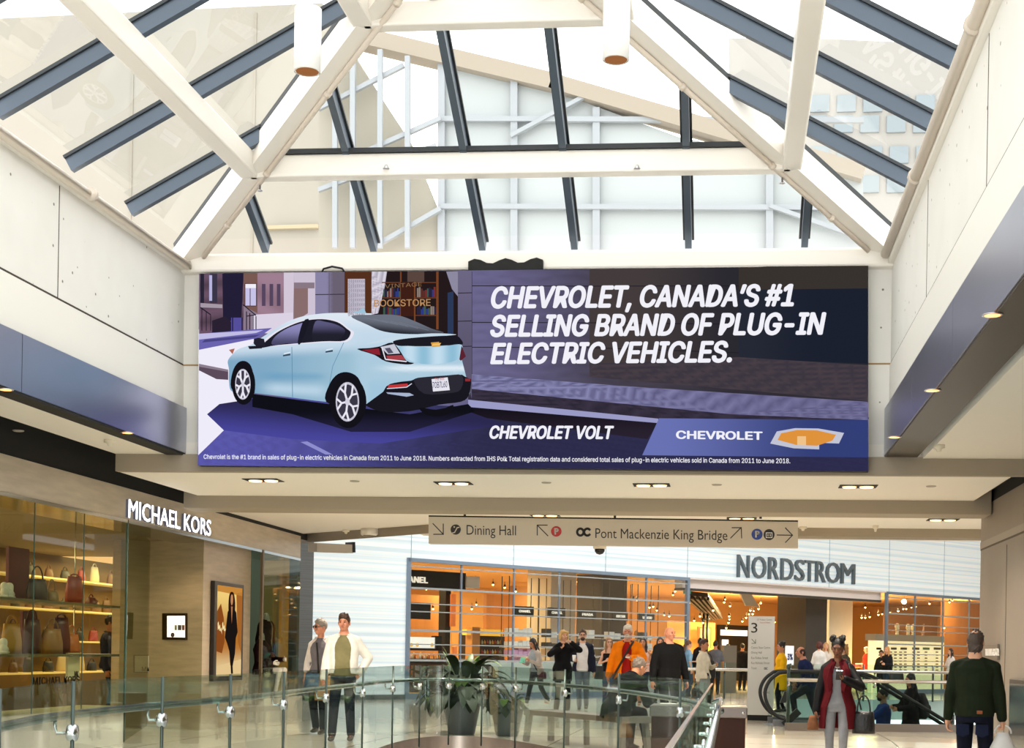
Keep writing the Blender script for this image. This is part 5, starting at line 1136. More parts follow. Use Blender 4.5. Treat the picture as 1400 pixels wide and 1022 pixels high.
# ---- kiosk
ka, kb = spot(887, 17.2), spot(1020, 17.6); kz = EYE-(962-892)/F*17.3
kio = thing('kiosk', 'dark brown wooden kiosk counter with a steel edged top beside the slanting rail', 'kiosk', ((ka.x+kb.x)/2, ka.y, 0))
m_kw = mat('dark_walnut_kiosk', '#3a211a', .6, spec=.2, noise=.22, nscale=1.4, stretch=(5, 5, .4))
yk = min(ka.y, kb.y); zf_ = -.02
MB().box((ka.x+.02, yk+.03, -.01), (kb.x-.02, yk+.75, kz-.12), .01).build('cabinet', m_kw, kio); MB().box((ka.x, yk, kz-.13), (kb.x, yk+.8, kz), .012).build('top_band', mat('brushed_brown_steel', '#6f6560', .3, metal=.7), kio)
MB().lathe([(.0001, .012), (.014, .01), (.018, 0)], 12, (kb.x-.05, yk, kz-.065), (0, -1, 0)).build('lock', m_chrome, kio)
for k, px in enumerate((912, 935)): p = Vector((spot(px, 17.4).x, yk+.4, kz+.002)); b = MB(); b.box((p.x-.1, p.y-.14, p.z), (p.x+.1, p.y+.14, p.z+.012+.008*k)); tag(b.build('paper_stack', mat('white_paper', '#ece8e0', .7)), ['thin white paper stack on the kiosk top nearer the seated man', 'thicker white paper stack on the kiosk top nearer the slanting rail'][k], 'papers')
# ---- bench
m_bw = mat('dark_bench_wood', '#4a3026', .4, noise=.2, nscale=2, stretch=(.5, 4, 4)); m_bl = mat('grey_bench_leg', '#6f6c66', .5)
ba, bb_ = spot(733, 20.6), spot(872, 18.6); bz = .44
be = thing('bench', 'long low bench with a dark wood seat and grey legs behind the curved glass', 'bench', (ba+bb_)/2)
dv = (bb_-ba); dv.z = 0; Lb = dv.length; dv.normalize(); nv = Vector((-dv.y, dv.x, 0))
MB().frame_box((ba+bb_)/2+Vector((0, 0, bz-.035)), dv, nv, Z3 if 'Z3' in globals() else Vector((0, 0, 1)), Lb/2-.16, .22, .035).build('seat', m_bw, be)
for e_, s_ in ((ba, 1), (bb_, -1)):
    c = e_+dv*(s_*.10)
    MB().frame_box(c+Vector((0, 0, bz-.035)), dv, nv, Vector((0, 0, 1)), .07, .235, .042).build('end_cap', m_bl, be)
    for j in (-1, 1): MB().bar(c+nv*(j*.18)+Vector((0, 0, bz-.05)), c+nv*(j*.21)-dv*(s_*.04), .07, .07, up=tuple(dv)).build('leg', m_bl, be)
c = ba+dv*(Lb*.42)
for j in (-1, 1): MB().bar(c+nv*(j*.16)+Vector((0, 0, bz-.07)), c+nv*(j*.17), .06, .06, up=tuple(dv)).build('leg', m_bl, be)
# ---- planters
m_pot = mat('grey_planter', '#575a60', .45); m_leaf = mat('dark_green_leaf', '#182810', .6, noise=.35, nscale=6); m_leaf2 = mat('fresh_green_leaf', '#55752a', .35, noise=.25, nscale=6)
def leaf(b, p, d, L, w, droop):
    d = d.normalized(); s_ = d.cross(Vector((0, 0, 1))); s_ = s_.normalized() if s_.length > .01 else Vector((1, 0, 0)); n = 7; V = []; prev = Vector(p); dd = Vector(d); pts = []
    for q in range(n+1):
        pts.append(prev.copy()); prev = prev+dd*(L/n); dd = (dd+Vector((0, 0, -droop/n))).normalized()
    for q, c in enumerate(pts):
        t = q/n; ww = w*math.sin(math.pi*min(1, t*.9+.08))**.8*(1 if t < .97 else .2); up = Vector((0, 0, .25*ww)); V += [c-s_*ww+up, c, c+s_*ww+up]
    b.add(V, [(q*3+j, q*3+j+1, q*3+j+4, q*3+j+3) for q in range(n) for j in (0, 1)], smooth=True)
def planter(name, lb, px, d, r0, r1, h, nleaf, Lr, spreadw, seed, tall):
    p = spot(px, d); t = thing(name, lb, 'potted plant', p); MB().lathe([(r0*.9, 0), (r0, .02), (r1, h-.03), (r1, h), (r1*.9, h), (r1*.88, h-.05), (.0001, h-.05)], 28, p).build('pot', m_pot, t)
    rr = random.Random(seed)
    for k in range(nleaf):
        a = rr.uniform(0, 6.283); el = rr.uniform(-.1, 1.15); st = p+Vector((math.cos(a)*r1*.4*rr.random(), math.sin(a)*r1*.4*rr.random(), h-.04)); dr = Vector((math.cos(a)*math.cos(el), math.sin(a)*math.cos(el), math.sin(el)+.3))
        b = MB(); L = rr.uniform(*Lr); stem_ = L*.55; dn = dr.normalized(); e_ = st+dn*stem_; b.tube([st, e_], .004, 5); leaf(b, e_, dn, L*.75, rr.uniform(.06, .10)*spreadw, rr.uniform(1.8, 3.4)); b.build('leaf', m_leaf if rr.random() < .86 else m_leaf2, t)
    for k in range(tall):
        a = rr.uniform(0, 6.283); st = p+Vector((math.cos(a)*r1*.35, math.sin(a)*r1*.35, h-.04)); L = rr.uniform(.45, .72); e_ = st+Vector((math.cos(a)*.12, math.sin(a)*.12, L)); b = MB(); b.tube([st, (st+e_)/2+Vector((.01, 0, 0)), e_], .005, 5); leaf(b, e_, Vector((math.cos(a)*.4, math.sin(a)*.4, 1)), .2, .05, .6); b.build('leaf', m_leaf2, t)
    return t
planter('potted_lily', 'large bushy dark green plant in a tall grey tapered pot behind the curved glass', 631, 21.9, .20, .285, .50, 120, (.45, .82), 1.15, 5, 7)
planter('potted_lily', 'smaller trailing green plant in a grey pot next to the bench', 693, 21.6, .17, .235, .40, 44, (.16, .34), .75, 8, 0)
# ---- escalator
m_ehr = mat('black_rubber_handrail', '#15161a', .35); m_ebal = glass('escalator_glass', '#dcebe8', gloss=.5); m_ebase = mat('grey_escalator_skirt', '#6f7074', .35, metal=.6)
esct = thing('escalator', 'escalator with black rubber handrails going down behind the level glass guard', 'escalator', spot(1075, 26.0))
e0 = spot(1049, 26.2); ed = Vector((1, KS, 0)).normalized(); en = Vector((-ed.y, ed.x, 0)); TAN = math.tan(math.radians(31)); LFL = 1.75
def ep(x, z_, w=0.0): return e0+ed*x+en*w+Vector((0, 0, z_))
def slope(x): return 0 if x < LFL else -(x-LFL)*TAN
for wv_, nm_ in ((0, 'near'), (1.25, 'far')):
    path = [ep(.42, .10, wv_), ep(.18, .17, wv_), ep(.02, .34, wv_), ep(-.05, .56, wv_), ep(.0, .76, wv_), ep(.14, .91, wv_), ep(.36, .97, wv_), ep(LFL-.3, .97, wv_)]+[ep(LFL+q*.25, .97+slope(LFL+q*.25)-.03*(q == 0), wv_) for q in range(0, 22)]
    MB().tube(crv([tuple(p) for p in path], 4, closed=False), .034, 10).build('handrail', m_ehr, esct)
    xs_ = [.1, .4, 1.0, LFL]+[LFL+.5*q for q in range(1, 11)]; V = [ep(x, .1+slope(x) if x > LFL else .1, wv_) for x in xs_]+[ep(x, (.95 if x > .3 else .85)+slope(x), wv_) for x in xs_]; n = len(xs_)
    MB().add(V, [(q, q+1, n+q+1, n+q) for q in range(n-1)]).build('balustrade_glass', m_ebal, esct)
    b = MB(); b.bar(ep(.1, .05, wv_), ep(LFL, .05, wv_), .12, .12); b.bar(ep(LFL, .05, wv_), ep(LFL+5, .05+slope(LFL+5), wv_), .12, .14); b.build('skirt', m_ebase, esct)
for k in range(12):
    x = LFL+.2+k*.4; z_ = slope(x+.1)-.06; MB().frame_box(ep(x+.2, z_-.1, .62), ed, en, Vector((0, 0, 1)), .2, .5, .1).build('step', mat('ribbed_step_metal', '#6a6c70', .45, metal=.6), esct)
MB().frame_box(ep(LFL/2+.1, -.03, .62), ed, en, Vector((0, 0, 1)), LFL/2+.1, .5, .035).build('landing_plate', mat('ribbed_step_metal'), esct)
b = MB(); b.frame_box(ep(.30, .52, -.04), ed, en, (Vector((0, 0, 1))+ed*.35).normalized(), .05, .03, .11); b.build('inlet_sensor', m_blk, esct)
b = MB(); b.bar(ep(.28, .02, -.05), ep(.55, .28, -.05), .1, .12); b.build('newel_base', m_blk, esct)
# level glass guard in front of the escalator
g0, g1 = spot(1074, 24.6), spot(1420, 25.2); gdv = (g1-g0); gdv.z = 0; gl_ = gdv.length; gdv.normalize(); gn = Vector((-gdv.y, gdv.x, 0))
gu = thing('glass_guard', 'level glass guard with a pale steel handrail in front of the escalator', 'guard', g0)
MB().bar(g0+Vector((0, 0, .06)), g1+Vector((0, 0, .06)), .1, .14).build('base_beam', mat('brown_grey_base', '#7d756e', .35, metal=.5), gu)
for k in range(3):
    a, c = g0.lerp(g1, k/3+.004), g0.lerp(g1, (k+1)/3-.004); MB().add([a+Vector((0, 0, .13)), c+Vector((0, 0, .13)), c+Vector((0, 0, .97)), a+Vector((0, 0, .97))], [(0, 1, 2, 3)]).build('glass_panel', m_ebal, gu)
zhr = EYE-(929-897)/F*24.8
MB().tube([g0-gn*.07+Vector((0, 0, zhr)), g1-gn*.07+Vector((0, 0, zhr))], .032, 10).build('handrail', mat('pale_steel_rail', '#c9c2ba', .25, metal=.7), gu)
for k in (0.005, .34, .67): p = g0.lerp(g1, k); MB().tube([p+Vector((0, 0, zhr-.1)), p-gn*.07+Vector((0, 0, zhr-.08)), p-gn*.07+Vector((0, 0, zhr))], .02, 8).build('bracket', m_chrome, gu)
p = g0+gdv*.06; t = thing('bollard_post', 'dark slim post with a small knob beside the escalator handrail', 'post', (p.x, p.y+.6, 0)); MB().tube([(p.x, p.y+.6, 0), (p.x, p.y+.6, 1.05)], .03, 10).build('post', mat('dark_post_steel'), t); MB().ell((p.x, p.y+.6, 1.07), .045).build('knob', mat('dark_post_steel'), t)
# far guard along the store side of the escalator opening
fg = thing('glass_guard', 'long glass guard with steel rail on the store side of the escalator opening', 'guard', spot(1100, 43))
FP = [spot(918, 40.9), spot(990, 41.6), spot(1080, 42.5), spot(1180, 43.4), spot(1275, 44.1), spot(1348, 44.6)]
for a, c in zip(FP, FP[1:]): MB().add([a+Vector((0, 0, .03)), c+Vector((0, 0, .03)), c+Vector((0, 0, 1.04)), a+Vector((0, 0, 1.04))], [(0, 1, 2, 3)]).build('glass_panel', m_ebal, fg)
for p in FP: MB().tube([p+Vector((0, 0, -.05)), p+Vector((0, 0, 1.04))], .03, 8).build('post', mat('dark_post_steel'), fg)
MB().tube([p+Vector((0, -.1, .84)) for p in FP], .045, 8).build('handrail', mat('pale_steel_rail'), fg)
# ---- dressed figures in the corner window and goods in the long window
m_man = mat('white_mannequin', '#e8e2d4', .4)
rm_ = dict(hair=('none', '#000000'), nohead=True, shoes=None, body_mat=m_man, cat='mannequin', detail=False)
# ================================================================ people: one continuous body each, clothing and hair as its parts
def bake(mb, vox, smooth=4, flat_below=None):
    me = bpy.data.meshes.new('b'); me.from_pydata(mb.v, [], mb.f); ob = bpy.data.objects.new('b', me); COL.objects.link(ob)
    r = ob.modifiers.new('r', 'REMESH'); r.mode = 'VOXEL'; r.voxel_size = vox; r.adaptivity = 0
    if smooth: s = ob.modifiers.new('s', 'SMOOTH'); s.iterations = smooth; s.factor = .5
    bpy.context.view_layer.update(); ev = ob.evaluated_get(bpy.context.evaluated_depsgraph_get()); m2 = bpy.data.meshes.new_from_object(ev)
    out_ = MB(); V = [v.co.copy() for v in m2.vertices]
    if flat_below is not None:
        for v in V: v.z = max(v.z, flat_below)
    out_.add(V, [list(p.vertices) for p in m2.polygons], smooth=True)
    bpy.data.objects.remove(ob); bpy.data.meshes.remove(me); bpy.data.meshes.remove(m2); return out_
RM = [(.84, .150, .105), (.92, .168, .118), (1.0, .158, .115), (1.08, .148, .108), (1.2, .165, .118), (1.32, .185, .125), (1.38, .178, .112), (1.44, .125, .09), (1.485, .068, .066), (1.54, .055, .06)]
RF = [(.84, .160, .112), (.92, .175, .122), (1.0, .152, .11), (1.08, .125, .094), (1.2, .138, .105), (1.29, .155, .128), (1.355, .148, .102), (1.415, .105, .08), (1.465, .055, .056), (1.54, .046, .052)]
def ringat(R, z):
    if z <= R[0][0]: return R[0][1], R[0][2]
    for a, b in zip(R, R[1:]):
        if z <= b[0]: t = (z-a[0])/(b[0]-a[0]); t = t*t*(3-2*t); return a[1]+(b[1]-a[1])*t, a[2]+(b[2]-a[2])*t
    return R[-1][1], R[-1][2]
def ik(a, c, l1, l2, hint):
    a, c, hint = Vector(a), Vector(c), Vector(hint); d = c-a; L = d.length
    if L > (l1+l2)*.999: c = a+d*((l1+l2)*.999/L); d = c-a; L = d.length
    d.normalize(); x = (L*L+l1*l1-l2*l2)/(2*L); h = math.sqrt(max(0, l1*l1-x*x)); u = (hint-d*hint.dot(d)).normalized(); return a+d*x+u*h, c
def hand(mb, fing, wr, d, sp, n, curl=(25, 40), k=1.0, thumb=1):
    d = d.normalized(); s = (sp-d*sp.dot(d)).normalized(); nn = d.cross(s); 
    if nn.dot(n) < 0: nn = -nn
    R = Matrix((s, nn, d)).transposed()
    mb.ell(wr+d*.048*k, (.040*k, .019*k, .056*k), R); mb.cone(wr-d*.01, wr+d*.04*k, .027*k, .03*k)
    for o, L in ((.031, .068), (.0105, .078), (-.0105, .072), (-.031, .056)):
        p = wr+d*.085*k+s*o*k; p0 = wr+d*.06*k+s*o*.8*k; a = math.radians(curl[0]); dd = d*math.cos(a)+nn*math.sin(a); q = p+dd*L*.5*k; a += math.radians(curl[1]); dd = d*math.cos(a)+nn*math.sin(a)
        q2 = q+dd*L*.32*k; a += math.radians(curl[1]*.7); dd = d*math.cos(a)+nn*math.sin(a)
        fing.cone(p0, p, .0095*k, .0095*k, 8); fing.cone(p, q, .0095*k, .0085*k, 8); fing.cone(q, q2, .0085*k, .0075*k, 8); fing.cone(q2, q2+dd*L*.22*k, .0075*k, .0065*k, 8)
    p = wr+d*.03*k+s*.028*k; q = wr+d*.058*k+s*.054*k+nn*.016*k*thumb; fing.cone(p, q, .012*k, .0105*k, 8); fing.cone(q, q+(d*.8+s*.15+nn*.45*thumb).normalized()*.036*k, .0105*k, .008*k, 8)
SKINS = {'pale': '#d9a384', 'tan': '#b97c58', 'brown': '#74452c', 'ruddy': '#c9866a'}
def garment_mat(c, rough=.85): return mat('cloth_'+c.strip('#'), c, rough, noise=.14, nscale=9, spec=.15)
class Person: pass
def person(name, label, px, d, face=0, H=1.72, sex='m', skin='pale', vox=.014, z=0.0, loc=None, wide=1.0, lean=0, twist=0, side=0, pelvis=None, footL=None, footR=None, handL=None, handR=None, elbL=None, elbR=None,
           hy=0, hp=0, hair=('short', '#3a2a1e'), top=None, jacket=None, pants=None, skirt=None, shoes='#1c1a18', beard=None, glasses=None, scarf=None, curlL=(25, 40), curlR=(25, 40), boots=None, belly=0.0, headonly=False, pitchL=0, pitchR=0, cat='person', body_mat=None, nohead=False, hint_knee=(0, -1, 0), spreadL=None, spreadR=None, detail=True):
    P = Person(); base = Vector(loc) if loc is not None else spot(px, d, z)
    f = Vector((base.x, base.y, 0)).normalized(); r_ = Vector((f.y, -f.x, 0)); th_ = math.radians(face); dr = -f*math.cos(th_)+r_*math.sin(th_)
    rz = math.atan2(dr.x, -dr.y); root = thing(name, label, cat, base, rz); k = H/1.75; fem = sex == 'f'; R = [(z_, a*wide, b*(wide**.5)) for z_, a, b in (RF if fem else RM)]
    ws = math.cos; dz = 0.0 if pelvis is None else pelvis-.95
    Lr = Matrix.Rotation(math.radians(lean), 3, 'X') @ Matrix.Rotation(math.radians(side), 3, 'Y'); Tw = Matrix.Rotation(math.radians(twist), 3, 'Z')
    piv = Vector((0, 0, .93))
    def T(p):
        p = Vector(p); t = max(0, min(1, (p.z-.9)/.3)); q = (Matrix.Rotation(math.radians(twist)*t, 3, 'Z') @ p)-piv
        a = math.radians(lean)*(.55+.45*max(0, min(1, (p.z-.95)/.45))) if lean else 0
        q = Matrix.Rotation(math.radians(side), 3, 'Y') @ (Matrix.Rotation(a, 3, 'X') @ q); return q+piv+Vector((0, 0, dz))
    def tring(z_, ex=0.0, bel=True):
        rx, ry = ringat(R, z_); b = belly*math.exp(-((z_-1.08)/.13)**2) if bel else 0
        c = T((0, -b*.5, z_)); ang = math.radians(lean); Rm = Matrix.Rotation(math.radians(side), 3, 'Y') @ Matrix.Rotation(ang*(.55+.45*max(0, min(1, (z_-.95)/.45))), 3, 'X') @ Matrix.Rotation(math.radians(twist)*max(0, min(1, (z_-.9)/.3)), 3, 'Z')
        return (c, rx+ex+b*.3, ry+ex+b*.6, Rm)
    sw = (.163 if fem else .192)*wide; sh = 1.365 if fem else 1.385; hw = .088*wide
    S = {'L': T((sw, 0, sh)), 'R': T((-sw, 0, sh))}; Hp = {'L': Vector((hw, 0, .90+dz)), 'R': Vector((-hw, 0, .90+dz))}
    fL = Vector(footL if footL else (hw*1.05, 0, .085)); fR = Vector(footR if footR else (-hw*1.05, 0, .085))
    AN, KN = {}, {}
    for s_, ft in (('L', fL), ('R', fR)): KN[s_], AN[s_] = ik(Hp[s_], ft, .42, .415, hint_knee)
    W, EL = {}, {}
    for s_, ht, eh, sg in (('L', handL, elbL, 1), ('R', handR, elbR, -1)):
        ht = Vector(ht) if ht else S[s_]+Vector((sg*.075, -.02, -.53)); EL[s_], W[s_] = ik(S[s_], ht, .285, .255, eh if eh else (sg*.5, 1, -.1))
    # ---- bare body (slightly slimmer under the clothes)
    b = MB(); fing = MB(); zmin = .84
    zs_ = [.84, .9, .97, 1.05, 1.13, 1.22, 1.30, 1.38, 1.43, 1.455, 1.475, 1.50, 1.55]
    b.loft([tring(z_, -.012 if z_ < 1.42 else 0, False) for z_ in zs_], n=18)
    hb = T((0, 0, 1.47)); hc0 = Vector((0, -.018, 1.625)); Hr = Matrix.Rotation(math.radians(hy), 3, 'Z') @ Matrix.Rotation(math.radians(hp), 3, 'X')
    np_ = T((0, -.005, 1.53)); hcen = T((0, -.012, 1.60)) + Hr @ Vector((0, -.008, .035))
    def hd(p): return hcen + Hr @ Vector(p)
    b.cone(T((0, .01, 1.42)), hd((0, .02, -.07)), .056 if not fem else .046, .05 if not fem else .043)
    if not nohead:
        b.ell(hcen, (.074, .094, .108), Hr, 18, 12); b.ell(hd((0, -.028, -.055)), (.056, .06, .062), Hr); b.ell(hd((0, -.055, -.088)), (.03, .028, .024), Hr)
        fing.cone(hd((0, -.082, .015)), hd((0, -.108, -.022)), .009, .015); fing.ell(hd((.012, -.098, -.026)), (.01, .01, .009), Hr, 8, 6); fing.ell(hd((-.012, -.098, -.026)), (.01, .01, .009), Hr, 8, 6); b.ell(hd((0, -.078, .032)), (.05, .016, .013), Hr); b.ell(hd((0, -.082, -.058)), (.028, .016, .016), Hr)
        for sg in (-1, 1): fing.ell(hd((sg*.078, .012, -.008)), (.010, .019, .03), Hr, 10, 7); b.ell(hd((sg*.04, -.068, -.025)), (.022, .02, .02), Hr)
    if not headonly:
        for s_, sg in (('L', 1), ('R', -1)):
            b.cone(T((sg*.05, .01, 1.445)), S[s_], .05 if not fem else .04, .05 if not fem else .04); b.cone(S[s_]+Vector((-sg*.03, 0, -.01)), EL[s_], .05 if not fem else .042, .037 if not fem else .032); b.cone(EL[s_], W[s_], .037 if not fem else .032, .026 if not fem else .022)
            dirn = (W[s_]-EL[s_]).normalized(); sp_ = spreadL if s_ == 'L' else spreadR; sp_ = Vector(sp_) if sp_ else (Vector((0, -1, 0)) if abs(dirn.y) < .8 else Vector((0, 0, 1)))
            inward = Vector((-sg, 0, 0)) if abs(dirn.x) < .7 else Vector((0, 1, 0))
            hand(b, fing, W[s_], dirn, sp_, inward, curlL if s_ == 'L' else curlR, 1.0 if not fem else .9)
            b.cone(Hp[s_], KN[s_], .08*wide**.5, .05); b.cone(KN[s_], AN[s_], .05, .036); b.ell(AN[s_]+Vector((0, -.05, -.04)), (.035, .09, .03))
    def scl(m): m.v = [v*k for v in m.v]; return m
    body = bake(scl(b), vox*.8 if not headonly else vox*.7, 3); scl(fing); body.add(fing.v, fing.f, smooth=True)
    sc = SKINS.get(skin, skin); bmat = body_mat or mat('skin_'+sc.strip('#'), sc, .5, noise=.06, nscale=30); body.build('body', bmat, root, local=True)
    def part(nm, mb, m, vx=vox, sm_=4, fb=None): return bake(scl(mb), vx, sm_, fb).build(nm, m, root, local=True)
    P.root, P.k = root, k
    def world(p): q = Vector(p)*k; c, s_ = math.cos(rz), math.sin(rz); return base+Vector((q.x*c-q.y*s_, q.x*s_+q.y*c, q.z))
    P.world = world; P.W = {s_: world(W[s_]) for s_ in W}; P.S = {s_: world(S[s_]) for s_ in S}; P.hand = {s_: world(W[s_]+(W[s_]-EL[s_]).normalized()*.07) for s_ in W}; P.T = T; P.rz = rz; P.tring = tring; P.hd = lambda p: world(hd(p))
    # ---- face
    if not nohead and detail:
        e = MB()
        for sg in (-1, 1): e.ell(hd((sg*.031, -.0875, .008)), (.0125, .006, .0065), Hr, 10, 6)
        scl(e).build('eyes', mat('eye_dark', '#1b1512', .25), root, local=True)
        hcol = hair[1] if hair else '#2a1d14'; e = MB()
        for sg in (-1, 1): e.ell(hd((sg*.033, -.092, .030)), (.02, .006, .0045), Hr, 8, 5)
        scl(e).build('eyebrows', mat('hair_'+hcol.strip('#'), hcol, .6), root, local=True)
        e = MB(); e.ell(hd((0, -.0965, -.058)), (.022, .006, .0065), Hr, 8, 5); scl(e).build('lips', mat('lips_'+sc.strip('#'), tuple(x*.62*y for x, y in zip(hexc(sc), (1, .7, .7))), .4), root, local=True)
    if hair and hair[0] != 'none' and not nohead:
        st, hcol = hair[:2]; b = MB(); m = mat('hair_'+hcol.strip('#'), hcol, .7, noise=.25, nscale=30, spec=.03)
        if st == 'fringe':
            b.ell(hd((0, .03, -.012)), (.083, .085, .062), Hr)
        elif st == 'balding':
            b.ell(hd((0, .012, .005)), (.084, .096, .08), Hr); b.ell(hd((0, .045, -.06)), (.06, .05, .05), Hr)
        elif st != 'shaved':
            if len(hair) > 2: b.ell(hd((0, .045, -.05)), (.072, .058, .066), Hr)
            b.ell(hd((0, .018, .032)), (.084, .098, .098), Hr, 16, 10)
            if st == 'full': b.ell(hd((0, -.012, .084)), (.078, .078, .046), Hr); b.ell(hd((.018, -.045, .088)), (.05, .042, .034), Hr)
            if st in ('long', 'ponytail', 'waves'):
                if st == 'ponytail': b.cone(hd((0, .10, .03)), hd((0, .15, -.05)), .03, .04); b.cone(hd((0, .15, -.05)), hd((0, .15, -.24)), .04, .018)
                else:
                    b.ell(hd((0, .055, -.06)), (.09, .055, .13), Hr); b.ell(hd((0, .065, -.19)), (.1, .045, .14), Hr)
                    for sg in (-1, 1): b.cone(hd((sg*.074, -.02, .04)), hd((sg*.088, -.015, -.13)), .022, .03); b.cone(hd((sg*.088, -.015, -.13)), hd((sg*.085, -.05, -.26)), .03, .016)
            if st == 'bob':
                b.ell(hd((0, .035, -.015)), (.098, .085, .105), Hr)
                for sg in (-1, 1): b.cone(hd((sg*.07, -.04, .06)), hd((sg*.086, -.03, -.06)), .024, .022)
                b.cone(hd((-.045, -.07, .07)), hd((.05, -.072, .065)), .022, .02)
            if st in ('bun', 'buns'):
                for x in ((0,) if st == 'bun' else (-.062, .062)): b.ell(hd((x, .085 if st == 'bun' else .0, .098 if st == 'bun' else .125)), (.038, .038, .036), Hr)
            if st == 'curly':
                rr = random.Random(4)
                for q in range(26): a = rr.uniform(0, 6.28); zz = rr.uniform(-.13, .11); rad = .085*math.sqrt(max(.15, 1-(zz/.17)**2)); y_ = rad*math.sin(a)*1.1+.03; 
                for q in range(30):
                    a = rr.uniform(-.35, 3.5); zz = rr.uniform(-.16, .1); b.ell(hd((.095*math.cos(a), .03+.085*math.sin(a), zz)), .03, None, 8, 5)
        if b.v:
            rr = random.Random(len(name)+int(abs(px)*7)); src = [v.copy() for v in b.v]; inv = Hr.transposed()
            for q in range(110):
                v = src[rr.randrange(len(src))]; l = inv @ (v-hcen)
                if l.y < -.03 and l.z < .055: continue
                o = (v-hd((0, .02, 0))).normalized(); tg = Vector((o.y, -o.x, -.8)).normalized() if st not in ('long', 'waves', 'bob') else Vector((rr.uniform(-.3, .3), rr.uniform(-.3, .3), -1)).normalized()
                L = .02+.02*rr.random(); b.cone(v-o*.006-tg*L*.5, v-o*.002+tg*L*.5, .010, .007, 6)
            part('hair', b, m, vox*.65, 1)
            if len(hair) > 2: e = MB(); e.ell(hd((0, .05, .083)), (.046, .042, .042), Hr, 16, 10); scl(e).build('bald_patch', bmat, root, local=True)
    if beard: b = MB(); b.ell(hd((0, -.05, -.078)), (.055, .054, .042), Hr); b.cone(hd((-.03, -.097, -.043)), hd((.03, -.097, -.043)), .009, .009); part('beard', b, mat('hair_'+beard.strip('#'), beard, .7), vox*.7, 2)
    if glasses:
        b = MB()
        for sg in (-1, 1):
            c = hd((sg*.032, -.102, .006)); b.tube([hd((sg*.032+.022*math.cos(a*.785), -.101, .006+.018*math.sin(a*.785))) for a in range(8)], .0035, 5, closed=True); b.tube([hd((sg*.055, -.1, .01)), hd((sg*.08, -.01, .012))], .003, 5)
            if glasses == 'dark': b.ell(c, (.022, .004, .018), Hr, 10, 5)
        scl(b).build('eyeglasses', mat('black_eyeglass_frame', '#15130f', .3), root, local=True)
    # ---- clothes
    if skirt:
        c, z1, z0, fl = skirt; b = MB(); rx, ry = ringat(R, .95)
        b.loft([((0, 0, z0+dz), rx+fl, ry+fl), ((0, 0, (z0+z1)/2+dz), rx+fl*.6+.012, ry+fl*.6+.012), ((0, 0, .95+dz), rx+.014, ry+.014)] + ([tring(z_, .014) for z_ in (1.02, z1)] if z1 > 1.02 else []), n=20); part('skirt', b, garment_mat(c))
    if pants and not headonly:
        c, lo = pants[:2]; b = MB(); b.loft([tring(z_, .008+lo*.2) for z_ in (.82, .86, .92, .98, 1.04)], n=18)
        for s_ in 'LR':
            a0, a1, a2 = Hp[s_], KN[s_], AN[s_]; b.cone(a0+Vector((0, 0, .02)), a1, .090*wide**.5+lo*.4, .058+lo); b.cone(a1, a2+(a1-a2).normalized()*.015, .058+lo, .044+lo*1.1)
        part('trousers', b, garment_mat(c, .85))
    if not headonly:
        for s_ in 'LR':
            c = boots or shoes
            if not c: continue
            b = MB(); A = AN[s_]; pt = math.radians(pitchL if s_ == 'L' else pitchR); Rm = Matrix.Rotation(pt, 3, 'X')
            q = lambda p: A+Rm @ Vector(p)
            b.loft([(q((0, .075, -.045)), .03, .035, Rm @ Matrix.Rotation(math.pi/2, 3, 'X')), (q((0, .03, -.035)), .04, .045, Rm @ Matrix.Rotation(math.pi/2, 3, 'X')), (q((0, -.06, -.042)), .044, .04, Rm @ Matrix.Rotation(math.pi/2, 3, 'X')), (q((0, -.13, -.055)), .046, .028, Rm @ Matrix.Rotation(math.pi/2, 3, 'X')), (q((0, -.185, -.06)), .03, .02, Rm @ Matrix.Rotation(math.pi/2, 3, 'X'))], n=14)
            b.cone(q((0, .01, -.03)), q((0, .02, .03)), .045, .042)
            if boots: b.cone(A+Vector((0, .01, .02)), A+(KN[s_]-A).normalized()*.2, .058, .066)
            part('boot' if boots else 'shoe', b, mat('leather_'+c.strip('#'), c, .45), vox*.8, 2, 0.0 if (pt == 0 and A.z <= .09) else None)
    def sleeves(b, frac, ex):
        for s_, sg in (('L', 1), ('R', -1)):
            r0, r1, r2 = (.054, .042, .032) if not fem else (.046, .036, .028)
            b.cone(T((sg*.055, .008, 1.43)), S[s_]+Vector((-sg*.015, 0, 0)), .045+ex, r0+ex*.7); f1 = min(1, frac/.5); b.cone(S[s_]+Vector((-sg*.02, 0, -.01)), S[s_].lerp(EL[s_], f1), r0+ex*.8, r0+(r1-r0)*f1+ex)
            if frac > .5: f2 = (frac-.5)/.5; b.cone(EL[s_], EL[s_].lerp(W[s_], f2*.97), r1+ex, r1+(r2-r1)*f2+ex*.9)
    if top:
        c, hem, frac, ex = top[:4]; ntop = top[4] if len(top) > 4 else 1.45; b = MB(); zs2 = [hem+(ntop-hem)*q/8 for q in range(9)]; b.loft([tring(z_, ex+.006 if z_ < 1.40 else ex*.5+.006) for z_ in zs2]+([(T((0, .005, 1.475)), .068, .066)] if ntop >= 1.44 else []), n=20)
        if frac > 0: sleeves(b, frac, ex*.8+.005)
        m = top[5] if len(top) > 5 else garment_mat(c); part('shirt', b, m)
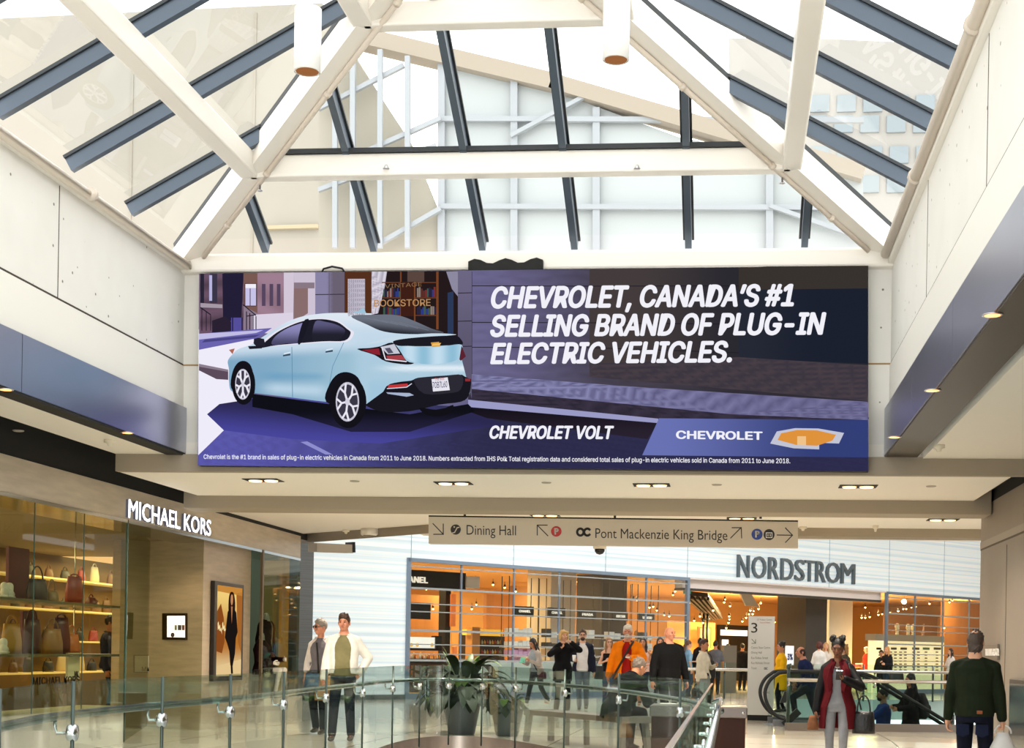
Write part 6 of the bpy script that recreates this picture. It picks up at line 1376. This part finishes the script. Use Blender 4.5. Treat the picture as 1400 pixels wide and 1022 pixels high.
    if jacket:
        c, hem, op, ex = jacket[:4]; frac = jacket[4] if len(jacket) > 4 else 1; b = MB(); rings = []; n = 22; th = max(.028, vox*2.2)
        for q in range(10):
            z_ = hem+(1.46-hem)*q/9; c0, rx, ry, Rm = tring(z_, ex+.008+(.02 if z_ < .98 else 0)); o = math.radians((op if not isinstance(op, tuple) else op[0]+(op[1]-op[0])*max(0, min(1, (1.12-z_)/.4)))*(1 if z_ < 1.3 else max(.45, 1-(z_-1.3)/.16*.5))); a0 = -math.pi/2+o; a1 = 3*math.pi/2-o
            A_ = [a0+(a1-a0)*j/n for j in range(n+1)]; rings.append([c0+Rm @ Vector((rx*math.cos(a), ry*math.sin(a), 0)) for a in A_]+[c0+Rm @ Vector(((rx-th)*math.cos(a), (ry-th)*math.sin(a), 0)) for a in A_[::-1]])
        m_ = len(rings[0]); V = [p for rg in rings for p in rg]; b.add(V, [(i*m_+j, i*m_+(j+1) % m_, (i+1)*m_+(j+1) % m_, (i+1)*m_+j) for i in range(9) for j in range(m_)]+[list(range(m_))[::-1], [9*m_+j for j in range(m_)]])
        if frac > 0 and len(jacket) < 6: sleeves(b, frac, ex*.55+.007)
        part('jacket', b, garment_mat(c))
        if frac > 0 and len(jacket) > 5: b2 = MB(); sleeves(b2, frac, ex*.55+.007); part('sleeves', b2, garment_mat(jacket[5], .5))
        b2 = MB(); o = 1.2
        b2.tube([T((.085*math.cos(a)*wide, .078*math.sin(a)+.01, 1.475+.012*math.sin(a))) for a in [-math.pi/2+o*.5+(2*math.pi-o)*q/14 for q in range(15)]], .02, 8); part('collar', b2, garment_mat(scarf or c))
    return P
def strap(P, name, label, pts, r=.012, color='#15130f', cat='strap'):
    o = MB().tube([P.world(p) for p in pts], r, 6)
    return tag(o.build(name, mat('strap_'+color.strip('#'), color, .6)), label, cat)
# ================================================================ the shoppers
m_blkl = mat('black_leather', '#141313', .35)
def swalk(s=.22, lead='L', back=.06):
    """ankle targets for a stride"""
    a = (.1, -s, .09); c = (-.1, s*.9, .13)
    return (a, c) if lead == 'L' else ((.1, s*.9, .13), (-.1, -s, .09))
# couple by the left balustrade
fl, fr = swalk(.2, 'R')
pm = person('person', 'man in open white jacket, olive polo shirt and dark jeans walking behind the curved glass', 468, 19.9, -6, 1.71, 'm', 'ruddy', .011, wide=1.0, footL=(.12, -.02, .085), footR=(-.13, -.16, .085), handR=(-.27, -.10, .82), handL=(.22, .03, .93), elbL=(1.2, .5, 0),
    hair=('full', '#3d2618'), top=('#77704f', .90, .4, .012), jacket=('#ded9d2', .93, 34, .03), pants=('#171c2a', .014), shoes='#3a3a3a', hy=-8, belly=.05)
pw = person('person', 'grey-haired woman in dark glasses and white-sleeved dotted top beside the man in white jacket', 436.5, 21.3, -18, 1.66, 'f', 'ruddy', .012, footL=(.09, -.1, .085), footR=(-.09, .1, .1), handR=(-.24, -.02, .84), hair=('full', '#8a8078'), glasses='dark', top=('#6f6a72', .93, .0, .012), jacket=('#d5ccca', .96, 60, .012, .75), pants=('#171a24', .012), shoes='#3a2a22', hy=-42)
strap(pw, 'bag_strap', 'black shoulder strap across the grey-haired woman in dark glasses', [(-.02, -.145, 1.40), (.0, -.155, 1.25), (.01, -.15, 1.08), (.02, -.14, .92)], .014)
def bag(name, label, c, w, h, dpt, m, cat='bag', rz=0, handle=.12, taper=.85, parts=True):
    t = thing(name, label, cat, c, rz); b = MB(); rr = []
    for q in range(6): z_ = -h*q/5; s_ = taper+(1-taper)*min(1, q/3); rr.append(((0, 0, z_), w/2*s_, dpt/2*(.55+.45*min(1, q/3))))
    b.loft(rr[::-1], n=18); b.build('bag_body', m, t, local=True)
    if handle: MB().tube([(w*.28*math.cos(a), 0, handle*math.sin(a)-.01) for a in [math.pi*q/10 for q in range(11)]], .010, 6).build('handle', m, t, local=True)
    return t
bag('shoulder_bag', 'tan shopping bag between the couple behind the curved glass', pw.world((.13, -.17, .90)), .30, .36, .12, mat('tan_bag', '#9a7046', .6), handle=.1)
bag('handbag', 'blue and white clutch bag at the hip of the grey-haired woman', pw.world((-.06, -.2, .93)), .24, .2, .08, mat('blue_white_bag', '#4a6a8a', .6, noise=.5, nscale=14), handle=0)
# girl reading her phone
p3 = person('person', 'young woman in light cardigan and grey trousers walking while reading a green flyer', 733, 33, -48, 1.56, 'f', 'tan', .016, lean=10, footL=(.08, .34, .16), footR=(-.08, -.26, .085), handR=(-.1, -.36, 1.12), handL=(.08, -.3, 1.18), hair=('long', '#17120f'), top=('#9aa2a8', .9, .5, .012), jacket=('#b3a89e', .82, 42, .02), pants=('#44474b', .008), shoes='#d8d6d0', hp=22, pitchL=-35)
MBx = MB(); q = p3.hand['R']; MBx.frame_box(q+Vector((0, 0, .05)), Vector((1, 0, 0)), Vector((0, .8, .6)), Vector((0, -.6, .8)), .06, .1, .004); tag(MBx.build('flyer', mat('mint_flyer', '#5fb89a', .6)), 'mint green folded flyer held by the young woman in cardigan', 'flyer')
strap(p3, 'bag_strap', 'dark crossbody strap of the young woman in light cardigan', [(-.12, -.13, 1.36), (.0, -.17, 1.18), (.12, -.14, .98), (.16, -.05, .86)], .012)
bag('crossbody_bag', 'small dark red crossbody bag on the young woman in cardigan', p3.world((.2, .0, .9)), .2, .16, .1, mat('dark_red_bag', '#4a2030', .6), handle=0)
# blonde in black jumper, bearded man
p4 = person('person', 'blonde woman in black jumper, skirt and boots raising a hand to her face', 768, 29.8, 12, 1.70, 'f', 'pale', .015, footL=(.12, 0, .085), footR=(-.12, .0, .085), handL=(.11, -.3, 1.49), elbL=(1, -.3, -.6), handR=(-.1, -.16, 1.36), elbR=(-1, -.4, -.6), hair=('bob', '#c29a5c'), top=('#121214', .86, .98, .03), skirt=('#1d1d20', 1.0, .68, .03), pants=('#141416', .0), boots='#1c1a1a', hy=15, wide=1.06, curlL=(50, 50))
p5 = person('person', 'bearded man in white shirt and open navy jacket carrying a paper cup', 795, 32.0, 0, 1.74, 'm', 'pale', .015, footL=(.1, .12, .1), footR=(-.05, -.2, .085), handR=(-.2, -.28, 1.10), handL=(.26, -.04, .84), hair=('short', '#3a2418'), beard='#2c1c12', glasses='clear', top=('#e0dcdc', .84, .4, .018), jacket=('#1d2030', .84, 40, .03), pants=('#767f8c', .010), shoes='#26262a', curlR=(60, 50))
def cup(name, label, p, r=.04, h=.11, m=None):
    t = thing(name, label, 'cup', p); MB().lathe([(r*.72, 0), (r, h)], 14, p).build('cup_body', m or mat('white_paper_cup', '#ebe8e4', .5), t); MB().lathe([(r*1.06, h), (r*1.06, h+.008), (r*.9, h+.018)], 14, p).build('lid', mat('white_cup_lid', '#f4f2ee', .4), t); return t
cup('paper_cup', 'white paper cup carried by the bearded man', p5.hand['R']+Vector((0, -.05, -.02)))
# long haired girl and orange jacket man, pink top woman
p6 = person('person', 'long-haired young woman in black top and jeans behind the man in orange', 831, 33.5, 10, 1.60, 'f', 'pale', .016, footL=(.08, -.12, .085), footR=(-.08, .1, .09), handR=(-.12, -.26, 1.17), handL=(.2, -.1, .9), hair=('long', '#8a6440'), glasses='clear', top=('#17171b', .9, 0, .01, 1.36), pants=('#3d5878', .006), shoes='#d0ccc8')
bag('shoulder_bag', 'black shoulder bag of the young woman in black top', p6.world((-.23, -.02, 1.04)), .24, .3, .12, m_blkl, handle=.2)
p7 = person('person', 'white-bearded man in bright orange jacket and red shirt with a black shoulder strap', 856, 25.8, -4, 1.74, 'm', 'ruddy', .012, footL=(.12, -.1, .085), footR=(-.12, .1, .085), handR=(-.33, -.08, .83), handL=(.1, -.34, 1.18), elbL=(1, .3, -.5), hair=('full', '#d8d4cc'), beard='#cfcac2', top=('#a01c16', .9, .4, .012), jacket=('#f08008', .80, 22, .045), pants=('#1d2a3a', .012), shoes='#222222', wide=1.08, scarf='#1c3a40', curlL=(60, 60))
strap(p7, 'bag_strap', 'black diagonal strap across the orange jacket', [(.11, -.12, 1.47), (.05, -.195, 1.36), (-.06, -.215, 1.15), (-.17, -.19, .95), (-.24, -.1, .82)], .02)
q = p7.hand['L']; MBx = MB(); MBx.box((q.x-.05, q.y-.06, q.z), (q.x+.03, q.y+.04, q.z+.02), .004); tag(MBx.build('folded_paper', mat('white_paper', '#ece8e0', .7)), 'folded white paper in the hand of the man in orange', 'paper')
p8 = person('person', 'dark-haired woman in pale pink top and jeans behind the man in orange', 878, 34.8, -8, 1.62, 'f', 'tan', .016, footL=(.08, -.1, .085), footR=(-.08, .1, .09), handR=(-.05, -.28, 1.08), handL=(.12, -.26, 1.06), hair=('long', '#1a1412'), top=('#dcb6a8', .88, .0, .01, 1.4), pants=('#1c2738', .004), shoes='#c08a70')
# bald man in black, seated man, woman in white jacket
p9 = person('person', 'bald man in loose black shirt standing behind the dark kiosk', 912, 23.4, 30, 1.69, 'm', 'ruddy', .012, footL=(.12, 0, .085), footR=(-.12, .0, .085), handR=(-.34, -.06, .80), handL=(.33, -.06, .80), hair=('shaved', '#6a4a3a'), top=('#101012', .82, .97, .03), pants=('#20242c', .014), shoes='#1a1a1a', wide=1.17, hy=18)
bench_z = .46
p10 = person('person', 'grey-haired man in black jacket hunched on the bench with his back turned', 842, 18.75, 140, 1.72, 'm', 'tan', .011, pelvis=.56, lean=38, footL=(.12, -.42, .085), footR=(-.12, -.5, .085), handL=(.14, -.52, .66), handR=(-.14, -.55, .66), hair=('short', '#6f6258'), top=('#d8d0c0', 1.0, .5, .01), jacket=('#14151a', .80, 6, .035), pants=('#15171f', .014), shoes='#1a1a1a', hp=24, hy=-12)
p12 = person('person', 'short-haired woman in cream jacket and patterned dress carrying a dark bag', 960, 28.8, 62, 1.55, 'f', 'tan', .014, footL=(.08, -.1, .085), footR=(-.08, .12, .09), handR=(-.2, .02, .80), handL=(.15, -.24, 1.18), hair=('full', '#3d1f16'), top=('#e4dcc8', 1.0, .5, .012), jacket=('#ddd3bd', .88, 18, .022), skirt=('#8d9490', 1.02, .52, .05), pants=('#2a2422', 0), shoes='#1c1816')
MATS['cloth_8d9490'].node_tree.nodes['Noise Texture'].inputs['Scale'].default_value = 22
bag('shoulder_bag', 'large black shoulder bag of the woman in cream jacket', p12.world((.27, .04, 1.28)), .34, .34, .16, m_blkl, handle=.16)
bag('handbag', 'black handbag hanging from the hand of the woman in cream jacket', p12.hand['R']+Vector((0, 0, -.08)), .26, .2, .1, m_blkl, handle=.1)
# people by the store entrance
p11 = person('person', 'brown-haired young woman in light blue top with a backpack, facing the store', 940, 43.6, 110, 1.66, 'f', 'pale', .018, hair=('ponytail', '#5a3a26'), top=('#7fa6c4', .9, .4, .012), pants=('#3a4656', .006), handL=(.1, -.28, 1.1))
t = thing('backpack', 'grey lilac backpack on the young woman in light blue', 'backpack', p11.world((0, .13, 1.42)), p11.rz); b = MB(); b.loft([((0, .06, -.46), .13, .07), ((0, .08, -.4), .16, .1), ((0, .08, -.15), .15, .09), ((0, .06, .0), .1, .05)], n=16); b.build('pack', mat('lilac_grey_pack', '#77707f', .7), t, local=True); MB().ell((0, .16, -.3), (.11, .04, .1)).build('front_pocket', mat('lilac_grey_pack'), t, local=True)
p13 = person('person', 'dark-haired woman half hidden behind the bald man in black', 901, 36.5, 5, 1.66, 'f', 'tan', .018, hair=('long', '#1a1412'), top=('#7a2a2a', .9, .5, .012), pants=('#22262e', .006))
p14 = person('person', 'dark-haired man in grey t-shirt seen from behind in the store entrance', 977, 46, 178, 1.68, 'm', 'tan', .019, hair=('short', '#15110f'), top=('#5f6068', .86, .45, .02), pants=('#20242c', .012))
p14b = person('person', 'person in dark clothes with hair in a bun behind the woman in cream', 956, 45.5, 170, 1.75, 'f', 'brown', .019, hair=('bun', '#120e0c'), top=('#1c1c22', .86, .98, .02), pants=('#1c1c22', .012))
p14c = person('person', 'person in black standing just right of the grey board in the store entrance', 1014, 52, 160, 1.66, 'm', 'tan', .02, hair=('short', '#120e0c'), top=('#15151a', .86, .98, .02), pants=('#15151a', .012))
p14d = person('person', 'person in black standing left of the grey board in the store entrance', 994, 55, 10, 1.66, 'm', 'brown', .02, hair=('short', '#120e0c'), top=('#17151a', .86, .98, .02), pants=('#15151a', .012))
p15 = person('person', 'woman in yellow dress and black leggings with her hair up, behind the white pylon', 1067, 32.5, -72, 1.56, 'f', 'tan', .015, footL=(.08, -.08, .085), footR=(-.08, .1, .09), handR=(-.12, -.26, 1.08), handL=(.12, -.28, 1.06), hair=('bun', '#15110f'), top=('#e0a80c', .9, .8, .016), skirt=('#e0a80c', 1.02, .56, .03), pants=('#15151a', 0), shoes='#15130f')
# escalator
ESCX = spot(1105, 27.6)
p16 = person('person', 'man in navy jumper striding up the escalator landing', 1105, 27.8, -72, 1.62, 'm', 'ruddy', .014, z=-.16, lean=14, footL=(.09, -.3, .28), footR=(-.09, .3, .12), handL=(.2, -.3, .98), handR=(-.2, -.2, .9), hair=('balding', '#2c2018'), top=('#1d2850', .86, .98, .02), pants=('#262b36', .012), pitchR=-20)
p17 = person('person', 'person with dark red bobbed hair and white top behind the burgundy coat', 1119, 44, 160, 1.70, 'f', 'pale', .019, hair=('bob', '#4a1612'), top=('#d8d4d0', .9, .5, .015), pants=('#20222a', .01))
p18 = person('person', 'fair-haired person facing the viewer right beside the dark red bob', 1128, 47, 5, 1.70, 'f', 'pale', .019, hair=('long', '#b08a60'), top=('#d0c8c0', .9, .5, .015), pants=('#20222a', .01))
p19 = person('person', 'person with curly blond hair just behind the burgundy coat', 1152, 33, -40, 1.55, 'f', 'pale', .016, hair=('curly', '#a87a48'), top=('#4a4238', .9, .9, .015), pants=('#20222a', .01))
p21 = person('person', 'dark-haired bearded man in blue checked shirt going down the escalator', 1206, 27.6, -78, 1.72, 'm', 'tan', .013, z=-1.06, handL=(.18, -.46, 1.06), handR=(-.18, -.40, 1.0), hair=('short', '#17120f'), beard='#1c1512', top=('#2c4690', .84, .97, .02), pants=('#20242c', .012), hy=5)
p22 = person('person', 'woman with long black hair and black clothes on the escalator', 1244, 27.0, -60, 1.64, 'f', 'tan', .013, z=-.68, handL=(.12, -.34, 1.06), handR=(-.12, -.33, 1.1), hair=('long', '#0f0d0c'), top=('#131316', .8, .98, .03), skirt=('#131316', 1.02, .5, .06), pants=('#131316', .0), shoes='#141414', hp=10)
t = thing('backpack', 'black backpack on the long-haired woman on the escalator', 'backpack', p22.world((0, .14, 1.36)), p22.rz); b = MB(); b.loft([((0, .08, -.46), .13, .08), ((0, .11, -.38), .17, .12), ((0, .1, -.15), .16, .1), ((0, .07, .02), .11, .05)], n=16); b.build('pack', mat('black_pack', '#17161a', .7), t, local=True); MB().ell((0, .21, -.28), (.12, .04, .1)).build('front_pocket', mat('black_pack'), t, local=True)
p23 = person('person', 'person in black lowest on the escalator, half hidden by the man in green', 1296, 26.8, -60, 1.68, 'f', 'tan', .014, z=-1.42, hair=('long', '#0f0d0c'), top=('#131316', .8, .98, .03), pants=('#131316', .01))
bag('tote_bag', 'zebra patterned black and white bag low on the escalator', p23.world((-.26, -.12, 1.12)), .36, .4, .16, mat('zebra_pattern', '#7a7878', .6), handle=.14)
zm = MATS['zebra_pattern'].node_tree; wv = zm.nodes.new('ShaderNodeTexWave'); wv.inputs['Scale'].default_value = 9; wv.inputs['Distortion'].default_value = 5; cr = zm.nodes.new('ShaderNodeValToRGB'); cr.color_ramp.interpolation = 'CONSTANT'; cr.color_ramp.elements[0].color = (.01, .01, .01, 1); cr.color_ramp.elements[1].position = .5; cr.color_ramp.elements[1].color = (.8, .8, .78, 1); zm.links.new(wv.outputs[0], cr.inputs[0]); zm.links.new(cr.outputs[0], zm.nodes['Principled BSDF'].inputs['Base Color'])
# shoppers before the sunglasses wall
p24 = person('person', 'blonde woman in black jacket and jeans passing the sunglasses wall', 1212, 48.2, -30, 1.62, 'f', 'pale', .019, footL=(.09, -.2, .085), footR=(-.09, .28, .12), handR=(-.06, -.3, 1.2), handL=(.1, -.3, 1.12), hair=('waves', '#c08a50'), top=('#1a1a1e', .86, .98, .03), pants=('#26364a', .01))
bag('tote_bag', 'large black tote bag of the blonde woman by the sunglasses wall', p24.world((.34, .05, .92)), .5, .42, .2, m_blkl, handle=.2)
p24b = person('person', 'person in dark green jacket close beside the blonde woman by the sunglasses wall', 1204, 49, -10, 1.5, 'f', 'tan', .02, hair=('short', '#1c1512'), top=('#20261f', .86, .98, .03), pants=('#20242c', .01), handL=(.1, -.3, 1.2))
p25 = person('person', 'person in bright red coat inside the right store window', 1184, 57, -60, 1.66, 'f', 'pale', .02, hair=('bob', '#8a8a88'), top=('#c8281c', .84, .98, .03), pants=('#7f9ab0', .01))
p26 = person('person', 'long-haired dark woman in white top at the right end of the sunglasses wall', 1299, 50, -50, 1.60, 'f', 'pale', .019, hair=('long', '#14100e'), top=('#d8d4d4', .9, .5, .015), pants=('#1c2230', .01), handR=(-.1, -.28, 1.12))
p27 = person('person', 'shopper in dark jacket inside the left shop behind its window', 150, 0, 75, 1.72, 'm', 'tan', .014, loc=(fx(150, 900, -10.2).x, fx(150, 900, -10.2).y, 0), hair=('short', '#17120f'), jacket=('#1c1f2a', .86, 20, .03), top=('#5a5a5e', .88, .5, .012), pants=('#2a2620', .012))
# ---- nearest two
def rampz(px, d): return ZLO*max(0, min(1, (YR0-spot(px, d).y)/(YR0-YR1)))
p20 = person('person', 'woman in burgundy coat with black leather sleeves and grey jumpsuit looking at her phone', 1143, 17.4, -4, 1.63, 'f', 'brown', .009, z=rampz(1143, 17.4), wide=1.05, footL=(.085, -.1, .085), footR=(-.085, .08, .09), handR=(-.26, -.08, .80), elbR=(-.6, 1, 0), handL=(.10, -.26, 1.24), elbL=(1, .15, -.9), hair=('buns', '#100d0c'), top=('#85868c', .86, 0, .004, 1.37), jacket=('#571018', .60, (17, 40), .035, 1, '#141316'), pants=('#85868c', .0), shoes='#2a2626', hp=16, hy=-4, curlR=(60, 60), curlL=(45, 60))
b = MB()
for s_ in (-1, 1):
    pts = [(s_*.075, -.05, 1.44), (s_*.10, -.135, 1.36), (s_*.135, -.175, 1.22), (s_*.10, -.185, 1.06), (s_*.06, -.16, 1.10), (s_*.05, -.14, 1.25), (s_*.055, -.08, 1.42)]
    n0 = len(pts); V = [p20.T(p) for p in pts]; b.prism([v*p20.k for v in V], (0, -.025, 0))
bake(b, .009, 3).build('lapels', garment_mat('#571018'), p20.root, local=True)
b = MB(); b.tube([p20.T((.055*math.cos(a), -.055+.06*math.sin(a)*.4-.03, 1.43+.05*math.sin(a)))*p20.k for a in [math.pi+math.pi*q/10 for q in range(11)]], .004, 6); b.tube([p20.T((0, -.118, 1.385))*p20.k, p20.T((0, -.13, 1.30))*p20.k], .005, 6)
tag(b.build('necklace', mat('silver_chain', '#d8d8d4', .2, metal=1), p20.root, local=True))
q = p20.hand['L']; t = thing('phone', 'dark smartphone in the hand of the woman in burgundy coat', 'phone', q); b = MB(); b.frame_box(q+Vector((-.01, -.035, .02)), Vector((1, 0, 0)), Vector((0, .75, .66)).normalized(), Vector((0, -.66, .75)).normalized(), .037, .005, .07); b.build('phone_body', mat('dark_phone', '#17161a', .2), t)
bag('paper_bag', 'small crumpled brown paper bag in the right hand of the woman in burgundy', p20.hand['R']+Vector((-.03, -.02, .0)), .13, .17, .09, mat('brown_kraft_paper', '#7a4a28', .8, noise=.25, nscale=20), handle=0, taper=.6)
bag('handbag', 'black quilted handbag with arched handles at the hip of the woman in burgundy', p20.world((.33, .0, .83)), .27, .26, .15, mat('black_quilted_leather', '#161517', .35, bump=.5, nscale=40), handle=.2)
strap(p20, 'bag_strap', 'black shoulder strap on the burgundy coat', [(.30, .0, .85), (.21, -.06, 1.2), (.14, -.08, 1.42), (.14, .03, 1.45)], .011)
p28 = person('person', 'balding man in dark green jumper and dark jeans seen from behind with a white bag', 1330, 15.2, 172, 1.77, 'm', 'pale', .0085, z=rampz(1330, 15.2), wide=1.06, footL=(.12, 0, .085), footR=(-.12, -.05, .085), handL=(.275, -.04, .78), handR=(-.28, -.04, .77), hair=('short', '#4a3c34', 1), top=('#1c2416', .88, .97, .02), pants=('#121626', .014), shoes='#2a2018', curlR=(70, 70))
b = MB(); b.tube([p28.T((.16*math.cos(a), .128*math.sin(a), .935))*p28.k for a in [2*math.pi*q/28 for q in range(28)]], .016, 6, closed=True); b.build('belt', mat('navy_belt', '#10121c', .6), p28.root, local=True)
b = MB(); b.box((-.10, .142, .91), (-.045, .152, .945), .003); b.v = [v*p28.k for v in b.v]; b.build('leather_patch', mat('tan_leather_patch', '#8a4a1c', .6), p28.root, local=True)
for sg in (-1, 1): b = MB(); b.prism([(sg*.095-.06, .133, .80), (sg*.095+.06, .133, .80), (sg*.095+.065, .128, .70), (sg*.095, .128, .67), (sg*.095-.065, .128, .70)], (0, .008, 0)); b.v = [v*p28.k for v in b.v]; b.build('pocket', garment_mat('#1a2038'), p28.root, local=True)
t = bag('plastic_bag', 'white plastic carrier bag in the hand of the man in dark green jumper', p28.hand['R']+Vector((0, 0, -.06)), .30, .34, .14, mat('white_plastic_film', '#e4e4e6', .35), handle=.09, taper=.35)
# ================================================================ goods in the left shop
def shelf_board(name, lb, x0, x1, pyl, z_):
    pass
zs1, zs2 = fx(60, 822, -8.1).z, fx(60, 893, -8.1).z
y0_, y1_ = YN+3, fx(134, 850, -8.1).y
for k, z_ in enumerate((zs1, zs2)):
    t = thing('display_shelf', ['upper long glass display shelf in the left shop window', 'lower long glass display shelf in the left shop window'][k], 'shelf', (-8.1, 12, z_)); MB().box((-8.4, y0_, z_-.03), (-7.8, y1_, z_)).build('board', mat('shelf_edge_glass', '#5d5a40', .2), t)
    for yy in (y0_+.5, (y0_+y1_)/2, y1_-.1): MB().tube([(-8.38, yy, z_), (-8.38, yy, zf0 if k == 0 else zs1-.04)], .008, 6).build('hanging_rod', m_chrome, t)
def gb(px, z_, lb, w, h, col, handle, sh='bag'):
    p = fx(px, 850, -8.1); c = Vector((-8.1, p.y, z_+h)); m = mat('goods_'+col.strip('#'), col, .4)
    return bag('handbag' if sh == 'bag' else 'backpack', lb, c, w, h, .16, m, 'bag', math.pi/2-.25, handle, .8)
gb(50, zs1, 'black handbag with tall handle on the upper shelf of the left shop window', .34, .26, '#17130f', .16)
gb(70, zs1, 'small gold handbag with arched handle on the upper shelf', .2, .14, '#8a6a30', .14)
gb(101, zs1, 'rounded red backpack on the upper shelf of the left shop window', .30, .34, '#8c2f22', .04, 'pack')
gb(124, zs1, 'tiny dark red pouch at the far end of the upper shelf', .14, .1, '#5c1c1a', .05)
gb(16, zs2, 'mustard yellow handbag on the lower shelf nearest the viewer', .30, .34, '#a87a22', .1)
gb(44, zs2, 'dark burgundy handbag on the lower shelf of the left shop window', .30, .40, '#3d1218', .12)
gb(72, zs2, 'tan brown handbag on the lower shelf of the left shop window', .34, .30, '#8a6238', .12)
gb(84, zs2, 'burgundy backpack standing on the lower shelf of the left shop window', .28, .44, '#4a141c', .05, 'pack')
gb(98, zs2, 'orange brown handbag at the far end of the lower shelf', .28, .24, '#a85a30', .12)
m_snk = mat('white_sneaker', '#e8e4dc', .4); m_red = mat('red_trim', '#9a2420', .4)
def sneaker(px, z_, lb):
    p = fx(px, 850, -8.0); c = Vector((-8.0, p.y, z_)); t = thing('sneaker', lb, 'shoe', c, .4); b = MB()
    b.loft([((0, -.14, .05), .035, .05, Matrix.Rotation(math.pi/2, 3, 'X')), ((0, -.08, .06), .045, .055, Matrix.Rotation(math.pi/2, 3, 'X')), ((0, .05, .045), .05, .04, Matrix.Rotation(math.pi/2, 3, 'X')), ((0, .15, .03), .035, .025, Matrix.Rotation(math.pi/2, 3, 'X'))], n=14); b.cone((0, -.07, .08), (0, -.08, .13), .042, .045); b.build('upper', m_snk, t, local=True)
    b = MB(); b.box((-.05, -.17, 0), (.05, .17, .03), .012); b.build('sole', m_snk, t, local=True); b = MB(); b.box((-.03, -.02, .085), (.03, .05, .1), .01); b.build('tongue', m_red, t, local=True)
sneaker(6, zs1, 'white sneaker with red tongue on the upper shelf at the picture edge'); sneaker(13, zs1, 'white sneaker with red tongue second from the picture edge on the upper shelf'); sneaker(6, zs2-.0, 'white sneaker with red tongue on the lower shelf at the picture edge')
for k, (px, zz, w, h, c, lb) in enumerate(((24, zs1-.0, .5, .62, '#5c1a20', 'burgundy upright display panel on the upper shelf'), (40, zs2, .36, .50, '#5c1a20', 'burgundy upright display panel on the lower shelf'))):
    p = fx(px, 850, -8.3); tag(MB().box((-8.33, p.y-w/2, zz), (-8.29, p.y+w/2, zz+h), .004).build('display_board', mat('goods_'+c.strip('#'), c, .5)), lb, 'panel')
p = fx(100, 910, -7.9); t = thing('brand_tile', 'small pale square tile with dark initials hanging in the left shop window', 'sign', p); MB().box((-7.92, p.y-.16, p.z-.16), (-7.89, p.y+.16, p.z+.16)).build('tile', mat('pale_tile', '#c9c4b0', .4), t); b = MB(); text_fit(b, 'MK', ((-7.888, p.y+.01, p.z-.13), (-7.888, p.y+.12, p.z-.13), (-7.888, p.y+.01, p.z-.06)), depth=.004); b.build('lettering', mat('dark_letter'), t)
# rows of lit wares on the back wall
rnd = random.Random(9)
for r_, z_ in enumerate((.75, 1.3, 1.85, 2.4)):
    t = thing('wall_shelf', ['lowest amber-lit wall shelf deep inside the left shop', 'second amber-lit wall shelf from the floor inside the left shop', 'third amber-lit wall shelf from the floor inside the left shop', 'topmost amber-lit wall shelf deep inside the left shop'][r_], 'shelf', (-11.9, 25, z_)); MB().box((-12.09, 20, z_-.03), (-11.7, 30.6, z_)).build('board', mat('lit_shelf_board', '#e8d09a', .4, emit='#f0c860', estr=.35), t)
    for k in range(16):
        y_ = 20.4+k*.63+rnd.uniform(-.1, .1); c = ['#1a1714', '#6a4a2a', '#8a2a22', '#c9b48a', '#3a3a30'][rnd.randrange(5)]; w, h = rnd.uniform(.2, .34), rnd.uniform(.16, .3)
        bag('handbag', {'#1a1714': 'black', '#6a4a2a': 'brown', '#8a2a22': 'red', '#c9b48a': 'cream', '#3a3a30': 'olive'}[c]+' handbag on an amber-lit wall shelf deep inside the left shop', Vector((-11.88, y_, z_+h)), w, h, .14, mat('goods_'+c.strip('#'), c, .5), rz=math.pi/2, handle=.07)['group'] = 'handbags on the wall shelves'
# headless dressed figures in the corner window
mloc = fx(363, 900, -7.95); z0m = zp3
pmq = person('mannequin', 'standing headless white figure in dark suit in the corner shop window', 0, 0, 60, 1.62, 'm', 'pale', .014, loc=(mloc.x, mloc.y, z0m-.05), top=('#d8d2c8', .9, .5, .01), jacket=('#241c1c', .82, 8, .02), pants=('#1c1a1e', .01), **rm_)
mloc = fx(357, 930, -7.86)
pmq2 = person('mannequin', 'seated headless white figure in dark red jacket in the corner shop window', 0, 0, 60, 1.66, 'f', 'pale', .013, loc=(mloc.x, mloc.y, z0m-.0), pelvis=.50, footL=(.1, -.38, .085), footR=(-.1, -.34, .085), handL=(.14, -.36, .68), handR=(-.14, -.3, .62), top=('#2c1418', .84, .98, .018), pants=None, **rm_)
b = MB(); mq = pmq2.root.location; b.box((mq.x-.2, mq.y-.2, z0m), (mq.x+.2, mq.y+.2, z0m+.40), .01); tag(b.build('display_cube', mat('white_display_cube', '#d8d4ca', .5)), 'white display cube under the seated figure in the corner shop window', 'cube')
